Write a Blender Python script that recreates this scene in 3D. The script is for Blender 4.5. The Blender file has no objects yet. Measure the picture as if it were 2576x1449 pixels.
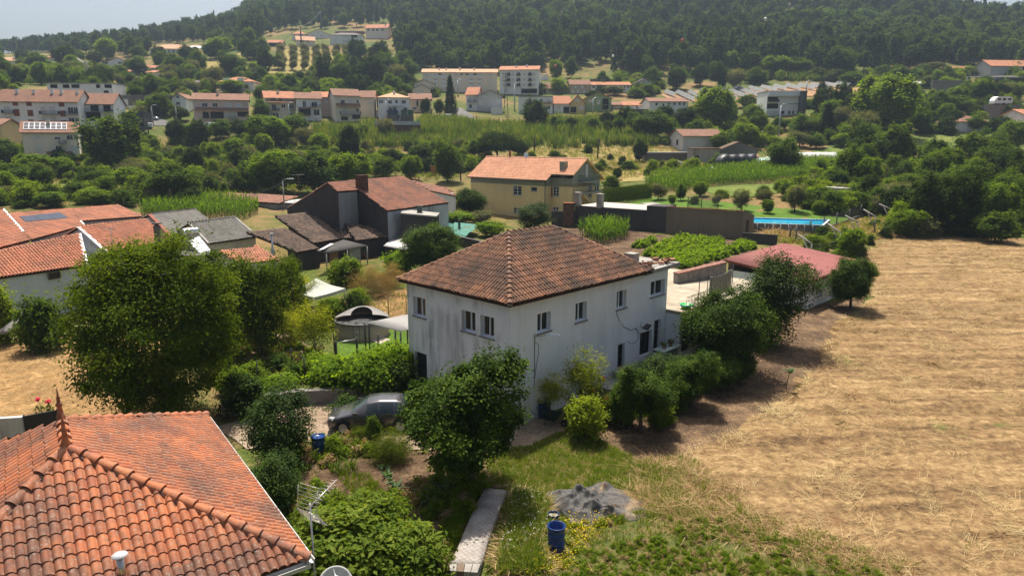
import bpy,bmesh,math,random
import numpy as np
from math import radians,sin,cos,pi,tan,atan2,sqrt
from mathutils import Vector,Matrix,Euler
from mathutils.geometry import delaunay_2d_cdt
SC = bpy.context.scene
COL = SC.collection
rnd = random.Random(11)
# ------------------------------------------------------------------ camera, light, exposure
PITCH = radians(12.1); CAMH = 13.2
cam_d = bpy.data.cameras.new('camera'); cam = bpy.data.objects.new('camera',cam_d); COL.objects.link(cam)
cam.location = (0,0,CAMH); cam.rotation_euler = (pi/2-PITCH,0,0)
cam_d.sensor_width = 36; cam_d.lens = 24; cam_d.clip_start = .1; cam_d.clip_end = 6000
SC.camera = cam
SUN_EL,SUN_AZ = radians(65),radians(-7)       # azimuth from +Y towards +X
world = bpy.data.worlds.new('World'); SC.world = world; world.use_nodes = True
wn = world.node_tree.nodes; wl = world.node_tree.links
sky = wn.new('ShaderNodeTexSky'); sky.sky_type = 'NISHITA'; sky.sun_disc = False
sky.sun_elevation = SUN_EL; sky.sun_rotation = SUN_AZ; sky.altitude = 300; sky.air_density = 1.0; sky.dust_density = 8
wl.new(sky.outputs[0],wn['Background'].inputs[0]); wn['Background'].inputs[1].default_value = .076
sun_d = bpy.data.lights.new('sun','SUN'); sun_d.energy = 5.0; sun_d.angle = radians(.53); sun_d.color = (1,.93,.82)
sun = bpy.data.objects.new('sun',sun_d); COL.objects.link(sun)
SV = Vector((sin(SUN_AZ)*cos(SUN_EL),cos(SUN_AZ)*cos(SUN_EL),sin(SUN_EL)))
sun.rotation_euler = SV.to_track_quat('Z','Y').to_euler(); sun.location = SV*200
vs = SC.view_settings; vs.view_transform = 'Standard'; vs.look = 'None'; vs.gamma = 1; vs.use_curve_mapping = False
vs.exposure = .72
SC.render.engine = 'CYCLES'
cy = SC.cycles; cy.max_bounces = 6; cy.diffuse_bounces = 3; cy.glossy_bounces = 3; cy.transmission_bounces = 4; cy.volume_bounces = 0
cy.transparent_max_bounces = 8; cy.use_adaptive_sampling = True; cy.adaptive_threshold = .015
# ------------------------------------------------------------------ where a sight line meets the land (survey of the photograph)
FPX = 1717.
CT,ST = cos(PITCH),sin(PITCH)
def ray(u,v):
 a = (u-1288)/FPX; b = (724.5-v)/FPX
 dy = CT+b*ST
 return a/dy,(b*CT-ST)/dy
def at(u,v,Y):
 kx,kz = ray(u,v); return Vector((kx*Y,Y,CAMH+kz*Y))
def onz(u,v,z):
 kx,kz = ray(u,v); Y = (z-CAMH)/kz; return Vector((kx*Y,Y,z))
def zz(rx,ry,s=2.576):
 return lambda x,y: ((rx+x/s)/1.5373,(ry+y/s)/1.5373)
A0,A1,A2,A3 = zz(0,0),zz(990,0),zz(1980,0),zz(2960,0)
B0,B1,B2,B3 = zz(0,550),zz(990,550),zz(1980,550),zz(2960,550)
C0,C1,C2,C3 = zz(0,1100),zz(990,1100),zz(1980,1100),zz(2960,1100)
D0,D1,D2,D3 = zz(0,1660,2.556),zz(990,1660,2.556),zz(1980,1660,2.556),zz(2960,1660,2.556)
# land profile: for each bearing, (picture row, distance) of the ground; near land given as heights
def prof(u,near,far,tail):
 kx = (u-1288)/FPX/CT
 pts = [(0,0)]+near+[(Y,at(u,v,Y).z) for v,Y in far]+tail
 return kx,pts
PROFS = [
 prof(-700,[(40,0),(75,.4)],[(480,120),(410,165),(330,185),(225,225),(190,300),(172,380),(150,600)],[(900,60),(1100,40)]),
 prof(0,[(40,0),(75,.4)],[(480,120),(410,165),(330,185),(225,225),(190,300),(170,380),(141,600)],[(900,70),(1100,40)]),
 prof(400,[(45,0),(78,1.0)],[(480,125),(400,175),(320,205),(250,235),(190,320),(132,430),(104,650)],[(900,80),(1100,50)]),
 prof(600,[(50,0),(80,1.2)],[(475,132),(395,178),(315,210),(250,250),(195,320),(120,420),(64,640)],[(950,130),(1100,90)]),
 prof(700,[(50,0),(80,1.2)],[(475,135),(392,180),(312,212),(250,255),(195,320),(120,410),(26,640)],[(950,180),(1100,120)]),
 prof(800,[(52,0),(88,1.6)],[(470,140),(390,180),(310,215),(250,260),(200,320),(120,410),(60,520),(0,640)],[(850,190),(1100,190)]),
 prof(1288,[(50,0),(90,.9)],[(545,112),(450,150),(380,190),(310,230),(240,300),(190,345),(100,440),(0,600)],[(850,200),(1100,210)]),
 prof(1800,[(34,.25),(40,.7),(60,1.2)],[(640,73),(560,95),(520,105),(450,135),(400,180),(330,220),(250,285),(200,330),(100,430),(0,560)],[(850,190),(1100,200)]),
 prof(2200,[(40,.4),(60,.8)],[(600,85),(480,120),(400,170),(350,200),(270,240),(210,300),(100,420),(20,530)],[(800,160),(1100,130)]),
 prof(2576,[(30,.2),(55,.7)],[(600,85),(470,125),(380,180),(330,205),(260,245),(200,310),(120,410),(75,500)],[(700,95),(1100,60)]),
 prof(3300,[(30,.2),(55,.7)],[(600,85),(470,125),(380,180),(330,205),(260,245),(200,310),(130,410),(110,500)],[(700,70),(1100,40)]),
]
GY = np.concatenate([np.arange(0,120,2.5),np.arange(120,400,5),np.arange(400,1101,20)])
GK = np.linspace(-1.6,1.6,97)
_pk = np.array([p[0] for p in PROFS])
_pz = np.array([np.interp(GY,[q[0] for q in p[1]],[q[1] for q in p[1]]) for p in PROFS])
GZ = np.array([np.interp(GK,_pk,_pz[:,j]) for j in range(len(GY))])     # rows Y, cols K
for _ in range(3):
 t = np.pad(GZ,1,mode='edge')
 GZ = .5*GZ+.125*(t[:-2,1:-1]+t[2:,1:-1]+t[1:-1,:-2]+t[1:-1,2:])
def terr_np(x,y):
 x = np.asarray(x,float); y = np.asarray(y,float)
 k = np.clip(x/np.maximum(y,40),-1.599,1.599); yy = np.clip(y,0,1099)
 i = np.clip(np.searchsorted(GY,yy,side='right')-1,0,len(GY)-2)
 fy = (yy-GY[i])/(GY[i+1]-GY[i])
 kk = (k+1.6)/3.2*96; j = np.clip(kk.astype(int),0,95); fk = kk-j
 return (GZ[i,j]*(1-fy)*(1-fk)+GZ[i+1,j]*fy*(1-fk)+GZ[i,j+1]*(1-fy)*fk+GZ[i+1,j+1]*fy*fk)
def terr(x,y): return float(terr_np(x,y))
_RY = np.concatenate([np.arange(12,130,.25),np.arange(130,420,1.),np.arange(420,1050,4.)])
def G(u,v):
 kx,kz = ray(u,v)
 z = CAMH+kz*_RY; d = z-terr_np(kx*_RY,_RY)
 n = np.nonzero(d <= 0)[0]
 if len(n) == 0: Y = 700.
 elif n[0] == 0: Y = _RY[0]
 else:
  a = n[0]; Y = _RY[a-1]+(_RY[a]-_RY[a-1])*d[a-1]/(d[a-1]-d[a])
 return Vector((kx*Y,Y,terr(kx*Y,Y)))
# ------------------------------------------------------------------ tagging and object helpers
def tag(o,label=None,cat=None,group=None,kind=None):
 if label: o['label'] = label
 if cat: o['category'] = cat
 if group: o['group'] = group
 if kind: o['kind'] = kind
 return o
def link(name,data,parent=None,loc=None,rot=None,sc=None):
 o = bpy.data.objects.new(name,data); COL.objects.link(o)
 if parent is not None: o.parent = parent
 if loc is not None: o.location = loc
 if rot is not None: o.rotation_euler = rot if not isinstance(rot,(int,float)) else (0,0,rot)
 if sc is not None: o.scale = (sc,sc,sc) if isinstance(sc,(int,float)) else sc
 return o
def thing(name,label,cat,loc=(0,0,0),rz=0,group=None):
 o = link(name,None,None,loc,rz); o.empty_display_size = .2
 return tag(o,label,cat,group)
def kids(o): return [c for c in COL.objects if c.parent == o]
def copy_tree(src,parts):
 r = src.copy(); COL.objects.link(r)
 for p,subs in parts:
  c = p.copy(); COL.objects.link(c); c.parent = r
  for s in subs:
   d = s.copy(); COL.objects.link(d); d.parent = c
 return r
class MB:
 def __init__(s): s.v = []; s.f = []; s.m = []; s.sm = []
 def quad(s,*p,m=0):
  i = len(s.v); s.v += [tuple(q) for q in p]; s.f.append(tuple(range(i,i+len(p)))); s.m.append(m); s.sm.append(False); return s
 def box(s,x0,y0,z0,x1,y1,z1,m=0,M=None):
  i = len(s.v)
  P = [(x0,y0,z0),(x1,y0,z0),(x1,y1,z0),(x0,y1,z0),(x0,y0,z1),(x1,y0,z1),(x1,y1,z1),(x0,y1,z1)]
  if M is not None: P = [tuple(M @ Vector(q)) for q in P]
  s.v += P
  for f in ((0,3,2,1),(4,5,6,7),(0,1,5,4),(1,2,6,5),(2,3,7,6),(3,0,4,7)):
   s.f.append(tuple(i+k for k in f)); s.m.append(m); s.sm.append(False)
  return s
 def cbox(s,c,d,m=0,rz=0):
  M = Matrix.Translation(c) @ Matrix.Rotation(rz,4,'Z')
  return s.box(-d[0]/2,-d[1]/2,-d[2]/2,d[0]/2,d[1]/2,d[2]/2,m,M)
 def tube(s,pts,r,n=6,m=0,caps=True,smooth=True):
  pts = [Vector(p) for p in pts]; rs = r if isinstance(r,(list,tuple)) else [r]*len(pts)
  i0 = len(s.v)
  for k,p in enumerate(pts):
   d = (pts[min(k+1,len(pts)-1)]-pts[max(k-1,0)])
   if d.length < 1e-9: d = Vector((0,0,1))
   d.normalize(); a = d.orthogonal().normalized() if abs(d.z) < .99 else Vector((1,0,0));
   a = (a-d*a.dot(d)).normalized(); b = d.cross(a)
   for j in range(n):
    t = 2*pi*j/n; s.v.append(tuple(p+(a*cos(t)+b*sin(t))*rs[k]))
  for k in range(len(pts)-1):
   for j in range(n):
    s.f.append((i0+k*n+j,i0+k*n+(j+1) % n,i0+(k+1)*n+(j+1) % n,i0+(k+1)*n+j)); s.m.append(m); s.sm.append(smooth)
  if caps:
   s.f.append(tuple(i0+j for j in reversed(range(n)))); s.m.append(m); s.sm.append(False)
   s.f.append(tuple(i0+(len(pts)-1)*n+j for j in range(n))); s.m.append(m); s.sm.append(False)
  return s
 def lathe(s,prof,n=20,c=(0,0,0),m=0,smooth=True,close=False):
  i0 = len(s.v)
  for r,z in prof:
   for j in range(n):
    t = 2*pi*j/n; s.v.append((c[0]+r*cos(t),c[1]+r*sin(t),c[2]+z))
  for k in range(len(prof)-1):
   for j in range(n):
    s.f.append((i0+k*n+j,i0+k*n+(j+1) % n,i0+(k+1)*n+(j+1) % n,i0+(k+1)*n+j)); s.m.append(m); s.sm.append(smooth)
  return s
 def prism(s,poly,z0,z1,m=0):
  n = len(poly); i = len(s.v)
  s.v += [(p[0],p[1],z0) for p in poly]+[(p[0],p[1],z1) for p in poly]
  s.f.append(tuple(i+k for k in reversed(range(n)))); s.f.append(tuple(i+n+k for k in range(n)))
  s.m += [m,m]; s.sm += [False,False]
  for k in range(n):
   s.f.append((i+k,i+(k+1) % n,i+n+(k+1) % n,i+n+k)); s.m.append(m); s.sm.append(False)
  return s
 def slab(s,poly3,t,m=0):
  P = [Vector(p) for p in poly3]; n = len(P); i = len(s.v)
  s.v += [tuple(p) for p in P]+[(p.x,p.y,p.z-t) for p in P]
  s.f.append(tuple(i+k for k in range(n))); s.f.append(tuple(i+n+k for k in reversed(range(n))))
  s.m += [m,m]; s.sm += [False,False]
  for k in range(n):
   s.f.append((i+n+k,i+n+(k+1) % n,i+(k+1) % n,i+k)); s.m.append(m); s.sm.append(False)
  return s
 def mesh(s,name,mats):
  me = bpy.data.meshes.new(name); me.from_pydata(s.v,[],s.f)
  for mt in (mats if isinstance(mats,(list,tuple)) else [mats]): me.materials.append(mt)
  me.polygons.foreach_set('material_index',s.m); me.polygons.foreach_set('use_smooth',s.sm)
  me.update(); return me
 def build(s,name,mats,parent=None,loc=None,rz=None,fix=True):
  me = s.mesh(name,mats)
  if fix:
   bm = bmesh.new(); bm.from_mesh(me); bmesh.ops.recalc_face_normals(bm,faces=bm.faces); bm.to_mesh(me); bm.free()
  return link(name,me,parent,loc,rz)
def np_mesh(name,V,Fc,mats,tint=None,smooth=False):
 me = bpy.data.meshes.new(name); V = np.asarray(V,np.float32); Fc = np.asarray(Fc,np.int32)
 me.vertices.add(len(V)); me.vertices.foreach_set('co',V.ravel())
 k = Fc.shape[1]; me.loops.add(Fc.size); me.loops.foreach_set('vertex_index',Fc.ravel())
 me.polygons.add(len(Fc)); me.polygons.foreach_set('loop_start',np.arange(0,Fc.size,k,dtype=np.int32))
 me.polygons.foreach_set('loop_total',np.full(len(Fc),k,np.int32))
 if smooth: me.polygons.foreach_set('use_smooth',np.ones(len(Fc),bool))
 for mt in (mats if isinstance(mats,(list,tuple)) else [mats]): me.materials.append(mt)
 if tint is not None:
  a = me.attributes.new('tint','FLOAT','POINT'); a.data.foreach_set('value',np.asarray(tint,np.float32))
 me.update(calc_edges=True); return me
# ------------------------------------------------------------------ materials
def srgb(r,g,b):
 f = lambda c: (c/255/12.92 if c/255 <= .04045 else ((c/255+.055)/1.055)**2.4)
 return (f(r),f(g),f(b))
class NT:
 def __init__(s,name):
  s.mat = bpy.data.materials.new(name); s.mat.use_nodes = True; s.t = s.mat.node_tree; s.n = s.t.nodes; s.b = s.n['Principled BSDF']; s.out = s.n['Material Output']
 def new(s,k,**kw):
  n = s.n.new(k)
  for a,b in kw.items(): setattr(n,a,b)
  return n
 def lk(s,a,b): s.t.links.new(a,b)
 def val(s,sock,v):
  if hasattr(v,'is_output') or isinstance(v,bpy.types.NodeSocket): s.lk(v,sock)
  else: sock.default_value = v
 def coord(s,kind='Object',sc=(1,1,1),rot=(0,0,0)):
  c = s.new('ShaderNodeTexCoord'); m = s.new('ShaderNodeMapping'); s.lk(c.outputs[kind],m.inputs[0])
  m.inputs['Scale'].default_value = sc; m.inputs['Rotation'].default_value = rot; return m.outputs[0]
 def noise(s,scale,detail=4,rough=.55,vec=None,dist=0,sc=None,kind='Object',rot=(0,0,0)):
  n = s.new('ShaderNodeTexNoise'); n.inputs['Scale'].default_value = scale; n.inputs['Detail'].default_value = detail
  n.inputs['Roughness'].default_value = rough; n.inputs['Distortion'].default_value = dist
  s.lk(vec if vec is not None else s.coord(kind,sc or (1,1,1),rot),n.inputs['Vector']); return n.outputs['Fac']
 def ramp(s,fac,stops,interp='LINEAR'):
  r = s.new('ShaderNodeValToRGB'); r.color_ramp.interpolation = interp; e = r.color_ramp.elements
  while len(e) < len(stops): e.new(.5)
  for x,(p,c) in zip(e,stops): x.position = p; x.color = (*c[:3],1) if not isinstance(c,(int,float)) else (c,c,c,1)
  s.lk(fac,r.inputs[0]); return r.outputs[0]
 def mix(s,f,a,b,mode='MIX'):
  n = s.new('ShaderNodeMix',data_type='RGBA',blend_type=mode); s.val(n.inputs[0],f)
  for k,v in ((6,a),(7,b)):
   if isinstance(v,(tuple,list)): v = (*v[:3],1)
   s.val(n.inputs[k],v)
  return n.outputs[2]
 def math(s,op,a,b=0.,clamp=False):
  n = s.new('ShaderNodeMath',operation=op,use_clamp=clamp); s.val(n.inputs[0],a); s.val(n.inputs[1],b); return n.outputs[0]
 def bump(s,h,strength=.4,dist=.02):
  n = s.new('ShaderNodeBump'); n.inputs['Strength'].default_value = strength; n.inputs['Distance'].default_value = dist
  s.lk(h,n.inputs['Height']); s.lk(n.outputs[0],s.b.inputs['Normal'])
 def col(s,c):
  s.val(s.b.inputs['Base Color'],(*c[:3],1) if isinstance(c,(tuple,list)) else c); return s
 def rough(s,r): s.val(s.b.inputs['Roughness'],r); return s
 def done(s,spec=.3,metal=0.):
  s.b.inputs['Specular IOR Level'].default_value = spec; s.b.inputs['Metallic'].default_value = metal; return s.mat
def plain(name,c,rough=.6,spec=.3,metal=0.,var=.25,scale=2.0,bump=0.):
 t = NT(name)
 f = t.noise(scale,5,.6)
 t.col(t.ramp(f,[(.25,tuple(x*(1-var) for x in c)),(.75,tuple(min(1,x*(1+var)) for x in c))])).rough(rough)
 if bump: t.bump(t.noise(scale*12,4,.6),bump,.02)
 return t.done(spec,metal)
def leafmat(name,dark,mid,light,rough=.42,transl=.28,spec=.45):
 t = NT(name); dark,mid,light = (tuple(min(.8,x*k) for x,k in zip(q,(1.4,1.32,1.05) if max(light) < .3 else (1,1,1))) for q in (dark,mid,light))
 a = t.new('ShaderNodeAttribute',attribute_name='tint'); o = t.new('ShaderNodeObjectInfo')
 f = t.math('ADD',t.math('MULTIPLY',a.outputs['Fac'],.8),t.math('MULTIPLY',o.outputs['Random'],.2),True)
 c = t.ramp(f,[(.05,dark),(.5,mid),(.95,light)])
 t.col(c).rough(min(.85,rough+.32)); t.done(spec*.1)
 tr = t.new('ShaderNodeBsdfTranslucent'); mx = t.new('ShaderNodeMixShader'); mx.inputs[0].default_value = transl*1.25
 t.lk(t.mix(1.,c,(1.9,1.75,.5),'MULTIPLY'),tr.inputs[0])
 t.lk(t.b.outputs[0],mx.inputs[1]); t.lk(tr.outputs[0],mx.inputs[2]); t.lk(mx.outputs[0],t.out.inputs[0])
 return t.mat
def tilemat(name,cols,dirt,dirt_amt=.5,lichen=.0,liccol=(.35,.33,.28),nsc=1.0):
 t = NT(name)
 a = t.new('ShaderNodeAttribute',attribute_name='tint'); o = t.new('ShaderNodeObjectInfo')
 f = t.math('FRACT',t.math('ADD',a.outputs['Fac'],o.outputs['Random']))
 n = len(cols)
 c = t.ramp(f,[(i/(n-1) if n > 1 else 0,k) for i,k in enumerate(cols)])
 co = t.new('ShaderNodeTexCoord')
 gm = t.new('ShaderNodeNewGeometry')
 w = t.noise(.55*nsc,6,.65,vec=gm.outputs['Position'])
 c = t.mix(t.math('MULTIPLY',t.ramp(w,[(.42,0),(.62,1)]),dirt_amt),c,dirt)
 w2 = t.noise(5*nsc,5,.7,vec=gm.outputs['Position'])
 c = t.mix(t.math('MULTIPLY',t.ramp(w2,[(.5,0),(.68,1)]),dirt_amt*.8),c,dirt)
 if lichen:
  w3 = t.noise(14*nsc,4,.7,vec=gm.outputs['Position'])
  c = t.mix(t.math('MULTIPLY',t.ramp(w3,[(.56,0),(.64,1)]),lichen),c,liccol)
 t.col(c).rough(.75); t.bump(t.noise(40,3,.6),.2,.01)
 return t.done(.25)
def wallmat(name,c,stain=(.1,.1,.11),amt=.35,fine=.12,sc=1.0,streak=.5):
 t = NT(name)
 gm = t.new('ShaderNodeNewGeometry')
 mp = t.new('ShaderNodeMapping'); t.lk(gm.outputs['Position'],mp.inputs[0]); mp.inputs['Scale'].default_value = (1.7*sc,1.7*sc,.17*sc)
 s1 = t.noise(1,8,.72,vec=mp.outputs[0]); s2 = t.noise(.5*sc,4,.6,vec=gm.outputs['Position']); s3 = t.noise(9*sc,5,.65,vec=gm.outputs['Position'])
 m = t.math('MULTIPLY',t.ramp(s1,[(.44,0),(.68,1)]),t.ramp(s2,[(.38,.05),(.56,1)]))
 base = t.ramp(s3,[(.3,tuple(x*(1-fine) for x in c)),(.7,c)])
 col = t.mix(t.math('MULTIPLY',m,streak),base,stain)
 col = t.mix(t.math('MULTIPLY',t.ramp(s2,[(.5,0),(.75,1)]),amt),col,tuple(x*.6+y*.4 for x,y in zip(c,stain)))
 t.col(col).rough(.85); t.bump(s3,.15,.02)
 return t.done(.2)
M = {}
M['frame_white'] = plain('white_frame',(.72,.74,.76),.4,.4,var=.08)
M['glass'] = NT('window_glass').col((.022,.026,.03)).rough(.06).done(.6)
M['glass_warm'] = NT('window_glass_curtained').col((.055,.042,.03)).rough(.1).done(.6)
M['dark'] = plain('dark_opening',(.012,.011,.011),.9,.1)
M['shutter'] = plain('roller_shutter',(.62,.61,.58),.6,.3,var=.1)
M['concrete'] = plain('concrete',(.30,.285,.26),.9,.2,var=.3,scale=1.2,bump=.3)
M['concrete_dark'] = plain('weathered_concrete',(.12,.115,.11),.92,.15,var=.45,scale=.8,bump=.3)
M['stone'] = plain('granite',(.2,.185,.165),.9,.2,var=.4,scale=3,bump=.4)
M['wood'] = plain('weathered_wood',(.16,.115,.08),.85,.2,var=.35,scale=4)
M['wood_dark'] = plain('dark_wood',(.05,.035,.027),.8,.2,var=.35,scale=4)
M['bark'] = plain('bark',(.085,.065,.05),.9,.15,var=.4,scale=5,bump=.5)
M['metal'] = plain('galvanised_metal',(.42,.43,.44),.4,.5,.6,var=.15)
M['metal_dark'] = plain('dark_metal',(.05,.052,.055),.5,.4,.3,var=.2)
M['rust'] = plain('rusty_metal',(.13,.06,.04),.8,.2,.2,var=.4,scale=6)
M['iron'] = plain('painted_iron',(.03,.03,.032),.55,.4,var=.2)
M['asphalt'] = plain('asphalt',(.13,.125,.12),.9,.2,var=.2,scale=.6)
M['pv'] = NT('solar_cells').col((.018,.02,.035)).rough(.15).done(.5)
M['pv_blue'] = NT('solar_cells_far').col((.12,.14,.17)).rough(.25).done(.5)
M['white'] = plain('white_paint',(.76,.77,.77),.6,.3,var=.06)
M['offwhite'] = wallmat('offwhite_plaster',(.68,.66,.6),amt=.25)
M['redbrown'] = plain('red_brown_paint',(.22,.06,.035),.7,.2,var=.2)
M['water'] = NT('pool_water').col((.02,.22,.36)).rough(.04).done(.5)
# ------------------------------------------------------------------ foliage meshes
def crown(name,mats,R,nclump,nleaf,leaf,seed,cr=.25,shape='round',outer=.55,droop=.0,up=.85,lobes=.22,flat=.8,fold=.25):
 g = np.random.default_rng(seed); N = nclump*nleaf
 d = g.normal(size=(nclump,3)); d /= np.linalg.norm(d,axis=1)[:,None]
 rad = outer+(1-outer)*g.random(nclump)**.6
 ph = g.random((5,3))*6.28; dirs = g.normal(size=(5,3))*2.2
 lob = sum(np.sin(d @ dirs[i]+ph[i,0]) for i in range(5))/5*lobes*2
 rad = rad*(1+lob)
 c = d*rad[:,None]
 if shape == 'cone':
  h = g.random(nclump)**1.25; a = g.random(nclump)*6.28; r = (1-h)**.8*(.55+.45*g.random(nclump))*(1+.25*np.sin(a*3+ph[0,0])); c = np.stack([r*np.cos(a),r*np.sin(a),h*2-1],1)
 elif shape == 'column':
  h = g.random(nclump); a = g.random(nclump)*6.28; r = np.minimum(1,(1-h)*3)**.5*np.minimum(1,h*4+.4)*(.6+.4*g.random(nclump)); c = np.stack([r*np.cos(a),r*np.sin(a),h*2-1],1)
 elif shape == 'dome':
  c[:,2] = np.abs(c[:,2])*2-1
 elif shape == 'umbrella':
  c[:,2] = np.where(c[:,2] < 0,c[:,2]*.35,c[:,2])
 ctint = g.random(nclump)
 ci = np.repeat(np.arange(nclump),nleaf)
 off = g.normal(size=(N,3))*cr*(.55+.9*np.repeat(g.random(nclump),nleaf))[:,None]; off[:,2] *= flat
 p = c[ci]+off
 out = p/np.maximum(np.linalg.norm(p,axis=1)[:,None],.05)
 ex = np.percentile(np.linalg.norm(p[:,:2],axis=1),98); zl,zh = np.percentile(p[:,2],1),np.percentile(p[:,2],99)
 p[:,:2] /= ex; p[:,2] = (p[:,2]-zl)/(zh-zl)*2-1
 p = p*np.array(R); p[:,2] += R[2]
 n = out*.55+np.array([0,0,up])+g.normal(size=(N,3))*.55; n /= np.linalg.norm(n,axis=1)[:,None]
 a = g.normal(size=(N,3))+out*.5; a[:,2] -= droop*2; a -= n*np.sum(a*n,1)[:,None]; a /= np.maximum(np.linalg.norm(a,axis=1)[:,None],1e-6)
 b = np.cross(n,a)
 s = (.65+.7*g.random(N))[:,None]; L = leaf[0]*s; W = leaf[1]*s
 V = np.empty((N,4,3)); V[:,0] = p-a*L/2; V[:,1] = p+b*W/2+n*W*fold; V[:,2] = p+a*L/2-n*L*.12; V[:,3] = p-b*W/2+n*W*fold
 F = (np.arange(N)*4)[:,None]+np.array([[0,1,2,0,2,3]])
 tint = np.repeat(np.clip(.6*ctint[ci]+.4*g.random(N),0,1),4)
 return np_mesh(name,V.reshape(-1,3),F.reshape(-1,3),mats,tint)
def trunkmesh(name,h,r,seed,nl=5,spread=.5,lean=.05,lh=.75,mat=None,multi=1):
 g = random.Random(seed); m = MB()
 for q in range(multi):
  ox,oy = (g.uniform(-.5,.5)*(multi > 1)*r*5 for _ in range(2))
  pts = [Vector((0,0,-.3))]; x = y = 0
  for k in range(1,6):
   x += g.uniform(-1,1)*lean*h/3+ox/5; y += g.uniform(-1,1)*lean*h/3+oy/5; pts.append(Vector((x,y,h*k/5)))
  rr = [r*1.25]+[r*(1-.16*k) for k in range(1,6)]
  m.tube(pts,rr,7)
  for k in range(nl):
   i = g.randint(2,5); p = pts[i]; a = g.uniform(0,6.28); L = h*lh*g.uniform(.5,1)
   q1 = p+Vector((cos(a)*L*spread*.5,sin(a)*L*spread*.5,L*.45)); q2 = p+Vector((cos(a)*L*spread,sin(a)*L*spread,L))
   m.tube([p,q1,q2],[rr[i]*.7,rr[i]*.45,rr[i]*.15],5)
 return m.mesh(name,mat or M['bark'])
LM = {}
LM['citrus'] = leafmat('orange_tree_leaves',(.011,.027,.006),(.027,.057,.008),(.08,.135,.017),.30,.18,.6)
LM['walnut'] = leafmat('walnut_leaves',(.020,.040,.005),(.042,.076,.008),(.10,.145,.014),.38,.3,.5)
LM['lime'] = leafmat('bright_leaves',(.045,.085,.010),(.085,.14,.016),(.15,.19,.028),.45,.35)
LM['mid'] = leafmat('broad_leaves',(.022,.046,.010),(.045,.085,.015),(.085,.13,.024),.42,.28)
LM['dark'] = leafmat('dark_leaves',(.012,.026,.008),(.024,.047,.012),(.048,.08,.018),.45,.2)
LM['olive'] = leafmat('olive_leaves',(.05,.062,.036),(.085,.10,.06),(.14,.15,.095),.5,.2)
LM['conif'] = leafmat('conifer_needles',(.010,.022,.010),(.018,.036,.015),(.035,.055,.022),.6,.12)
LM['yell'] = leafmat('yellow_green_leaves',(.08,.12,.012),(.13,.18,.02),(.19,.235,.03),.45,.35)
LM['dry'] = leafmat('dry_leaves',(.16,.11,.06),(.26,.185,.10),(.38,.29,.17),.8,.2,.2)
LM['forest'] = leafmat('wood_leaves',(.016,.034,.012),(.035,.064,.020),(.075,.11,.028),.55,.2,.3)
LM['forest2'] = leafmat('wood_leaves_blue',(.016,.034,.017),(.034,.060,.026),(.065,.10,.038),.6,.15,.3)
LM['maize'] = leafmat('maize_leaves',(.03,.075,.010),(.06,.13,.016),(.13,.20,.03),.4,.35)
LM['grass'] = leafmat('grass_blades',(.045,.085,.010),(.085,.14,.018),(.15,.18,.035),.6,.3,.25)
LM['straw'] = leafmat('straw_blades',(.14,.086,.040),(.345,.23,.108),(.60,.45,.24),.8,.1,.2)
LM['kale'] = leafmat('kale_leaves',(.04,.085,.05),(.07,.13,.08),(.13,.19,.13),.45,.25)
# ------------------------------------------------------------------ the land sheet
def sheet(name,xs,ys_of,mat): pass
def build_terrain():
 Ys = np.concatenate([np.arange(-80,12,8),np.arange(12,130,1.2),np.arange(130,420,4),np.arange(420,1101,20)])
 Ks = np.linspace(-1.58,1.58,240)
 Y,K = np.meshgrid(Ys,Ks,indexing='ij'); X = K*np.maximum(Y,40)
 Z = terr_np(X,Y)
 g = np.random.default_rng(3)
 Z = Z-.03+np.where(Y > 60,g.normal(size=Z.shape)*.05,0)
 nr,nc = Y.shape; idx = np.arange(nr*nc).reshape(nr,nc)
 F = np.stack([idx[:-1,:-1],idx[:-1,1:],idx[1:,1:],idx[1:,:-1]],-1).reshape(-1,4)
 t = NT('land'); gm = t.new('ShaderNodeNewGeometry'); P = gm.outputs['Position']
 a = t.noise(.035,6,.6,vec=P); b = t.noise(.4,5,.65,vec=P); c = t.noise(3.5,5,.7,vec=P)
 g1 = t.ramp(c,[(.3,(.04,.06,.012)),(.55,(.085,.11,.022)),(.8,(.15,.16,.045))])
 g2 = t.ramp(c,[(.3,(.13,.08,.035)),(.7,(.30,.20,.09))])
 f = t.math('ADD',t.math('MULTIPLY',a,.65),t.math('MULTIPLY',b,.35))
 col = t.mix(t.ramp(f,[(.46,0),(.58,1)]),g1,g2)
 t.col(col).rough(.95); t.bump(c,.8,.15); m = t.done(.1)
 me = np_mesh('ground',np.stack([X,Y,Z],-1).reshape(-1,3),F,m,smooth=True)
 tag(link('ground',me),kind='structure')
build_terrain()
def inside(poly,x,y):
 x = np.asarray(x); y = np.asarray(y); r = np.zeros(x.shape,bool); n = len(poly); j = n-1
 for i in range(n):
  xi,yi = poly[i][0],poly[i][1]; xj,yj = poly[j][0],poly[j][1]
  c = ((yi > y) != (yj > y)) & (x < (xj-xi)*(y-yi)/((yj-yi) or 1e-9)+xi); r ^= c; j = i
 return r
def vnoise(x,y,lx,ly,rot,seed):
 g = np.random.default_rng(seed); T = g.random((64,64)); c,s_ = cos(rot),sin(rot); a = (x*c+y*s_)/lx+100; b = (-x*s_+y*c)/ly+100
 i = np.floor(a).astype(int); j = np.floor(b).astype(int); f = a-i; h = b-j; f = f*f*(3-2*f); h = h*h*(3-2*h); t = lambda p,q: T[p % 64,q % 64]
 return t(i,j)*(1-f)*(1-h)+t(i+1,j)*f*(1-h)+t(i,j+1)*(1-f)*h+t(i+1,j+1)*f*h
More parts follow.
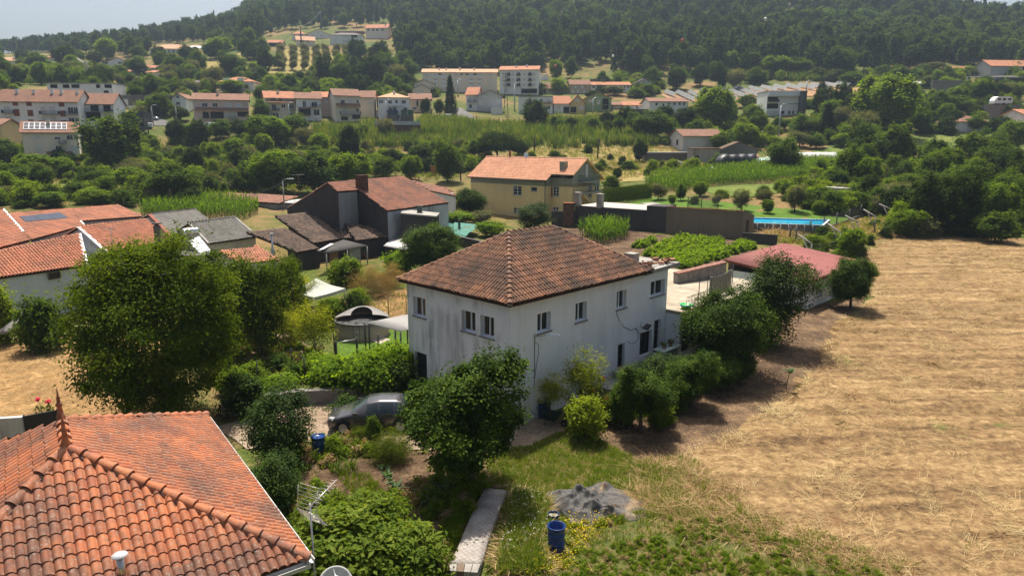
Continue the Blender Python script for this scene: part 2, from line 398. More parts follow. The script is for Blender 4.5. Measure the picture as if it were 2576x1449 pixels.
def patch(name,poly,mat,off=.02,step=1.0,kind='structure',rough_edge=.0,bumpz=0.):
 poly = [(p[0],p[1]) for p in poly]
 P = []; n = len(poly); g = random.Random(len(name))
 for i in range(n):
  a,b = Vector(poly[i]),Vector(poly[(i+1) % n]); k = max(1,int((b-a).length/step));
  for q in range(k):
   p = a.lerp(b,q/k)
   if rough_edge and 0 < q: p += Vector((g.gauss(0,rough_edge),g.gauss(0,rough_edge)))
   P.append(p)
 nb = len(P)
 x0,x1 = min(p.x for p in P),max(p.x for p in P); y0,y1 = min(p.y for p in P),max(p.y for p in P)
 gx,gy = np.meshgrid(np.arange(x0+step/2,x1,step),np.arange(y0+step/2,y1,step)); gx = gx.ravel(); gy = gy.ravel()
 ok = inside([tuple(p) for p in P],gx,gy)
 P += [Vector((x+.13*step*sin(i*7.1),y+.13*step*cos(i*5.3))) for i,(x,y) in enumerate(zip(gx[ok],gy[ok]))]
 vo,ed,fo,_,_,_ = delaunay_2d_cdt(P,[],[list(range(nb))],1,1e-4)
 z = terr_np([p.x for p in vo],[p.y for p in vo])
 vx = np.array([p.x for p in vo]); vy = np.array([p.y for p in vo]); BP = np.array([(p.x,p.y) for p in P[:nb]]); ed = np.array([np.sqrt(((BP-q)**2).sum(1).min()) for q in np.stack([vx,vy],1)]) if bumpz else 0; BZ = np.minimum(1,ed/1.6)*bumpz*(.6*vnoise(vx,vy,1.8,.8,1.15,8)**2+.4*vnoise(vx,vy,.6,.6,0,4)**2)
 V = [(p.x,p.y,zz_+off+bz) for p,zz_,bz in zip(vo,z,BZ)]
 me = bpy.data.meshes.new(name); me.from_pydata(V,[],fo); me.materials.append(mat)
 me.polygons.foreach_set('use_smooth',[True]*len(me.polygons)); me.update()
 o = link(name,me); tag(o,kind=kind); return o
def gpoly(f,pts): return [G(*f(*p)) for p in pts]
def D(x,y): return (x,y)
# ------------------------------------------------------------------ scattering (one object of kind stuff)
_protos = bpy.data.collections.new('scatter_sources_unlinked')
def proto_set(name,meshes):
 c = bpy.data.collections.new(name)
 for i,me in enumerate(meshes):
  o = bpy.data.objects.new('%s_source_%c' % (name,97+i),me); c.objects.link(o)
 return c
def scatter(name,P,rot,sc,idx,pcol,mats=None):
 me = bpy.data.meshes.new(name); P = np.asarray(P,np.float32); me.vertices.add(len(P)); me.vertices.foreach_set('co',P.ravel())
 a = me.attributes.new('rot','FLOAT_VECTOR','POINT'); a.data.foreach_set('vector',np.asarray(rot,np.float32).ravel())
 a = me.attributes.new('sc','FLOAT_VECTOR','POINT'); s = np.asarray(sc,np.float32); s = np.repeat(s[:,None],3,1) if s.ndim == 1 else s
 a.data.foreach_set('vector',np.ascontiguousarray(s).ravel())
 a = me.attributes.new('pick','INT','POINT'); a.data.foreach_set('value',np.asarray(idx,np.int32))
 o = link(name,me)
 ng = bpy.data.node_groups.new(name+'_nodes','GeometryNodeTree')
 ng.interface.new_socket('Geometry',in_out='INPUT',socket_type='NodeSocketGeometry'); ng.interface.new_socket('Geometry',in_out='OUTPUT',socket_type='NodeSocketGeometry')
 N = ng.nodes; L = ng.links
 gi = N.new('NodeGroupInput'); go = N.new('NodeGroupOutput'); ip = N.new('GeometryNodeInstanceOnPoints'); ci = N.new('GeometryNodeCollectionInfo')
 ci.inputs[0].default_value = pcol; ci.inputs['Separate Children'].default_value = True; ci.inputs['Reset Children'].default_value = True
 ip.inputs['Pick Instance'].default_value = True
 def attr(nm,ty):
  q = N.new('GeometryNodeInputNamedAttribute'); q.data_type = ty; q.inputs[0].default_value = nm; return q.outputs[0]
 L.new(gi.outputs[0],ip.inputs['Points']); L.new(ci.outputs[0],ip.inputs['Instance']); L.new(attr('pick','INT'),ip.inputs['Instance Index'])
 L.new(attr('rot','FLOAT_VECTOR'),ip.inputs['Rotation']); L.new(attr('sc','FLOAT_VECTOR'),ip.inputs['Scale'])
 L.new(ip.outputs[0],go.inputs[0])
 md = o.modifiers.new('scatter','NODES'); md.node_group = ng
 return tag(o,kind='stuff')
def sc_points(poly,n,seed,off=0.):
 g = np.random.default_rng(seed); xs = [p[0] for p in poly]; ys = [p[1] for p in poly]
 x = g.uniform(min(xs),max(xs),n*3); y = g.uniform(min(ys),max(ys),n*3); ok = inside([(p[0],p[1]) for p in poly],x,y)
 x = x[ok][:n]; y = y[ok][:n]; return np.stack([x,y,terr_np(x,y)+off],1),g
# ------------------------------------------------------------------ the wooded hill
def tree_lo(name,mats,R,nc,nl,leaf,seed,shape='round',trunk=2.5,**kw):
 me = crown(name,[mats,M['bark']],R,nc,nl,leaf,seed,shape=shape,**kw)
 bm = bmesh.new(); bm.from_mesh(me); bmesh.ops.translate(bm,verts=bm.verts,vec=(0,0,trunk))
 r = bmesh.ops.create_cone(bm,cap_ends=False,segments=6,radius1=.22*R[0]/3,radius2=.1*R[0]/3,depth=trunk+R[2])
 for v in r['verts']: v.co.z += (trunk+R[2])/2-.4
 for f in {f for v in r['verts'] for f in v.link_faces}: f.material_index = 1
 bm.to_mesh(me); bm.free(); return me
FOREST = [tree_lo('wood_tree',LM['forest'],(3.2,3.2,4.2),75,16,(1.0,.62),1,cr=.17,outer=.6,lobes=.3,trunk=3),
   tree_lo('wood_tree',LM['forest2'],(2.6,2.6,5.2),75,16,(.95,.55),2,cr=.17,outer=.5,lobes=.3,trunk=3),
   tree_lo('wood_tree',LM['forest'],(3.9,3.9,3.6),80,16,(1.05,.62),3,cr=.16,outer=.62,lobes=.32,trunk=3),
   tree_lo('wood_tree',LM['forest2'],(2.0,2.0,6.0),70,15,(.85,.5),4,shape='cone',cr=.16,trunk=2),
   tree_lo('wood_tree',LM['mid'],(3.4,3.4,3.2),80,18,(.9,.58),5,cr=.18,outer=.6,lobes=.3,trunk=2)]
# clear ground on the hill (no wood): houses, grove, meadow, in picture survey coordinates
CLEAR = [[A1(200,480),A1(560,480),A1(960,560),A1(720,600),A1(590,720),A1(150,740),A1(190,560)],
   [A0(2000,600),A0(2420,530),A0(2450,640),A0(2230,770),A0(2030,720)],
   [A1(340,300),A1(740,300),A1(800,310),A1(1340,240),A1(1350,400),A1(1100,640),A1(700,640),A1(30,640),A1(20,400)],
   [A0(1480,440),A0(2060,440),A0(2060,640),A0(1480,640)],
   [A0(0,540),A0(620,530),A0(1000,540),A0(1290,560),A0(1560,640),A0(1560,760),A0(1250,740),A0(900,660),A0(0,660)],
   [A2(640,640),A2(1000,640),A2(1000,760),A2(640,780)]]
def proj(x,y,z):
 dx,dy,dz = x,y,z-CAMH
 w = dy*CT-dz*ST; vv = dy*ST+dz*CT
 return 1288+FPX*dx/w,724.5-FPX*vv/w
def clear_of(u,v,Y,half,h):
 s = FPX/np.maximum(Y,5); hw = half*s; top = v-h*s; ok = np.ones(len(u),bool)
 for b0,b1,ve,vb,YF_ in FAC: ok &= ~((u-hw < b1) & (u+hw > b0) & (top < vb-3) & (v > ve) & (Y < YF_+1))
 return ok
def forest():
 g = np.random.default_rng(5); P = []
 n = 42000
 Y = np.sqrt(g.uniform(250**2,860**2,n)); K = g.uniform(-1.0,1.0,n); X = K*Y; Z = terr_np(X,Y)
 u,v = proj(X,Y,Z)
 # lower edge of the wood, as the picture row where it starts for each bearing
 eu = [-400,0,160,330,480,640,700,800,900,990,1060,1250,1400,1550,1800,2100,2300,2576,3000]
 ev = [165,165,165,158,135,122,105,80,150,160,178,185,178,190,192,190,175,170,170]
 lim = np.interp(u,eu,ev)+g.normal(size=n)*3
 ok = v < lim
 for c in CLEAR: ok &= ~inside(c,u,v)
 ok &= clear_of(u,v,Y,5,12)
 # thin by spacing
 cell = set(); keep = []
 for i in np.nonzero(ok)[0]:
  s = 4.4 if Y[i] < 600 else 6.0
  k = (int(X[i]/s),int(Y[i]/s))
  if k in cell: continue
  cell.add(k); keep.append(i)
 keep = np.array(keep); m = len(keep)
 sc = g.uniform(.62,1.25,m)*np.where(u[keep] < 620,.75,1.0)
 rot = np.stack([g.normal(size=m)*.06,g.normal(size=m)*.06,g.random(m)*6.28],1)
 big = terr_np(X[keep]*.7,Y[keep]*.7)  # unused variety driver
 nz = np.sin(X[keep]*.031+1.3)+np.sin(Y[keep]*.027+X[keep]*.013)
 pick = np.where(nz > .5,g.choice([0,2,4],m,p=[.3,.25,.45]),g.choice([0,1,2,3,4],m,p=[.27,.3,.2,.15,.08]))
 scatter('forest',np.stack([X[keep],Y[keep],Z[keep]],1),rot,sc,pick,proto_set('wood',FOREST))
 return m
# far ridge in the haze
def ridge():
 xs = np.linspace(700,2600,40); V = []; F = []
 for i,x in enumerate(xs):
  h = 330+60*sin(i*.35)+25*sin(i*1.3)-.05*(x-700)
  V += [(x,1480,20),(x,1560,h*.6),(x,1700,h),(x,1900,20)]
 for i in range(39):
  for k in range(3): F.append((i*4+k,i*4+4+k,i*4+5+k,i*4+1+k))
 t = NT('far_hill'); t.col(t.ramp(t.noise(.05,6,.6),[(.3,(.02,.035,.02)),(.7,(.04,.06,.03))])).rough(.9)
 tag(link('far_hills',np_mesh('far_hills',V,F,t.done(.1),smooth=True)),kind='structure')
ridge()
HAZE_DENS = .0002
def haze():
 b = MB().box(-3200,-120,-2.5,3200,2150,460)
 o = b.build('haze',[],None);
 mt = bpy.data.materials.new('haze_air'); mt.use_nodes = True; n = mt.node_tree.nodes; n.remove(n['Principled BSDF'])
 p = n.new('ShaderNodeVolumePrincipled'); p.inputs['Color'].default_value = (.62,.80,1,1); p.inputs['Density'].default_value = HAZE_DENS; p.inputs['Anisotropy'].default_value = .3
 mt.node_tree.links.new(p.outputs[0],n['Material Output'].inputs['Volume']); o.data.materials.append(mt)
 tag(o,kind='stuff')
haze()
# ------------------------------------------------------------------ clay tile roofs
T_ORANGE = tilemat('orange_clay',[(.40,.125,.05),(.46,.165,.07),(.33,.105,.05),(.43,.145,.06),(.30,.12,.065)],(.10,.062,.05),.78,.6,(.30,.27,.22))
T_OLD = tilemat('old_clay',[(.22,.098,.052),(.27,.122,.066),(.17,.078,.046),(.32,.155,.085),(.20,.09,.052)],(.04,.03,.026),.85,.35,(.26,.17,.05))
T_VILL = tilemat('village_clay',[(.44,.17,.09),(.50,.20,.11),(.36,.13,.07),(.46,.19,.10)],(.13,.075,.055),.45,.1)
T_YELL = tilemat('pale_clay',[(.60,.30,.17),(.66,.35,.21),(.52,.24,.13)],(.35,.18,.11),.3)
T_BARN = tilemat('barn_clay',[(.30,.115,.065),(.36,.15,.085),(.23,.09,.055)],(.10,.06,.05),.6,.3,(.34,.30,.26))
T_RUIN = tilemat('ruined_clay',[(.15,.095,.07),(.20,.13,.09),(.10,.065,.05),(.26,.17,.11)],(.055,.042,.036),.7,.3,(.22,.2,.17))
T_GREY = tilemat('grey_cement_tile',[(.13,.125,.11),(.17,.16,.14),(.10,.095,.085)],(.06,.055,.05),.5,.25,(.28,.27,.24))
M['deck'] = plain('roof_battens',(.05,.032,.024),.95,.1)
M['deck_orange'] = plain('roof_mortar',(.16,.07,.04),.95,.1)
M['mortar'] = plain('ridge_mortar',(.3,.24,.2),.95,.1,var=.3,scale=5)
def tile_arrays(tw,tl,h=.3,tilt=.03,lip=.018):
 px = [-.5,-.44,-.33,-.12,.10,.27,.36,.5]; pz = [.0,.18,.72,1.,.9,.5,.08,.0]
 X = [x*tw*1.04 for x in px]; Z = [z*h*tw for z in pz]; n = len(X)
 V = [(X[i],-.015,Z[i]+tilt) for i in range(n)]+[(X[i],tl*1.06,Z[i]+.004) for i in range(n)]
 V += [(X[i],-.015,Z[i]+tilt) for i in range(n)]+[(X[i],-.012,max(Z[i]+tilt-lip-.012,-.03)) for i in range(n)]
 F = [(i,i+1,n+i+1,n+i) for i in range(n-1)]+[(3*n+i,3*n+i+1,2*n+i+1,2*n+i) for i in range(n-1)]
 return np.array(V),np.array(F)
def facet_frames(poly,tw,tl,jit=0.,seed=1,inset=0.):
 P = [Vector(p) for p in poly]; e = (P[1]-P[0]).normalized(); n = None
 for k in range(2,len(P)):
  n = e.cross(P[k]-P[0])
  if n.length > .01: break
 n.normalize()
 if n.z < 0: n = -n
 s = n.cross(e);
 if s.z < 0: s = -s
 uv = [((p-P[0]).dot(e),(p-P[0]).dot(s)) for p in P]
 e_sign = 1 if e.cross(s).dot(n) > 0 else -1
 umin = min(q[0] for q in uv); umax = max(q[0] for q in uv); smin = min(q[1] for q in uv); smax = max(q[1] for q in uv)
 nu = int(round((umax-umin)/tw)); ns = int((smax-smin)/tl)+1
 I,J = np.meshgrid(np.arange(nu),np.arange(ns)); I = I.ravel(); J = J.ravel()
 uu = umin+(I+.5)*tw; ss = smin+J*tl
 ok = inside(uv,uu,ss+tl*.5)
 uu = uu[ok]; ss = ss[ok]
 g = np.random.default_rng(seed); m = len(uu)
 uu = uu+g.normal(size=m)*jit*.25; ss = ss+g.normal(size=m)*jit
 O = np.array(P[0])+uu[:,None]*np.array(e)+ss[:,None]*np.array(s)+(g.random(m)*jit*.4)[:,None]*np.array(n)
 B = np.array([list(e*e_sign),list(s),list(n)])         # rows: local axes in world
 ang = g.normal(size=m)*jit*.35
 return O,B,ang
def tile_roof(root,roof,poly,tw,tl,mat,jit=0.,single=0,seed=1,h=.3,deck=None,tilt=.03):
 O,B,ang = facet_frames(poly,tw,tl,jit,seed)
 V,F = tile_arrays(tw,tl,h,tilt)
 off = -np.array(root.location)
 d = np.linalg.norm(O-np.array([0,0,CAMH]),axis=1)
 u,v = proj(O[:,0],O[:,1],O[:,2]); vis = (u > -10) & (u < 2586) & (v < 1460)
 order = np.argsort(np.where(vis,d,d+1e4)); one = order[:single]; rest = order[single:]
 if single:
  me = np_mesh('roof_tile',V,F,mat,np.zeros(len(V))); me.polygons.foreach_set('use_smooth',[True]*7+[False]*7)
  for i in one:
   o = bpy.data.objects.new('roof_tile',me); COL.objects.link(o); o.parent = roof
   R3 = Matrix([list(B[0]),list(B[1]),list(B[2])]).transposed() @ Matrix.Rotation(ang[i],3,'Z')
   o.matrix_local = Matrix.Translation(Vector(O[i])+Vector(off)-roof.location) @ R3.to_4x4()
 if len(rest):
  g = np.random.default_rng(seed+9)
  c,s = np.cos(ang[rest]),np.sin(ang[rest])
  X = V[None,:,0]*c[:,None]-V[None,:,1]*s[:,None]; Yv = V[None,:,0]*s[:,None]+V[None,:,1]*c[:,None]
  W = O[rest][:,None,:]+off+X[...,None]*B[0]+Yv[...,None]*B[1]+np.broadcast_to(V[None,:,2],X.shape)[...,None]*B[2]
  FF = (np.arange(len(rest))*len(V))[:,None,None]+F[None]
  me = np_mesh('tile_field',W.reshape(-1,3),FF.reshape(-1,4),mat,np.repeat(g.random(len(rest)),len(V)))
  sm = np.tile(np.array([True]*7+[False]*7),len(rest)); me.polygons.foreach_set('use_smooth',sm)
  tag(link('tile_field',me,roof,loc=-roof.location),kind='stuff')
 return O
def slab_part(name,root,poly,t,mat,drop=.04):
 m = MB(); m.slab([Vector(p)-root.location-Vector((0,0,drop)) for p in poly],t); return m.build(name,mat,root)
RIDGE_ME = {}
def ridge_run(root,roof,pts,mat,r=.12,L=.40,single=True,seed=3,mortar=True):
 key = (mat.name,r,L)
 if key not in RIDGE_ME:
  n = 7; V = []; F = []
  for k,(y,rr,z) in enumerate(((-.03,r*1.12,.03),(.06,r*1.02,.015),(L*1.03,r*.9,-.01))):
   for i in range(n):
    a = pi*i/(n-1); V.append((rr*cos(a),y,rr*sin(a)*.95+z-.02))
  for k in range(2):
   for i in range(n-1): F.append((k*n+i,k*n+i+1,(k+1)*n+i+1,(k+1)*n+i))
  b = len(V)
  for i in range(n):
   a = pi*i/(n-1); V.append((r*1.12*cos(a),-.03,r*1.12*sin(a)*.95+.01))
  for i in range(n):
   a = pi*i/(n-1); V.append((r*.95*cos(a),-.028,r*.95*sin(a)*.9-.01))
  for i in range(n-1): F.append((b+n+i,b+n+i+1,b+i+1,b+i))
  RIDGE_ME[key] = (np.array(V),np.array(F),np_mesh('ridge_tile',V,F,mat,np.zeros(len(V)),smooth=True))
 V,F,me = RIDGE_ME[key]; allW = []; g = random.Random(seed)
 mm = MB()
 for a,b in zip(pts[:-1],pts[1:]):
  a = Vector(a); b = Vector(b); d = (b-a); n = max(1,int(round(d.length/L))); y = d.normalized(); x = y.cross(Vector((0,0,1))).normalized(); z = x.cross(y)
  if mortar:
   q = [a-root.location+x*r*.95,a-root.location-x*r*.95,b-root.location-x*r*.95,b-root.location+x*r*.95]
   mm.slab([p+Vector((0,0,.035)) for p in q],.1)
  for i in range(n):
   p = a+d*(i/n)+Vector((0,0,.03)); R3 = Matrix((x,y,z)).transposed() @ Matrix.Rotation(g.gauss(0,.03),3,'Z')
   if single:
    o = bpy.data.objects.new('ridge_tile',me); COL.objects.link(o); o.parent = roof
    o.matrix_local = Matrix.Translation(p-root.location-roof.location) @ R3.to_4x4()
   else: allW.append((p-root.location,R3))
 if mortar: mm.build('ridge_mortar',M['mortar'],roof,loc=-roof.location)
 if allW:
  W = np.concatenate([(V @ np.array(R3).T)+np.array(p) for p,R3 in allW]); FF = np.concatenate([F+i*len(V) for i in range(len(allW))])
  tag(link('ridge_course',np_mesh('ridge_course',W,FF,mat,np.repeat(np.random.default_rng(seed).random(len(allW)),len(V)),smooth=True),roof,loc=-roof.location),kind='stuff')
# ------------------------------------------------------------------ walls with real openings
def wall_open(m,O,e,L,z0,z1,ops,depth,mi=0,thick=None):
 O = Vector((O[0],O[1],0)); e = Vector((e[0],e[1],0)).normalized(); n = Vector((e.y,-e.x,0))
 xs = sorted({0,L,*[q for o in ops for q in o[:2]]}); zs = sorted({z0,z1,*[q for o in ops for q in o[2:4]]})
 P = lambda a,z,d=0: tuple(O+e*a-n*d+Vector((0,0,z)))
 for a,b in zip(xs[:-1],xs[1:]):
  for c,d in zip(zs[:-1],zs[1:]):
   if any(o[0] <= (a+b)/2 <= o[1] and o[2] <= (c+d)/2 <= o[3] for o in ops): continue
   m.quad(P(a,c),P(b,c),P(b,d),P(a,d),m=mi)
 for a,b,c,d in [o[:4] for o in ops]:
  m.quad(P(a,c),P(a,d),P(a,d,depth),P(a,c,depth),m=mi); m.quad(P(b,c),P(b,c,depth),P(b,d,depth),P(b,d),m=mi)
  m.quad(P(a,d),P(b,d),P(b,d,depth),P(a,d,depth),m=mi); m.quad(P(a,c),P(a,c,depth),P(b,c,depth),P(b,c),m=mi)
def window(root,O,e,op,depth,nm=2,name='window',fmat=None,gmat=None,fw=.06,sill=True,rows=1,back=True,door=False,silmat=None,dark=None):
 fmat = fmat or M['frame_white']; gmat = gmat or M['glass']
 O = Vector((O[0],O[1],0)); e = Vector((e[0],e[1],0)).normalized(); n = Vector((e.y,-e.x,0)); a0,a1,z0,z1 = op[:4]
 Mx = Matrix.Translation(-root.location) @ Matrix((( e.x,-n.x,0,O.x),(e.y,-n.y,0,O.y),(0,0,1,0),(0,0,0,1)))
 f = MB(); d0,d1 = depth-.10,depth-.035
 def bar(x0,c0,x1,c1,y0=d0,y1=d1): f.box(x0,y0,c0,x1,y1,c1,0,Mx)
 bar(a0+.004,z0+.004,a0+fw,z1-.004); bar(a1-fw,z0+.004,a1-.004,z1-.004); bar(a0+fw,z0+.004,a1-fw,z0+fw); bar(a0+fw,z1-fw,a1-fw,z1-.004)
 for k in range(1,nm):
  x = a0+(a1-a0)*k/nm; bar(x-fw*.6,z0+fw,x+fw*.6,z1-fw,d0+.006)
 for k in range(1,rows):
  z = z0+(z1-z0)*k/rows
  for j in range(nm):
   xa = a0+(a1-a0)*j/nm+fw*.6; xb = a0+(a1-a0)*(j+1)/nm-fw*.6; bar(xa,z-.02,xb,z+.02,d0+.02)
 fo = f.build(name,fmat,root)
 MB().box(a0+.01,d1+.004,z0+.01,a1-.01,d1+.02,z1-.01,0,Mx).build('pane',gmat,fo)
 if sill: MB().box(a0-.07,-.07,z0-.06,a1+.07,depth-.11,z0-.004,0,Mx).build('window_sill',silmat or M['stone'],root)
 return fo
def wall_hit(u,v,O,e):
 kx,kz = ray(u,v); e = Vector((e[0],e[1])).normalized(); n = Vector((e.y,-e.x))
 Y = (O[0]*n.x+O[1]*n.y)/(kx*n.x+n.y); p = Vector((kx*Y,Y)); return (p-Vector((O[0],O[1]))).dot(e),CAMH+kz*Y
def plane_hit(u,v,P,n):
 kx,kz = ray(u,v); d = Vector((kx,1,kz)); o = Vector((0,0,CAMH)); t = (Vector(P)-o).dot(n)/d.dot(n); return o+d*t
# ------------------------------------------------------------------ the orange tiled roof close by
def near_house():
 K = Vector((-4.5,13.5,0)); u1 = Vector((-.585,.811,0)).normalized(); u2 = Vector((-u1.y,u1.x,0))
 LA,LB,ze,zr = 9.9,8.06,4.2,6.4; ins = LB/2
 P = lambda a,b,z: K+u1*a+u2*b+Vector((0,0,z))
 root = thing('house','bright orange tile hip roofed house with clay finials and a steel flue','house',P(LA/2,LB/2,0))
 w = MB(); o = .35
 w.prism([tuple((P(a,b,0)-root.location)[:2]) for a,b in ((o,o),(LA-o,o),(LA-o,LB-o),(o,LB-o))],-.5,ze-.1); w.build('wall',wallmat('cream_plaster',(.6,.55,.47)),root)
 c00,c10,c11,c01 = P(0,0,ze),P(LA,0,ze),P(LA,LB,ze),P(0,LB,ze); r0,r1 = P(ins,ins,zr),P(LA-ins,ins,zr)
 roof = MB()
 for poly in ((c00,c10,r1,r0),(c10,c11,r1),(c11,c01,r0,r1),(c01,c00,r0)): roof.slab([p-root.location-Vector((0,0,.03)) for p in poly],.08)
 roof = roof.build('roof',M['deck_orange'],root)
 tw,tl = .195,.30
 tile_roof(root,roof,[c01,c00,r0],tw,tl,T_ORANGE,.011,300,1,.4)
 tile_roof(root,roof,[c00,c10,r1,r0],tw,tl,T_ORANGE,.011,0,2,.4)
 tile_roof(root,roof,[c11,c01,r0,r1],tw,tl,T_ORANGE,.011,0,3,.4)
 tile_roof(root,roof,[c10,c11,r1],tw,tl,T_ORANGE,.011,0,4)
 ridge_run(root,roof,[c00,r0],T_ORANGE,.125,.42); ridge_run(root,roof,[c01,r0],T_ORANGE,.125,.42)
 ridge_run(root,roof,[c10,r1],T_ORANGE,.125,.42); ridge_run(root,roof,[r0,r1],T_ORANGE,.125,.42)
 prof = [(.10,0),(.10,.05),(.075,.12),(.05,.30),(.075,.34),(.085,.37),(.05,.41),(.035,.5),(.05,.53),(.03,.57),(.008,.78),(0,.8)]
 for p in (r0,r1): MB().lathe(prof,12,p-root.location+Vector((0,0,.08))).build('finial',T_ORANGE,roof)
 # gutters
 gm = plain('zinc_gutter',(.5,.5,.48),.5,.4,.3)
 for a,b in ((c01,c00),(c00,c10)):
  d = (b-a).normalized(); out = Vector((d.y,-d.x,0))
  if out.dot(a-root.location-Vector((0,0,ze))) < 0: out = -out
  m = MB(); q = [(0,.02),(0,-.08),(.12,-.08),(.12,.0),(.135,.0),(.135,-.095),(-.01,-.095)]
  for i in range(len(q)-1):
   A = [(a-root.location+out*(q[j][0]+.012)+Vector((0,0,q[j][1]-.06))) for j in (i,i+1)]; L = b-a
   m.quad(A[0],A[1],A[1]+L,A[0]+L)
  m.build('gutter',gm,root)
 # flue on the front slope
 n = (c01-c00).cross(r0-c00).normalized(); f = plane_hit(308,1449,c00,n)-root.location
 steel = NT('stainless').col((.62,.55,.48)).rough(.28).done(.5,.9)
 fl = MB().tube([f-Vector((0,0,.2)),f+Vector((0,0,.42))],.075,14).tube([f+Vector((0,0,.40)),f+Vector((0,0,.47))],.06,12).build('flue',steel,root)
 MB().lathe([(.15,0),(.15,.012),(.07,.055),(.0,.085)],18,f+Vector((0,0,.47))).build('cowl',plain('cowl_metal',(.7,.7,.7),.35,.5,.4),fl)
 return K,u1,u2,P,ze
NH = near_house()
def antenna_and_dish():
 K,u1,u2,P,ze = NH
 b = P(.95,-.42,0); al = plain('aluminium',(.55,.53,.5),.4,.5,.6)
 t = thing('tv_antenna','rooftop television antenna with grid reflector on a thin mast beside the orange roof','antenna',b)
 MB().tube([(0,0,0),(0,0,4.95)],.022,8).build('mast',M['metal'],t)
 fx = Vector((.42,.80,.12)).normalized(); sx = Vector((fx.y,-fx.x,0)).normalized(); up = sx.cross(fx).normalized(); c = Vector((0,0,4.85))
 MB().tube([c-fx*.15,c+fx*.95+up*.15],.014,6).build('boom',al,t)
 r = MB()
 for sg in (1,-1):
  for k in range(7):
   q = c-fx*(.10-.05*k*.3)+up*sg*(.05+.075*k)-fx*.02*k*-1.2; r.tube([q-sx*.33,q+sx*.33],.007,4)
  for sd in (-.3,.3): r.tube([c-fx*.1+sx*sd,c+fx*.04+up*sg*.52+sx*sd],.009,4)
 r.build('reflector',al,t)
 for k in range(7):
  q = c+fx*(.22+.1*k)+up*(.05+.015*k); MB().tube([q-sx*(.13-.008*k)+up*.08,q+sx*(.13-.008*k)+up*.08],.006,4).tube([q-sx*.1-up*.05,q+sx*.1-up*.05],.006,4).build('element',al,t)
 d = thing('satellite_dish','pale grey satellite dish under the corner of the orange roof','satellite dish',P(-.05,-.55,3.35))
 ax = Vector((.25,-.62,.55)).normalized(); q = ax.to_track_quat('Z','Y').to_matrix().to_4x4()
 m = MB(); prof = [(0.0,0),(.12,.008),(.24,.035),(.34,.075),(.39,.1),(.395,.09),(.34,.062),(.24,.022),(.0,-.014)]
 m.lathe(prof,28); m.v = [tuple(q @ Vector(v)) for v in m.v]; m.build('reflector',plain('dish_paint',(.55,.55,.53),.5,.4),d)
 MB().tube([q @ Vector((0,.33,.05)),q @ Vector((0,.1,.42))],.014,6).cbox(q @ Vector((0,.08,.43)),(.07,.07,.12)).build('arm',M['metal'],d)
 MB().tube([(0,0,0),-Vector(u2*-1)*.0+Vector((-.05,.12,-.1)),P(.3,.33,3.2)-d.location],.02,6).build('bracket',M['metal'],d)
antenna_and_dish()
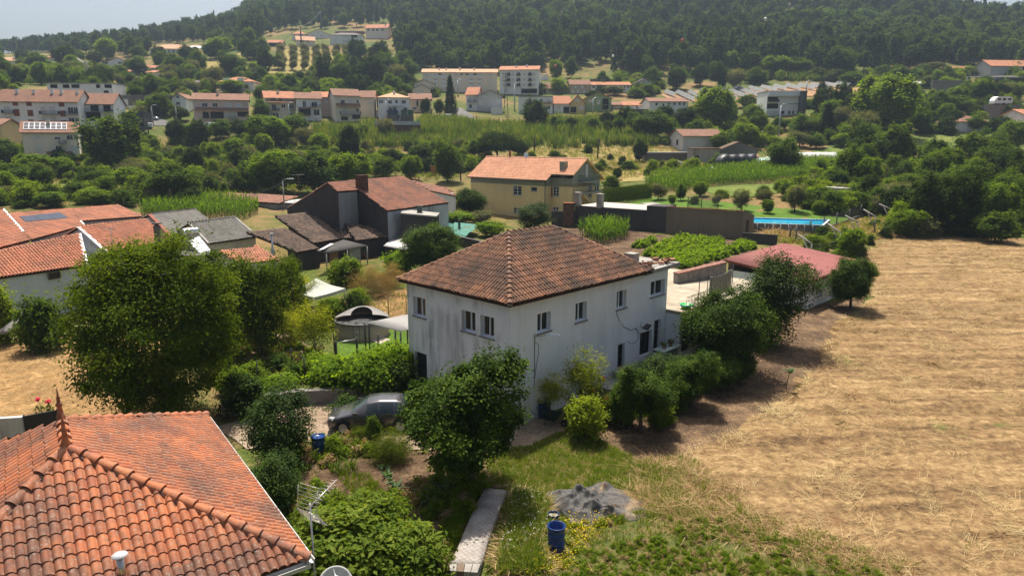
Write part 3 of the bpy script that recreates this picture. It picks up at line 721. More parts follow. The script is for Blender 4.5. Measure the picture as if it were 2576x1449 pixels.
# ------------------------------------------------------------------ the white house in the middle
HK = Vector((-.1,29.9,0)); HA = Vector((cos(radians(45.7)),sin(radians(45.7)),0)); HB = Vector((-HA.y,HA.x,0))
WHITE = wallmat('white_render',(.80,.81,.81),(.07,.07,.075),.2,.06,1.0,.62)
WHITE2 = wallmat('white_render_clean',(.82,.825,.82),(.16,.15,.14),.18,.06,.6,.25)
def white_house():
 P = lambda a,b,z: HK+HA*a+HB*b+Vector((0,0,z))
 LA,LB,ze,zr = 11.15,7.6,6.1,8.55; LX = 13.25; ov = .32
 root = thing('house','large two storey white house with weathered brown hip roof and stained walls','house',P(LA/2,LB/2,0))
 # right-hand wall
 eR = HA; OR = HK
 def opR(bl,tr,f=C2):
  a0,z0 = wall_hit(*f(*bl),OR,eR); a1,z1 = wall_hit(*f(*tr),OR,eR); return (a0,a1,z0,z1)
 wins = [opR((252,492),(387,263)),opR((630,382),(748,163)),opR((1040,254),(1142,48)),opR((1378,130),(1525,-59))]
 doors = [opR((1045,940),(1126,578)),opR((1268,722),(1394,447)),opR((1404,700),(1484,341))]
 wm = MB()
 wall_open(wm,OR,eR,LX,-.6,ze-.02,wins+doors,.28,0)
 # left-hand wall: starts at the far end so that its outward side faces out
 OL = P(0,LB,0); eL = -HB
 def opL(bl,tr):
  a0,z0 = wall_hit(*C1(*bl),OL,eL); a1,z1 = wall_hit(*C1(*tr),OL,eL); return (a0,a1,z0,z1)
 lw = [opL((1570,305),(1686,145)),opL((2050,455),(2184,285)),opL((2236,508),(2370,335))]
 ld = opL((1590,990),(1700,700)); ld = (ld[0],ld[1],.3,ld[3])
 wall_open(wm,OL,eL,LB,-.6,ze-.02,lw+[ld],.28,1)
 wall_open(wm,P(LX,0,0),HB,LB,-.6,ze-.02,[],.28,0); wall_open(wm,P(LX,LB,0),-HA,LX,-.6,ze-.02,[],.28,0)
 wm.v = [tuple(Vector(v)-root.location) for v in wm.v]
 wm.build('wall',[WHITE2,WHITE],root,fix=False)
 inn = MB().prism([tuple((P(a,b,0)-root.location)[:2]) for a,b in ((.3,.3),(LX-.3,.3),(LX-.3,LB-.3),(.3,LB-.3))],.0,ze-.3); inn.build('interior',M['dark'],root)
 blue = plain('blue_grey_frame',(.34,.42,.5),.5,.35,var=.08)
 for o in wins: window(root,OR,eR,o,.28,2)
 for o in lw: window(root,OL,eL,o,.28,2,gmat=M['glass_warm'])
 window(root,OL,eL,ld,.28,1,'door',M['metal_dark'],M['metal_dark'],sill=False)
 window(root,OR,eR,doors[0],.28,2,'door',M['iron'],M['glass'],sill=False,rows=5,fw=.04)
 window(root,OR,eR,doors[1],.28,3,'door',M['iron'],M['glass'],sill=False,fw=.05)
 window(root,OR,eR,doors[2],.28,2,'door',M['iron'],M['glass'],sill=False,rows=6,fw=.05)
 # hip roof
 zq = ze+.02
 c00,c10,c11,c01 = P(-ov,-ov,zq),P(LA,-ov,zq),P(LA,LB+ov,zq),P(-ov,LB+ov,zq); i = LB/2
 r0,r1 = P(i,i,zr),P(LA-i,i,zr)
 roof = MB()
 for poly in ((c00,c10,r1,r0),(c10,c11,r1),(c11,c01,r0,r1),(c01,c00,r0)): roof.slab([p-root.location-Vector((0,0,.03)) for p in poly],.1)
 roof = roof.build('roof',M['deck'],root)
 tw,tl = .205,.37
 tile_roof(root,roof,[c00,c10,r1,r0],tw,tl,T_OLD,.014,170,1,.5)
 tile_roof(root,roof,[c01,c00,r0],tw,tl,T_OLD,.014,130,2,.5)
 tile_roof(root,roof,[c11,c01,r0,r1],tw,tl,T_OLD,.014,0,3,.36)
 tile_roof(root,roof,[c10,c11,r1],tw,tl,T_OLD,.014,0,4,.36)
 for a,b in ((c00,r0),(c01,r0),(c10,r1),(r0,r1)): ridge_run(root,roof,[a,b],T_OLD,.13,.40)
 # flat concrete roof at the far end, with a chimney stub and broken bricks
 fl = MB(); q = [P(LA-.6,-.25,ze+.02),P(LX+.9,-.25,ze+.12),P(LX+.9,3.4,ze+.12),P(LA-.6,3.4,ze+.02)]
 fl.slab([p-root.location for p in q],.22); fl.build('flat_roof',M['concrete'],root)
 pc = plane_hit(*B2(1190,1215),P(0,0,ze+.1),Vector((0,0,1)))
 MB().cbox(pc-root.location+Vector((0,0,.28)),(.62,.62,.75),0,radians(45)).build('chimney',M['concrete'],root)
 g = random.Random(4); bm_ = [MB().box(-.12,-.07,0,.12,.07,.09).mesh('brick',plain('broken_brick',(.32,.17,.11),.9,.1,var=.4,scale=3))]
 for k in range(26):
  a = LA+.1+g.random()*2.6; b = .0+abs(g.gauss(.5,.5)); o = link('brick',bm_[0],root,P(a,b,ze+.03+.1*(a-LA+.6)/(LX-LA)+g.random()*.1)-root.location,(g.random()*.6,g.random()*.5,g.random()*3),g.uniform(.8,1.7))
 # cables and rust marks on the wall
 cm = MB()
 def onR(x,y): a,z = wall_hit(*C2(x,y),OR,eR); return OR+eR*a+Vector((0,0,z))-HB*.025-root.location
 cm.tube([onR(*p) for p in ((1035,275),(1060,350),(1110,420),(1180,455),(1235,432),(1255,470),(1268,488))],.014,5)
 cm.tube([onR(*p) for p in ((1232,436),(1262,520),(1235,570),(1190,590),(1140,565))],.010,5)
 cm.tube([onR(*p) for p in ((222,560),(222,900),(218,1010))],.014,5); cm.tube([onR(*p) for p in ((225,565),(262,600),(262,690),(240,800),(225,930))],.010,5)
 cm.tube([onR(*p) for p in ((1590,260),(1592,420),(1580,560))],.02,5)
 cm.build('cable',M['iron'],root)
 lamp = thing('wall_lamp','grey street lamp head on a short bracket on the white house wall','lamp',onR(224,530)+root.location)
 MB().cbox((0,0,0),(.06,.06,.42)).tube([(0,0,.05),HA*.35-HB*.35+Vector((0,0,.12))],.022,6).build('bracket',M['metal'],lamp)
 d = (HA*.55-HB*.6).normalized()
 m = MB(); c = HA*.35-HB*.35+Vector((0,0,.12)); sx = Vector((d.y,-d.x,0))
 for s0,s1,w0,w1,h0,h1 in ((0,.22,.07,.12,.06,.10),(.22,.6,.12,.11,.10,.06),(.6,.72,.11,.05,.06,.02)):
  q = [c+d*s0-sx*w0-Vector((0,0,.0)),c+d*s0+sx*w0,c+d*s1+sx*w1,c+d*s1-sx*w1]; t = [c+d*s0-sx*w0*.7+Vector((0,0,h0)),c+d*s0+sx*w0*.7+Vector((0,0,h0)),c+d*s1+sx*w1*.7+Vector((0,0,h1)),c+d*s1-sx*w1*.7+Vector((0,0,h1))]
  m.quad(*q).quad(*t)
  for k in range(4): m.quad(q[k],q[(k+1) % 4],t[(k+1) % 4],t[k])
 m.build('lamp_head',plain('lamp_grey',(.6,.62,.64),.45,.4),lamp)
 fd = thing('floodlight','small dark floodlight fixed above the glass door of the white house','lamp',onR(1275,425)+root.location)
 MB().tube([(0,0,.12),(.02,-.02,.3)],.012,5).tube([(0,0,.05),-HB*.25],.018,5).build('bracket',M['iron'],fd)
 MB().box(-.06,-.22,-.05,.34,.10,.05,0,Matrix.Translation(-HB*.3) @ Matrix.Rotation(radians(45),4,'Z') @ Matrix.Rotation(-.5,4,'Y')).build('lamp_head',M['metal_dark'],fd)
 # lean-to wing behind the end wall with a roof terrace
 wz = 3.45
 wr = thing('terrace_wing','low white wing with a flat concrete roof terrace behind the white house','building',P(LX+4,2,0))
 wm = MB(); OW = P(LX,-1.0,0)
 a0,z0 = wall_hit(*C2(1602,600),OW,HA); a1,z1 = wall_hit(*C2(1668,312),OW,HA); dop = (max(.25,a0),max(.25,a0)+1.0,.9,2.95)
 wall_open(wm,OW,HA,11.5,-.5,wz-.18,[dop],.25); wall_open(wm,P(LX+11.5,-1,0),HB,8.6,-.5,wz-.18,[],.2); wall_open(wm,P(LX+.01,0,0),-HB,1.0,-.5,wz-.18,[],.2)
 wm.v = [tuple(Vector(v)-wr.location) for v in wm.v]; wm.build('wall',WHITE2,wr,fix=False)
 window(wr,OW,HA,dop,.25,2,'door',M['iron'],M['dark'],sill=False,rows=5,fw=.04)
 MB().slab([p-wr.location for p in (P(LX+.02,-1.35,wz),P(LX+11.9,-1.35,wz),P(LX+11.9,7.6,wz),P(LX+.02,7.6,wz))],.18).build('terrace_floor',plain('terrace_screed',(.34,.29,.22),.9,.2,var=.4,scale=.9),wr)
 rl = MB(); pts = [P(LX+.1,-1.28,wz),P(LX+3.2,-1.28,wz),P(LX+4.6,-.4,wz)]
 for a,b in zip(pts[:-1],pts[1:]):
  n = max(2,int((b-a).length/.17))
  for h in (.06,.92): rl.tube([a-wr.location+Vector((0,0,h)),b-wr.location+Vector((0,0,h))],.02,5)
  for k in range(n+1): p = a.lerp(b,k/n)-wr.location; rl.tube([p,p+Vector((0,0,.92))],.011,4)
 rl.build('railing',M['iron'],wr)
 for k,(a,b) in enumerate(((1.6,-1.2),(6.0,-1.1),(4.2,-.35))): q = P(LX+a,b,wz)-wr.location; MB().tube([q,q+Vector((0,0,2.1))],.025,6).build('post',M['iron'],wr)
 # rough stone parapet along the terrace's far side
 pw = thing('stone_parapet','long sloping rubble stone wall capped with red brick beside the terrace','wall',P(LX+4,5.6,2))
 m = MB(); A = onz(*B2(1630,1330),4.0); B = onz(*B2(2115,1215),4.35); dd = (B-A).normalized(); nn = Vector((dd.y,-dd.x,0))
 m.slab([A-pw.location+nn*.2+Vector((0,0,.1)),B-pw.location+nn*.2+Vector((0,0,.1)),B-pw.location-nn*.2+Vector((0,0,.1)),A-pw.location-nn*.2+Vector((0,0,.1))],4.5); m.build('wall',M['stone'],pw)
 m = MB(); m.slab([A-pw.location+nn*.25+Vector((0,0,.2)),B-pw.location+nn*.25+Vector((0,0,.2)),B-pw.location-nn*.25+Vector((0,0,.22)),A-pw.location-nn*.25+Vector((0,0,.22))],.1); m.build('coping',plain('brick_coping',(.24,.13,.10),.9,.1,var=.5,scale=4),pw)
 # blanket on a line
 bl = thing('blanket','striped beige blanket hung to dry on a line above the terrace','blanket',onz(*B2(2070,1400),wz))
 b0 = onz(*B2(1975,1335),wz+1.45); b1 = onz(*B2(2190,1262),wz+1.55); nx,nz = 14,8; V = []; F = []
 for i in range(nx+1):
  for k in range(nz+1):
   s = i/nx; p = b0.lerp(b1,s)+Vector((0,0,-.35*4*s*(1-s)*.5-(1.35-.15*s)*k/nz)); p += Vector((.7,-.7,0))*(.05*sin(i*1.3)*(k/nz)+.04*k/nz); V.append(p-bl.location)
 for i in range(nx):
  for k in range(nz): F.append((i*(nz+1)+k,(i+1)*(nz+1)+k,(i+1)*(nz+1)+k+1,i*(nz+1)+k+1))
 t = NT('blanket_stripes'); wv = t.new('ShaderNodeTexWave'); wv.inputs['Scale'].default_value = 2.2; t.lk(t.coord('Object'),wv.inputs[0]); t.col(t.ramp(wv.outputs['Fac'],[(.35,(.42,.37,.29)),(.6,(.24,.21,.16))])).rough(.95)
 me = np_mesh('cloth',V,F,t.done(.1),smooth=True); so = link('cloth',me,bl); md = so.modifiers.new('t','SOLIDIFY'); md.thickness = .02
 MB().tube([b0-bl.location-Vector((0,0,1.45)),b0-bl.location+Vector((0,0,.05))],.02,5).tube([b1-bl.location-Vector((0,0,1.6)),b1-bl.location+Vector((0,0,.05))],.02,5).tube([b0-bl.location]+[b0.lerp(b1,s)-bl.location-Vector((0,0,.7*s*(1-s))) for s in (.25,.5,.75)]+[b1-bl.location],.008,4).build('line',M['iron'],bl)
 tb = thing('paddling_tub','green and blue plastic tub on the terrace behind the railing','tub',P(LX+1.0,-.75,wz+.02))
 MB().lathe([(.0,.01),(.26,.01),(.36,.26),(.385,.26),(.37,.24),(.27,.03),(0,.03)],20).build('tub',plain('green_plastic',(.03,.5,.05),.35,.5,var=.05),tb)
 MB().lathe([(.372,.2),(.395,.27),(.405,.25),(.38,.19)],20).build('rim',plain('blue_plastic',(.02,.12,.5),.35,.5,var=.05),tb)
white_house()
# ------------------------------------------------------------------ red corrugated shed
def corrug(name,root,A,B,C_,Dq,pitch,amp,mat,trapez=True,sub=1):
 A,B,C_,Dq = (Vector(q)-root.location for q in (A,B,C_,Dq)); n = int((B-A).length/pitch); V = []; F = []; k = 0
 nn = (B-A).cross(Dq-A).normalized(); nn = nn if nn.z > 0 else -nn
 prof = ((0,0),(.55,0),(.62,1),(.92,1),(1,0)) if trapez else ((0,0),(.25,.7),(.5,1),(.75,.7),(1,0))
 S = []
 for i in range(n):
  for s,h in prof[:-1]: S.append(((i+s)/n,h))
 S.append((1,0))
 for s,h in S:
  V.append(A.lerp(B,s)+nn*h*amp); V.append(Dq.lerp(C_,s)+nn*h*amp)
 for i in range(len(S)-1): F.append((2*i,2*i+2,2*i+3,2*i+1))
 o = link(name,np_mesh(name,V,F,mat),root); md = o.modifiers.new('t','SOLIDIFY'); md.thickness = .008; return o
M['red_sheet'] = plain('red_sheet',(.30,.105,.092),.6,.2,var=.15,scale=.5)
M['grey_sheet'] = plain('grey_sheet',(.20,.19,.175),.8,.2,var=.3,scale=1)
M['dark_sheet'] = plain('dark_cement_sheet',(.075,.07,.065),.85,.2,var=.3,scale=1)
M['zinc_sheet'] = plain('zinc_sheet',(.42,.41,.39),.5,.4,.2,var=.25,scale=.8)
def red_shed():
 zf,zb = 3.0,3.75
 A = onz(*B3(455,1388),zf); B = onz(*B3(990,1190),zf); Cc = onz(*B3(180,1008),zb); Dd = onz(*B2(2112,1170),zb)
 r = thing('shed','white walled outbuilding with a red ribbed metal roof beside the straw field','shed',(A+B+Cc+Dd)/4-Vector((0,0,3.3)))
 corrug('roof',r,A,Dd,Cc,B,.30,.035,M['red_sheet'])
 c = (A+B+Cc+Dd)/4; ins = lambda p,z: Vector((c.x+(p.x-c.x)*.94,c.y+(p.y-c.y)*.94,z))
 m = MB(); q = [A,B,Cc,Dd]
 OA = ins(A,0); OB = ins(B,0); e = (OB-OA).normalized(); L = (OB-OA).length
 a0,z0 = wall_hit(*C3(518,118),OA,e); op = (a0,a0+.85,z0,z0+1.1) if 0 < a0 < L-1 else (3,3.8,1.2,2.3)
 wall_open(m,OA,e,L,-.3,zf-.1,[op],.2); wall_open(m,ins(Dd,0),(OA-ins(Dd,0)),(OA-ins(Dd,0)).length,-.3,zf-.1,[],.2)
 wall_open(m,OB,ins(Cc,0)-OB,(ins(Cc,0)-OB).length,-.3,zf-.1,[],.2); wall_open(m,ins(Cc,0),ins(Dd,0)-ins(Cc,0),(ins(Cc,0)-ins(Dd,0)).length,-.3,zb-.1,[],.2)
 m.v = [tuple(Vector(v)-r.location) for v in m.v]; m.build('wall',WHITE2,r,fix=False)
 window(r,OA,e,op,.2,2)
 m = MB()
 for a,b in ((A,B),(B,Cc),(Dd,A)): m.slab([a-r.location-Vector((0,0,.02)),b-r.location-Vector((0,0,.02)),(c+(b-c)*.97)-r.location-Vector((0,0,.02)),(c+(a-c)*.97)-r.location-Vector((0,0,.02))],.14)
 m.build('fascia',M['redbrown'],r)
red_shed()
# ------------------------------------------------------------------ houses defined by their surveyed roof corners
def dn(p,z): return Vector((p[0],p[1],z))
def slope_plane(e0,e1,deg):
 e = Vector((e1.x-e0.x,e1.y-e0.y,0)).normalized(); p = Vector((-e.y,e.x,0)); m = (e0+e1)/2
 if p.dot(Vector((m.x,m.y,0))) < 0: p = -p
 n = Vector((0,0,1))*cos(radians(deg))-p*sin(radians(deg))
 return (lambda u,v: plane_hit(u,v,e0,n)),p
def pitched(name,label,f,pts,ze,deg,tile,tw,tl,wall,cat='house',jit=.008,single=0,seed=1,ridge=True,h=.3,back=1.0,base=-.6,tilefront=True,gable_mat=None,group=None,singleridge=True):
 h = h*1.55 if h > .2 else h*1.4
 e0,e1 = onz(*f(*pts[0]),ze),onz(*f(*pts[1]),ze); hit,pp = slope_plane(e0,e1,deg)
 r1,r0 = hit(*f(*pts[2])),hit(*f(*pts[3])); rise = (r0.z+r1.z)/2-ze; zr = ze+rise
 zm = (r0.z+r1.z)/2
 dp = pp*(rise/tan(radians(deg)))*back
 b0 = dn(r0+dp,r0.z-rise*back); b1 = dn(r1+dp,r1.z-rise*back)
 c = (e0+e1+b0+b1)/4; root = thing(name,label,cat,(c.x,c.y,terr(c.x,c.y)),0,group)
 roof = MB(); off = root.location
 for poly in ((e0,e1,r1,r0),(b1,b0,r0,r1)): roof.slab([Vector(p)-off-Vector((0,0,.03)) for p in poly],.1)
 roof = roof.build('roof',M['deck'],root)
 tile_roof(root,roof,[e0,e1,r1,r0],tw,tl,tile,jit,single,seed,h)
 tile_roof(root,roof,[b1,b0,r0,r1],tw,tl,tile,jit,0,seed+1,h)
 if ridge: ridge_run(root,roof,[r0,r1],tile,tw*.55,tl*1.1,singleridge,seed)
 w = MB(); k = .96
 q = [Vector((c.x+(p.x-c.x)*k,c.y+(p.y-c.y)*k,p.z)) for p in (e0,e1,b1,b0)]; rr = [Vector((c.x+(p.x-c.x)*k,c.y+(p.y-c.y)*k,p.z-.12)) for p in (r0,r1)]
 zb = root.location.z+base
 for a,b in ((0,1),(1,2),(2,3),(3,0)):
  P = [dn(q[a],zb)-off,dn(q[b],zb)-off,dn(q[b],q[b].z-.1)-off,dn(q[a],q[a].z-.1)-off]
  w.quad(*P)
 w.quad(dn(q[1],q[1].z-.1)-off,dn(q[2],q[2].z-.1)-off,rr[1]-off); w.quad(dn(q[3],q[3].z-.1)-off,dn(q[0],q[0].z-.1)-off,rr[0]-off)
 w.build('wall',wall,root,fix=False)
 return root,(e0,e1,r1,r0)
def verge(root,a,b,mat,wdt=.22,t=.16,up=.1,name='verge'):
 d = (b-a).normalized(); s = d.cross(Vector((0,0,1))).normalized()*wdt/2; o = root.location-Vector((0,0,up))
 MB().slab([a-s-o,a+s-o,b+s-o,b-s-o],t).build(name,mat,root)
def opening(root,f,bl,tr,O,e,fmat=None,gmat=None,nm=2,depth=.06,rows=1,name='window'):
 a0,z0 = wall_hit(*f(*bl),O,e); a1,z1 = wall_hit(*f(*tr),O,e)
 return window(root,O,e,(a0,a1,z0,z1),-.02,nm,name,fmat,gmat,sill=False,rows=rows)
W_DIRTY = wallmat('old_white_plaster',(.62,.63,.65),(.2,.19,.19),.3,.1,.5,.4)
W_CREAM = wallmat('cream_wall',(.60,.54,.42),(.3,.25,.2),.3)
W_DARK = wallmat('blackened_plaster',(.075,.068,.068),(.02,.02,.022),.5,.3,.7,.6)
W_GREYW = wallmat('grey_render',(.26,.265,.27),(.08,.08,.085),.4,.2,.7,.4)
def village():
 r,q = pitched('house','white village house under the nearest long orange tile roof with a brown shuttered window',B0,[(-260,1385),(868,1226),(795,918),(-260,1148)],3.6,25,T_VILL,.23,.38,W_DIRTY,single=300,seed=21)
 O = dn(q[0],0); e = (q[1]-q[0]); e.z = 0; O = O+Vector((e.y,-e.x,0)).normalized()*-.12
 opening(r,B0,(480,1372),(596,1283),O,e,M['wood'],M['wood_dark'],1)
 verge(r,q[1],q[2],M['white'])
 r,q = pitched('house','orange roofed house at the village edge behind, partly out of view, with a white verge',B0,[(-420,1160),(300,978),(20,668),(-500,760)],5.0,25,T_VILL,.23,.38,W_DIRTY,single=100,seed=23,ridge=False)
 verge(r,q[1].lerp(q[2],.25),q[2],M['white'],.3)
 # long roof with solar panels: two facets in one plane
 a,b = onz(*B0(310,978),4.7),onz(*B0(830,832),4.7); hp,pp = slope_plane(a,b,23); ph = lambda x,y: hp(*B0(x,y))
 c = ph(720,668); r0 = ph(95,716); e2 = ph(800,790); e3 = ph(1420,743); r2 = ph(1172,630)
 root = thing('house','long orange tiled village house carrying three dark solar panels','house',dn((a+r2)/2,terr(a.x,a.y)))
 roof = MB(); off = root.location
 bk = lambda r: r+pp*3.5-Vector((0,0,1.5)); k2 = bk(r2); k0 = bk(r0)
 for poly in ((a,b,c,r0),(e2,e3,r2,c),(k2,k0,r0,r2)): roof.slab([Vector(p)-off-Vector((0,0,.03)) for p in poly],.1)
 roof = roof.build('roof',M['deck'],root)
 tile_roof(root,roof,[a,b,c,r0],.23,.38,T_VILL,.008,200,25,.46); tile_roof(root,roof,[e2,e3,r2,c],.23,.38,T_VILL,.008,100,26,.46)
 tile_roof(root,roof,[k2,k0,r0,r2],.23,.38,T_VILL,.008,0,27)
 ridge_run(root,roof,[r0,c,r2],T_VILL,.12,.42); ridge_run(root,roof,[r2,e3],T_VILL,.12,.42)
 w = MB()
 for p,q in ((a,b),(e2,e3),(b,e2)): w.quad(dn(p,-.5)-off,dn(q,-.5)-off,dn(q,q.z-.1)-off,dn(p,p.z-.1)-off)
 w.build('wall',W_GREYW,root,fix=False); verge(root,e2,ph(835,832),M['white'],.25)
 sp = [ph(x,y)+Vector((0,0,.16)) for x,y in ((258,808),(688,768),(602,716),(193,758))]
 t = thing('solar_panel_array','three black solar panels mounted side by side on the long orange village roof','solar panels',(sp[0]+sp[1])/2)
 for k in range(3):
  L = lambda s0,s1: [sp[0].lerp(sp[1],s0),sp[0].lerp(sp[1],s1),sp[3].lerp(sp[2],s1),sp[3].lerp(sp[2],s0)]
  pp = L(k/3+.004,(k+1)/3-.004); MB().slab([x-t.location for x in pp],.05).build('panel',M['pv'],t)
 fr = MB()
 for s in (.1,.4,.6,.9): fr.tube([sp[0].lerp(sp[1],s)-t.location-Vector((0,0,.08)),sp[3].lerp(sp[2],s)-t.location-Vector((0,0,.08))],.03,5)
 fr.build('rail',M['metal'],t)
 # house D with its white verge
 r,q = pitched('house','orange tiled house with white verge and tall dark chimney, beside the grey cement roofs',B0,[(1072,1106),(1692,982),(1445,772),(780,848)],3.5,27,T_VILL,.23,.38,W_DIRTY,single=300,seed=31)
 verge(r,q[0],q[3],M['white'],.28); verge(r,q[1],q[2],M['redbrown'],.25)
 pc = onz(*B0(1592,1108),2.6); ch = MB().cbox(Vector((pc.x,pc.y,3.7))-r.location,(.55,.55,3.2),0,.3).build('chimney',M['concrete_dark'],r)
 MB().cbox(Vector((pc.x,pc.y,5.5))-r.location,(.75,.5,.12),0,.3).cbox(Vector((pc.x,pc.y,5.38))-r.location,(.3,.3,.2),0,.3).build('chimney_cap',M['concrete_dark'],ch)
 # antenna on it
 t = thing('tv_antenna','television antenna on a thin pole above the orange roof with the tall dark chimney','antenna',onz(*B0(1130,1095),3.7))
 MB().tube([(0,0,-.2),(0,0,2.1)],.025,6).build('mast',M['metal'],t); m = MB()
 for k in range(5): m.tube([(-.5+.22*k,-.3,2+.04*k),(-.5+.22*k,.3,2+.04*k)],.012,4)
 m.tube([(-.6,0,2),(.5,0,2.2)],.015,4); m.build('boom',M['metal'],t)
 # grey cement-tile houses
 r,q = pitched('house','house with grey cement tile roof and red verge between orange roof and maize',B0,[(1702,938),(2090,778),(1950,672),(1490,722)],4.1,24,T_GREY,.3,.38,W_CREAM,single=150,seed=41,h=.16,singleridge=False)
 verge(r,q[0],q[3],M['redbrown'],.35,.2)
 r,q = pitched('house','house with dark grey cement tile roof carrying the solar water heater',B0,[(2080,1012),(2563,940),(2340,750),(1880,808)],3.5,24,T_GREY,.3,.38,W_CREAM,single=150,seed=43,h=.16,singleridge=False)
 verge(r,q[0],q[3],M['concrete'],.2); verge(r,q[1],q[2],M['concrete'],.2)
 # solar water heater
 c0,c1 = onz(*B0(1820,893),4.9),onz(*B0(1980,878),4.9); c1 = c0+(c1-c0).normalized()*1.5
 t = thing('solar_water_heater','solar water heater with a shiny foil wrapped tank above a collector white with painted glare','water heater',c0.lerp(c1,.5)-Vector((0,0,.9)))
 d = (c1-c0).normalized(); foil = NT('crumpled_foil'); foil.col((.75,.77,.8)).rough(.22); foil.bump(foil.noise(9,4,.6),.8,.05); foil = foil.done(.5,.85)
 prof = [(0,-.03),(.24,0),(.29,.06)]+[(.29+.012*(k % 2),.06+1.38*k/16) for k in range(17)]+[(.24,1.5),(0,1.52)]
 m = MB(); m.lathe(prof,20); Q = d.to_track_quat('Z','Y').to_matrix().to_4x4(); Q.translation = c0-t.location; m.v = [tuple(Q @ Vector(v)) for v in m.v]; m.build('tank',foil,t)
 col = [onz(*B0(1870,985),4.4),onz(*B0(1985,935),4.4),onz(*B0(2110,1092),3.4),onz(*B0(2002,1116),3.4)]
 gl = NT('collector_glare'); gl.col((.7,.72,.74)).rough(.12); gl = gl.done(.8)  # reflection of sun and sky put into the pale base colour
 MB().slab([p-t.location for p in col],.09).build('collector',gl,t)
 MB().tube([col[0]-t.location,c0-t.location-Vector((0,0,.3))],.03,5).tube([col[1]-t.location,c1-t.location-Vector((0,0,.3))],.03,5).tube([col[3]-t.location,dn(col[3],2.4)-t.location],.03,5).tube([col[2]-t.location,dn(col[2],2.4)-t.location],.03,5).build('stand',M['metal'],t)
 # low flat roofs in front of the grey tiles
 z = 2.6; q = [onz(*B0(*p),z) for p in ((1230,1130),(2120,1130),(1960,1060),(1420,1040))]; c = sum(q,Vector())/4
 r = thing('outbuilding','low outbuilding with flat grey roof under the water heater','building',dn(c,0))
 MB().slab([p-r.location for p in q],.15).build('roof',M['concrete_dark'],r); MB().slab([dn(c+(p-c)*.97,z-.16)-r.location for p in q],2.6).build('wall',W_DIRTY,r)
 q = [onz(*B0(*p),2.5) for p in ((2390,1215),(2790,1175))]; hp,_ = slope_plane(q[0],q[1],22); q += [hp(*B0(*p)) for p in ((2570,1035),(2180,1088))]; c = sum(q,Vector())/4
 r = thing('outbuilding','small orange tiled lean-to roof behind the leafy trees, below the grey tile house','building',dn(c,0))
 rf = MB().slab([p-r.location for p in q],.1).build('roof',M['deck'],r); tile_roof(r,rf,q,.23,.38,T_VILL,.01,0,45)
 MB().slab([dn(c+(p-c)*.95,2.4)-r.location for p in q],2.6).build('wall',W_DIRTY,r)
 t = thing('flue_pipe','tall shiny steel stove pipe standing beside the ruined brown roof','flue',onz(*B1(172,1150),2.2))
 MB().tube([(0,0,-.6),(0,0,.7),(0,0,.75),(0,0,.9),(0,0,2.3)],[.2,.2,.18,.1,.09],12).tube([(0,0,2.3),(0,0,2.36)],[.17,.17],10).build('flue',M['metal'],t)
village()
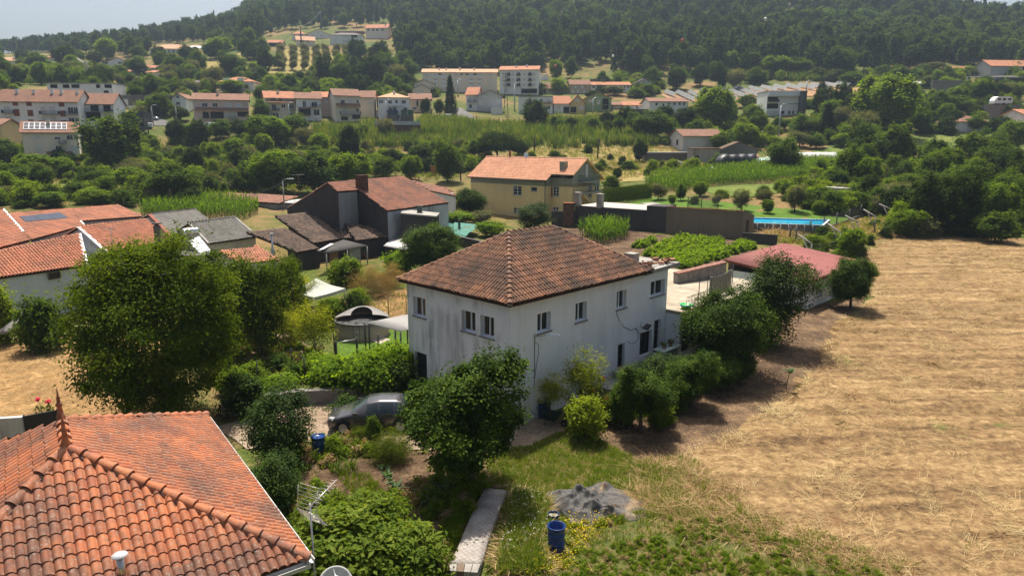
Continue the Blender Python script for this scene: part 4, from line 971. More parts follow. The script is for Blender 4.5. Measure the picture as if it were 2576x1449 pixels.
def barn():
 ze,zr = 5.7,8.75
 e0,e1 = onz(*B1(1310,688),ze),onz(*B1(1915,606),ze); hp,pp = slope_plane(e0,e1,25); ph = lambda x,y: hp(*B1(x,y))
 r1,r0 = ph(1470,350),ph(1010,386)
 k0,k1,rl,m0 = ph(1008,484),ph(818,497),ph(710,412),ph(1012,480)
 root = thing('barn','big blackened barn with red tile roof and square chimney behind the ruined sheds','barn',dn((e0+r1)/2,terr(e0.x,e0.y)))
 off = root.location; roof = MB(); bk = lambda p,q: p+pp*6.5-Vector((0,0,6.5*tan(radians(25))))
 f1 = [e0,e1,r1,r0,ph(1010,470)]; f2 = [k1,k0,r0,rl]; f3 = [bk(r1,e1),bk(rl,k1),rl,r1]
 for poly in (f1,f2,f3): roof.slab([Vector(p)-off-Vector((0,0,.03)) for p in poly],.1)
 roof = roof.build('roof',M['deck'],root)
 tile_roof(root,roof,f1,.24,.4,T_BARN,.012,0,51,.5); tile_roof(root,roof,f2,.24,.4,T_BARN,.012,0,52,.5); tile_roof(root,roof,f3,.24,.4,T_BARN,.012,0,53,.34)
 ridge_run(root,roof,[rl,r0,r1],T_BARN,.13,.42,False); ridge_run(root,roof,[r1,e1],T_BARN,.11,.42,False)
 w = MB(); zb = -.5
 def V(p,z): return dn(p,z)-off
 dv = Vector((0,0,.12))
 w.quad(V(e0,zb),V(m0,zb),m0-off-dv,e0-off-dv,m=0)                       # dark gable part
 w.quad(V(k0,zb),V(k1,zb),k1-off-dv,k0-off-dv,m=1)                       # grey wall
 gl = bk(rl,k1)
 w.quad(V(k1,zb),V(gl,zb),gl-off-dv,rl-off-dv,k1-off-dv,m=0)            # dark left gable
 w.quad(V(e0,zb),V(e1,zb),e1-off-dv,e0-off-dv,m=2)
 b1 = bk(r1,e1); w.quad(V(e1,zb),V(b1,zb),b1-off-dv,r1-off-dv,e1-off-dv,m=0); w.quad(V(b1,zb),V(gl,zb),gl-off-dv,b1-off-dv,m=0)
 w.build('wall',[W_DARK,W_GREYW,wallmat('barn_front_plaster',(.5,.52,.55),(.05,.05,.05),.5,.15,.6,.8)],root,fix=False)
 pc = ph(1058,470); MB().cbox(pc-off+Vector((0,0,.55)),(1.0,1.0,2.1),0,.95).build('chimney',plain('sooty_brick',(.10,.055,.04),.95,.1,var=.5,scale=2),root)
 # tiled annexes beyond the barn
 r,q = pitched('shed','lower red tiled annex just behind the big barn',B1,[(1738,488),(1995,540),(1880,462),(1560,392)],5.2,24,T_BARN,.24,.4,W_DIRTY,'shed',single=0,seed=55,singleridge=False)
 r,q = pitched('shed','weathered brown tiled shed between the barn and the yellow house',B1,[(1990,455),(2185,452),(2170,362),(1930,402)],3.2,24,T_RUIN,.24,.4,W_DARK,'shed',jit=.03,seed=57,singleridge=False)
 w0 = onz(*B1(1650,660),4.4);
 q = [onz(*B1(*p),5.5) for p in ((1440,705),(1800,738),(1830,705),(1470,668))]; c = sum(q,Vector())/4
 r = thing('lean_to','dark concrete lean-to with a pipe vent against the white barn wall','shed',dn(c,terr(c.x,c.y)))
 MB().slab([p-r.location for p in q],.15).build('roof',M['concrete'],r); MB().slab([dn(c+(p-c)*.96,5.33)-r.location for p in q],5.5).build('wall',W_DARK,r)
 MB().cbox(dn(c,5.8)-r.location,(.5,.5,.9)).cbox(dn(c,6.25)-r.location,(.8,.7,.1)).build('chimney',M['concrete_dark'],r)
 # ruined tiled sheds in front
 root = thing('ruined_shed','row of collapsing farm sheds with sagging brown tile roofs in front of the barn','shed',(-15,62,0)); off = root.location
 def fac(pts,seed,jit=.03,deg=20):
  q = [onz(*B1(*pts[0][:2]),pts[0][2]),onz(*B1(*pts[1][:2]),pts[0][2])]; hp,_ = slope_plane(q[0],q[1],deg); q += [hp(*B1(*p[:2])) for p in pts[2:]]
  rf = MB().slab([p-off-Vector((0,0,.05)) for p in q],.12).build('roof',M['deck'],root); tile_roof(root,rf,q,.24,.38,T_RUIN,jit,0,seed,.55)
  return q
 q1 = fac([(575,1012,2.9),(885,960,3.0),(560,706,4.6),(195,742,4.6)],61)
 q2 = fac([(420,1102,2.5),(628,1066,2.7),(300,868,4.0),(-90,900,4.0)],62)
 q3 = fac([(885,962,2.9),(1200,950,2.9),(830,790,3.8),(700,772,4.1)],63)
 q4 = fac([(1000,985,2.8),(1330,945,2.9),(1250,860,3.7),(880,815,3.8)],64)
 MB().tube([q1[3]-off,q1[2]-off],.13,7).tube([q2[3]-off,q2[2]-off],.13,7).build('ridge_beam',T_RUIN,root)
 w = MB()
 for a,b in ((q1[0],q1[1]),(q2[0],q2[1]),(q3[0],q3[1]),(q4[0],q4[1]),(q4[1],q4[2]),(q2[1],q2[2])):
  w.quad(V_(a,-.5,off),V_(b,-.5,off),V_(b,b.z-.15,off),V_(a,a.z-.15,off))
 w.build('wall',W_DARK,root,fix=False)
 # dark corrugated canopy with posts
 q = [onz(*B1(*p),z) for *p,z in ((690,1112,2.5),(1112,1030,2.6),(868,970,3.0),(600,1080,2.9))]
 r = thing('canopy','dark corrugated cement canopy on posts with one pale translucent sheet','canopy',dn((q[0]+q[1])/2,0)); off = r.location
 corrug('roof',r,q[0],q[1],q[2],q[3],.18,.03,M['dark_sheet'],False)
 q5 = [onz(*B1(*p),z) for *p,z in ((628,1072,2.98),(672,1066,2.98),(775,1012,3.0),(745,1008,3.02))]; MB().slab([p-off for p in q5],.02).build('translucent_sheet',M['white'],r)
 for s in (.02,.98,.5): p = q[0].lerp(q[1],s); MB().tube([dn(p,-.2)-off,p-off-Vector((0,0,.05))],.07,6).build('post',M['concrete'],r)
 w = MB();
 for s0,s1,mt,dpt in ((.35,.55,0,1.2),(.68,.95,1,.6)):
  a = q[0].lerp(q[1],s0); b = q[0].lerp(q[1],s1); bb = (q[3]-q[0]); bb.z = 0; bb = bb.normalized()*dpt
  w.quad(dn(a+bb,-.2)-off,dn(b+bb,-.2)-off,dn(b+bb,2.5)-off,dn(a+bb,2.5)-off,m=mt)
 w.build('wall',[plain('bare_brick',(.25,.13,.09),.9,.1,var=.3,scale=5),M['concrete']],r,fix=False)
 for k,(p,qq) in enumerate((((1030,950),(1120,1220)),((1060,950),(1145,1215)),((1045,945),(1100,1225)))):
  a = onz(*B1(*p),3.0); b = onz(*B1(*qq),.2); t = tag(MB().tube([a-b,(0,0,0)],.07,4).build('plank',plain('red_plank',(.22,.09,.06),.85,.1),None,b),('red brown plank leaning on the ruined shed, its top furthest from the barn','red brown plank leaning on the ruined shed, its foot closest to the barn','red brown plank leaning on the ruined shed between its two neighbours')[k],'plank','planks leaning on the shed')
 a,b = onz(*B1(1345,700),5.3),onz(*B1(1240,1110),.2); tag(MB().tube([a-b,(0,0,0)],.1,6).build('pole',M['wood'],None,b),'long bare wooden pole leaning against the dark barn wall','pole')
 # zinc sheets over a coop
 q = [onz(*B1(*p),z) for *p,z in ((1265,1035,2.3),(1500,1075,2.2),(1610,970,2.6),(1380,940,2.6))]
 r = thing('coop','low coop roofed with pale corrugated zinc sheets beside the citrus trees','shed',dn((q[0]+q[2])/2,0)); off = r.location
 corrug('roof',r,q[0],q[1],q[2],q[3],.2,.03,M['zinc_sheet'],False); c = (q[0]+q[2])/2; MB().slab([dn(c+(p-c)*.9,2.15)-off for p in q],2.3).build('wall',W_DARK,r)
 # small sheds at far left of the barn with its zinc and tile roof
 q = [onz(*B0(2095,562),3.7),onz(*B1(225,612),3.7)]; hp,_ = slope_plane(q[0],q[1],14); q += [hp(*B1(415,545)),hp(*B0(2290,505))]
 r = thing('shed','long low open shed with red tile roof beside the maize plot','shed',dn((q[0]+q[2])/2,terr(q[0].x,q[0].y))); off = r.location
 rf = MB().slab([p-off for p in q],.12).build('roof',M['deck'],r); tile_roof(r,rf,q,.24,.4,T_BARN,.02,0,66)
 c = (q[0]+q[2])/2; MB().slab([dn(c+(p-c)*.94,3.5)-off for p in q],4).build('wall',W_GREYW,r)
 q = [onz(*B1(*p),z) for *p,z in ((200,622,3.2),(380,635,3.1),(470,565,3.6),(300,585,3.6))]
 r = thing('zinc_canopy','pale zinc sheet canopy beside the utility pole and barn gable','canopy',dn((q[0]+q[2])/2,terr(q[0].x,q[0].y))); off = r.location
 corrug('roof',r,q[0],q[1],q[2],q[3],.25,.03,M['zinc_sheet'],False)
 for p in q: MB().tube([dn(p,r.location.z-.3)-off,p-off],.06,5).build('post',M['wood'],r)
def V_(p,z,off): return dn(p,z)-off
barn()
# ------------------------------------------------------------------ yellow house, its garage wall and garden
YEL = wallmat('yellow_render',(.80,.62,.30),(.3,.24,.13),.2,.06,.5,.2)
GGR = wallmat('grey_green_render',(.27,.29,.22),(.14,.15,.12),.2,.08,.5,.2)
def yellow_house():
 e = Vector((.743,-.669,0)).normalized(); g = Vector((-e.y,e.x,0)); PA = Vector((-7,117,0)); L1,L2,DP = 16.6,4.0,8.4; st = 1.2
 ze,zr = 7.75,10.6; zb = 1.1
 P = lambda a,b,z: PA+e*a+g*b+Vector((0,0,z))
 root = thing('house','large yellow house with orange tile roof and outside staircase on its gable','house',P(8,5,zb)); off = root.location
 y0 = P(0,0,0); O2 = P(L1,st,0)
 def op(bl,tr,O,d,f=B2): a0,z0 = wall_hit(*f(*bl),O,d); a1,z1 = wall_hit(*f(*tr),O,d); return (a0,a1,z0,z1)
 w1 = [op((10,525),(95,437),y0,e),op((187,490),(249,449),y0,e),op((12,705),(86,658),y0,e)]
 w2 = [op((405,538),(468,418),O2,e),op((405,726),(462,648),O2,e)]
 OG = P(L1+L2,st,0); DG = DP-st
 w3 = [op((825,490),(870,405),OG,g),op((760,560),(797,420),OG,g),op((728,352),(752,222),OG,g)]
 w1 = [o for o in w1]; m = MB(); zs = 6.45
 wall_open(m,y0,e,L1,-.3,zs,w1,.18,0); wall_open(m,y0,e,L1,zs,ze,[],.1,1)
 wall_open(m,P(L1,0,0),g,st,-.3,zs,[],.1,0); wall_open(m,P(L1,0,0),g,st,zs,ze,[],.1,1)
 wall_open(m,O2,e,L2,-.3,zs,w2,.18,0); wall_open(m,O2,e,L2,zs,ze,[],.1,1)
 wall_open(m,OG,g,DG,-.3,zs,w3[:2],.18,0); wall_open(m,OG,g,DG,zs,ze,[],.1,1)
 wall_open(m,P(0,DP,0),-g,DP,-.3,ze,[],.1,0); wall_open(m,P(L1+L2,DP,0),-e,L1+L2,-.3,ze,[],.1,0)
 m.quad(P(L1+L2,st,ze),P(L1+L2,DP,ze),P(L1+L2,DP/2,zr-.15),m=1); m.quad(P(0,DP,ze),P(0,0,ze),P(0,DP/2,zr-.15),m=1)
 m.v = [tuple(Vector(v)-off) for v in m.v]; m.build('wall',[YEL,GGR],root,fix=False)
 fm = plain('blue_frame',(.16,.22,.27),.5,.3)
 for o,nm,rw in zip(w1,(2,1,2),(3,1,2)): window(root,y0,e,o,.18,nm,fmat=M['frame_white'],rows=rw,fw=.07,silmat=fm)
 for o,nm,rw in zip(w2,(2,2),(4,3)): window(root,O2,e,o,.18,nm,rows=rw,fw=.07,silmat=fm)
 for o in w3[:2]: window(root,OG,g,o,.18,2,rows=3,fw=.07,sill=False)
 window(root,OG,g,w3[2],-.03,1,'door',M['frame_white'],M['shutter'],sill=False)
 a0,z0 = wall_hit(*B2(365,540),O2,e); a1,z1 = wall_hit(*B2(402,445),O2,e)
 q = O2+e*(a1+.05); MB().box(0,-.03,0,.75,.03,z1-z0,0,Matrix.Translation(q-off+Vector((0,0,z0))) @ Matrix.Rotation(atan2(-e.y-.4*1,-e.x+.4*-.5)+.0,4,'Z')).build('shutter',plain('red_shutter',(.22,.05,.035),.6,.3),root)
 # roof
 ov = .55; s = (zr-ze)/(DP/2)
 f0,f1 = P(-.3,-ov,ze-s*ov),P(L1+.3,-ov,ze-s*ov); f2,f3 = P(L1+.3,st-ov+.1,ze-s*ov+s*(st+.1)),P(L1+L2+ov,st-ov+.1,ze-s*ov+s*(st+.1)); r0,r1,rm = P(-.3,DP/2,zr),P(L1+L2+ov,DP/2,zr),P(L1+.3,DP/2,zr)
 b0,b1 = P(-.3,DP+ov,ze-s*ov),P(L1+L2+ov,DP+ov,ze-s*ov); roof = MB()
 for poly in ((f0,f1,rm,r0),(f2,f3,r1,rm),(b1,b0,r0,r1)): roof.slab([p-off-Vector((0,0,.03)) for p in poly],.14)
 roof = roof.build('roof',plain('yellow_eave',(.5,.36,.14),.8,.2),root)
 tile_roof(root,roof,[f0,f1,rm,r0],.25,.4,T_YELL,.004,0,71,.34); tile_roof(root,roof,[f2,f3,r1,rm],.25,.4,T_YELL,.004,0,72,.34); tile_roof(root,roof,[b1,b0,r0,r1],.25,.4,T_YELL,.004,0,73,.34)
 ridge_run(root,roof,[r0,r1],T_YELL,.14,.42,False)
 MB().tube([f0-off+Vector((0,0,-.1))-g*.06,f1-off+Vector((0,0,-.1))-g*.06],.07,6).tube([f2-off+Vector((0,0,-.1))-g*.06,f3-off+Vector((0,0,-.1))-g*.06],.07,6).build('gutter',M['metal_dark'],root)
 dp = P(L1-.25,-.08,0)-off; MB().tube([dp+Vector((0,0,ze-.4)),dp],.06,6).build('downpipe',plain('green_pipe',(.05,.09,.07),.5,.3),root)
 cb = P(L1+1.6,st+.9,0)-off; MB().box(-.45,-.45,ze-.2,.45,.45,10.2,0,Matrix.Translation(cb) @ Matrix.Rotation(-.73,4,'Z')).build('chimney',GGR,root)
 MB().cbox(P(5,DP/2+.2,zr+.5)-off,(.35,.35,1.0)).build('chimney',M['redbrown'],root)
 # balcony, stair
 m = MB(); sl = [P(L1+L2+.02,st+.2,5.6),P(L1+L2+1.5,st+.2,5.6),P(L1+L2+1.5,DP-1.5,5.6),P(L1+L2+.02,DP-1.5,5.6)]; m.slab([p-off for p in sl],.2); m.build('balcony',M['concrete'],root)
 sl2 = [P(L1+L2+.02,st+1.5,7.2),P(L1+L2+1.3,st+1.5,7.2),P(L1+L2+1.3,DP-2,7.2),P(L1+L2+.02,DP-2,7.2)]; MB().slab([p-off for p in sl2],.15).build('balcony',M['concrete'],root)
 rl = MB()
 for poly,h in ((sl,.9),(sl2,.95)):
  for a,b in ((poly[0],poly[1]),(poly[1],poly[2]),(poly[2],poly[3])):
   for hh in (h,.1): rl.tube([a-off+Vector((0,0,hh)),b-off+Vector((0,0,hh))],.03,5)
   nn = int((b-a).length/.25)
   for k in range(nn+1): p = a.lerp(b,k/nn)-off; rl.tube([p,p+Vector((0,0,h))],.014,4)
 rl.build('railing',plain('green_rail',(.10,.14,.11),.5,.3),root)
 st_ = MB(); a = P(L1+L2+.3,DP-3.4,5.5); d = (e*.25+g*.97).normalized(); n = 16
 for k in range(n):
  p = P(L1+L2+1.0,st+1.2+.38*k,5.45-.27*k)-off; st_.cbox(p,(1.1,.42,.1),0,atan2(g.y,g.x)-pi/2)
 st_.slab([P(L1+L2+.5,st+1.0,5.4)-off,P(L1+L2+1.5,st+1.0,5.4)-off,P(L1+L2+1.5,st+1.2+.38*n,5.4-.27*n)-off,P(L1+L2+.5,st+1.2+.38*n,5.4-.27*n)-off],.22,1); st_.build('stair',[M['concrete'],YEL],root)
 t = thing('satellite_dish','small pale satellite dish on the ridge of the yellow house','satellite dish',onz(*B2(138,135),11.2))
 q = Vector((.5,-.8,.35)).to_track_quat('Z','Y').to_matrix().to_4x4(); m = MB().lathe([(0,0),(.2,.02),(.4,.1),(.41,.09),(.2,0),(0,-.02)],18); m.v = [tuple(q @ Vector(v)) for v in m.v]; m.build('reflector',M['white'],t); MB().tube([(0,0,0),(0,.05,-1.0)],.03,5).build('mast',M['metal'],t)
 # small shed behind its left end
 r,q = pitched('shed','small tile roofed hut peeping out behind the yellow house',B1,[(2115,220),(2250,238),(2330,160),(2260,160)],7.2,24,T_VILL,.3,.45,M['wood_dark'],'shed',seed=75,singleridge=False)
yellow_house()
TILEWALL = wallmat('brown_rendered_wall',(.23,.175,.125),(.1,.08,.06),.4,.2,.6,.5)
def garage():
 A = G(*B2(625,838)); B = G(*B2(2282,970)); e = (B-A); e.z = 0; L = e.length; e.normalize(); n = Vector((-e.y,e.x,0))
 hit = lambda x,y: wall_hit(*B2(x,y),A,e)
 r = thing('garage','long low flat roofed garage with black stained back wall below the yellow house','garage',A+n*3); off = r.location
 a1,z1 = hit(1340,672); a2,z2 = hit(1540,645); a0,z0 = hit(632,640)
 zt = (z0+z1)/2
 MB().slab([A+e*0-off+Vector((0,0,zt-A.z)),A+e*a1-off+Vector((0,0,zt-A.z)),A+e*a1+n*7-off+Vector((0,0,zt-A.z)),A+n*7-off+Vector((0,0,zt-A.z))],zt+1.0).build('wall',W_DARK,r)
 MB().slab([A+e*.25+n*.25-off+Vector((0,0,zt+.02-A.z)),A+e*(a1-.1)+n*.25-off+Vector((0,0,zt+.02-A.z)),A+e*(a1-.1)+n*7.2-off+Vector((0,0,zt+.02-A.z)),A+n*7.2+e*.2-off+Vector((0,0,zt+.02-A.z))],.1).build('roof',plain('roof_screed',(.42,.38,.34),.9,.2,var=.2),r)
 for x,y0,y1 in ((655,638,500),(877,655,515)):
  kx,kz = ray(*B2(x,y0)); p = onz(*B2(x,y0-8),zt+.02); zc = at(*B2(x,y1),p.y).z
  c = MB().box(-.38,-.38,zt-.1,.38,.38,zc-.12,0,Matrix.Translation(Vector((p.x,p.y,0))-off) @ Matrix.Rotation(atan2(e.y,e.x),4,'Z')).build('chimney',M['concrete'],r)
  MB().box(-.46,-.46,zc-.1,.46,.46,zc,0,Matrix.Translation(Vector((p.x,p.y,0))-off) @ Matrix.Rotation(atan2(e.y,e.x),4,'Z')).build('chimney_cap',M['concrete'],c)
 r = thing('garden_hut','garden wall building of brown render topped with a row of curved tiles','building',A+e*(a1+L)/2); off = r.location
 MB().slab([A+e*(a1+.02)-off+Vector((0,0,z2-A.z)),A+e*a2-off+Vector((0,0,z2-A.z)),A+e*a2+n*3-off+Vector((0,0,z2-A.z)),A+e*(a1+.02)+n*3-off+Vector((0,0,z2-A.z))],z2+1).build('dark_wall',W_DARK,r)
 zr = hit(2285,690)[1]; C_ = B+n*4.2
 m = MB(); P0 = A+e*(a2+.01)-n*.02; za = z2-.05
 m.quad(dn(P0,-.5)-off,dn(B,-.5)-off,dn(B,zr)-off,dn(P0,za)-off); m.quad(dn(B,-.5)-off,dn(C_,-.5)-off,dn(C_,zr-.75)-off,dn(B,zr)-off)
 m.quad(dn(P0,za)-off,dn(B,zr)-off,dn(C_,zr-.75)-off,dn(P0+n*4.2,za-.75)-off); m.build('wall',TILEWALL,r,fix=False)
 nt = int((B-P0).length/.28); me = MB()
 tm = MB();
 for k in range(7):
  a = pi*k/6
  tm.v += [(.14*cos(a),-.15,.14*sin(a)),(.11*cos(a),.5,.10*sin(a)-.05)]
 for k in range(6): tm.f.append((2*k,2*k+2,2*k+3,2*k+1)); tm.m.append(0); tm.sm.append(True)
 tme = tm.mesh('coping_tile',T_VILL); ang = atan2(e.y,e.x)
 for k in range(nt):
  p = P0.lerp(B,(k+.5)/nt); z = za+(zr-za)*(k+.5)/nt; link('coping_tile',tme,r,dn(p,z+.03)-off,(0,0,ang))
 a0,zq = wall_hit(*B2(2310,935),B,n); MB().box(0,0,0,.9,.06,2.0,0,Matrix.Translation(B+n*1.4-off+Vector((0,0,.2))+e*.03) @ Matrix.Rotation(atan2(n.y,n.x),4,'Z')).build('door',M['wood_dark'],r)
 # low brick pillar and wall at the near end
 w = thing('boundary_wall','low blackened wall with brick pillar in front of the yellow house','wall',G(*B2(540,760))); off = w.location
 a,b = G(*B2(395,840)),G(*B2(628,842)); d = (b-a).normalized(); nn = Vector((-d.y,d.x,0))*.15
 MB().slab([a+nn-off+Vector((0,0,2.2)),a-nn-off+Vector((0,0,2.2)),b-nn-off+Vector((0,0,2.2)),b+nn-off+Vector((0,0,2.2))],3).build('wall',W_DARK,w)
 c = a.lerp(b,.72)-off; MB().cbox(c+Vector((0,0,1.5)),(1.5,.6,3.6),0,atan2(d.y,d.x)).build('pillar',plain('pillar_brick',(.12,.07,.05),.9,.1,var=.4,scale=3),w)
 MB().cbox(c+Vector((0,0,3.34)),(1.6,.7,.08),0,atan2(d.y,d.x)).build('pillar_cap',plain('red_cap',(.4,.12,.07),.8,.1),w)
garage()
# ------------------------------------------------------------------ the town on the slope
def farroof(name,c,d):
 t = NT(name); gm = t.new('ShaderNodeNewGeometry'); P = gm.outputs['Position']
 n = t.noise(.7,5,.65,vec=P); n2 = t.noise(4,4,.7,vec=P)
 col = t.mix(t.ramp(n,[(.4,0),(.68,.7)]),t.ramp(n2,[(.3,tuple(x*.75 for x in c)),(.7,c)]),d); t.col(col).rough(.85)
 w = t.new('ShaderNodeTexWave'); w.inputs['Scale'].default_value = 1.3; t.lk(t.coord('Object'),w.inputs[0]); t.bump(w.outputs['Fac'],.6,.06)
 return t.done(.2)
RO,RB,RP,RG = farroof('far_orange_tiles',(.50,.21,.11),(.24,.12,.08)),farroof('far_brown_tiles',(.28,.14,.09),(.13,.08,.06)),farroof('far_pale_tiles',(.62,.36,.22),(.40,.22,.14)),farroof('far_grey_roof',(.2,.17,.16),(.1,.09,.085))
WW = wallmat('town_white',(.86,.86,.84),(.35,.33,.3),.2,.06,.3,.25); WC = wallmat('town_cream',(.82,.74,.61),(.35,.3,.24),.2,.06,.3,.25); WP = wallmat('town_pink',(.70,.54,.48),(.3,.24,.2),.2,.06,.3,.2)
WT = wallmat('town_tan',(.56,.47,.35),(.2,.17,.13),.3,.1,.3,.3); WG = wallmat('town_grey',(.56,.56,.54),(.2,.2,.2),.3,.1,.3,.3); WN = wallmat('town_green',(.30,.42,.22),(.2,.25,.15),.2,.06,.3,.2); WY = wallmat('town_yellow',(.66,.52,.25),(.35,.28,.16),.2,.06,.3,.2)
WB = wallmat('town_brick',(.24,.12,.09),(.1,.07,.06),.3,.1,.3,.3); WS = wallmat('town_stone',(.16,.15,.14),(.06,.06,.06),.5,.3,.8,.3); WK = plain('dark_cladding',(.06,.062,.07),.6,.3)
LANDMARK = []; FAC = []
def bldg(label,f,x0,x1,yb,ye,yr,roof,wall,rmat,yaw=0.,depth=9.,wins=(),name='house',cat='house',ch=(),Y=None,over=.45,group=None,note=None):
 u0,vb = f(x0,yb); u1,_ = f(x1,yb); _,ve = f(x0,ye); um,vr = f((x0+x1)/2,yr)
 if Y is None: Y = G(u0,vb).y
 A = at(u0,vb,Y); k1,_ = ray(u1,vb); W = (k1*Y-A.x)/(cos(yaw)-k1*sin(yaw)); H = at(u0,ve,Y).z-A.z
 root = thing(name,label,cat,A,yaw,group); e = Vector((cos(yaw),sin(yaw),0)); n = Vector((-e.y,e.x,0))
 if 'wood' not in label and 'pines' not in label: FAC.append((min(u0,u1),max(u0,u1),ve,vb,A.y))
 if note: LANDMARK.append((note,*f((x0+x1)/2,(ye+yb)/2)))
 ym = (A+e*W/2).y+(0 if roof == 'f' else depth/2)*cos(yaw); R = max(.3,at(um,vr,ym).z-A.z-H) if roof != 'x' else 0
 m = MB(); m.box(0,0,-4,W,depth,H)
 if roof == 'g': m.quad((0,0,H),(0,depth,H),(0,depth/2,H+R-.1)).quad((W,0,H),(W,depth,H),(W,depth/2,H+R-.1))
 if roof == 'f': m.quad((0,0,H),(W,0,H),(W/2,0,H+R-.1)).quad((0,depth,H),(W,depth,H),(W/2,depth,H+R-.1))
 m.build('wall',wall,root); o = over; rf = MB(); t = .16
 if roof == 'g':
  s = R/(depth/2); rf.slab([(-o,-o,H-s*o+.05),(W+o,-o,H-s*o+.05),(W+o,depth/2,H+R+.05),(-o,depth/2,H+R+.05)],t); rf.slab([(-o,depth/2,H+R+.05),(W+o,depth/2,H+R+.05),(W+o,depth+o,H-s*o+.05),(-o,depth+o,H-s*o+.05)],t)
 elif roof == 'f':
  s = R/(W/2); rf.slab([(-o,-o,H-s*o+.05),(W/2,-o,H+R+.05),(W/2,depth+o,H+R+.05),(-o,depth+o,H-s*o+.05)],t); rf.slab([(W/2,-o,H+R+.05),(W+o,-o,H-s*o+.05),(W+o,depth+o,H-s*o+.05),(W/2,depth+o,H+R+.05)],t)
 elif roof == 'h':
  i = min(depth/2,W/2*.95); z0 = H+.02; z1 = H+R
  c = [(-o,-o,z0),(W+o,-o,z0),(W+o,depth+o,z0),(-o,depth+o,z0)]; r0,r1 = (i,depth/2,z1),(W-i,depth/2,z1)
  for p in ((c[0],c[1],r1,r0),(c[1],c[2],r1),(c[2],c[3],r0,r1),(c[3],c[0],r0)): rf.slab(p,t)
 else: rf.box(-.12,-.12,H+.002,W+.12,depth+.12,H+.28)
 ro = rf.build('roof',rmat,root)
 if roof in 'g' and R > 1: MB().box(-o,-o+.0,0,-o+.22,0,0).v if False else None
 O = Vector((A.x,A.y,0))
 for w in wins:
  xa,xb,ya,yb_,k = w
  a0,z0 = wall_hit(*f(xa,yb_),O,e); a1,z1 = wall_hit(*f(xb,ya),O,e); z0 -= A.z; z1 -= A.z
  a0 = max(.1,a0); a1 = min(W-.1,a1)
  if a1-a0 < .1 or z1-z0 < .08: continue
  if k in 'ds':
   fr = MB(); b = .09
   fr.box(a0-b,-.07,z0-b,a1+b,.02,z0).box(a0-b,-.07,z1,a1+b,.02,z1+b).box(a0-b,-.07,z0+.001,a0,.02,z1-.001).box(a1,-.07,z0+.001,a1+b,.02,z1-.001)
   if k == 'd' and a1-a0 > .7: fr.box((a0+a1)/2-.04,-.05,z0+.002,(a0+a1)/2+.04,.02,z1-.002)
   fo = fr.build('window',M['frame_white'],root); MB().box(a0+.001,-.03,z0+.001,a1-.001,.01,z1-.001).build('pane' if k == 'd' else 'shutter',M['glass'] if k == 'd' else M['shutter'],fo)
  elif k == 'r': MB().box(a0,-.06,z0,a1,.01,z1).build('panel',M['redbrown'],root)
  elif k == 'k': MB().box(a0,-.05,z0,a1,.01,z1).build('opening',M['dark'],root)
  elif k == 'c': MB().slab([(a0,-1.3,z0),(a1,-1.3,z0),(a1,.02,z1),(a0,.02,z1)],.12).build('canopy',RB,root)
  elif k == 'w': MB().box(a0,-1.0,z0,a1,.01,z1).build('balcony',M['white'],root)
  elif k == 'b':
   b = MB(); b.box(a0,-1.1,z0-.12,a1,.01,z0); bo = b.build('balcony',M['concrete'],root); rl = MB(); h = max(.8,z1-z0)
   rl.box(a0,-1.1,z0+h-.05,a1,-1.05,z0+h).box(a0,-1.1,z0+.02,a0+.05,-.0,z0+h-.06).box(a1-.05,-1.1,z0+.02,a1,-.0,z0+h-.06)
   nb = max(2,int((a1-a0)/.22))
   for q in range(1,nb): x = a0+(a1-a0)*q/nb; rl.box(x-.02,-1.09,z0+.002,x+.02,-1.06,z0+h-.052)
   rl.build('railing',M['metal_dark'],bo)
  elif k == 'g': MB().box(a0,-.05,z0,a1,.01,z1).build('garage_door',M['shutter'],root)
 for x,y in ch:
  a,z = wall_hit(*f(x,y),O+n*depth*.35,e); MB().box(a-.35,depth*.3,H*.9,a+.35,depth*.3+.7,z-A.z).build('chimney',wall,ro)
 return root,A,e,n,W,H,R
def row(xs,y0,y1,k): return [(a,b,y0,y1,k) for a,b in xs]
NAVY = WK
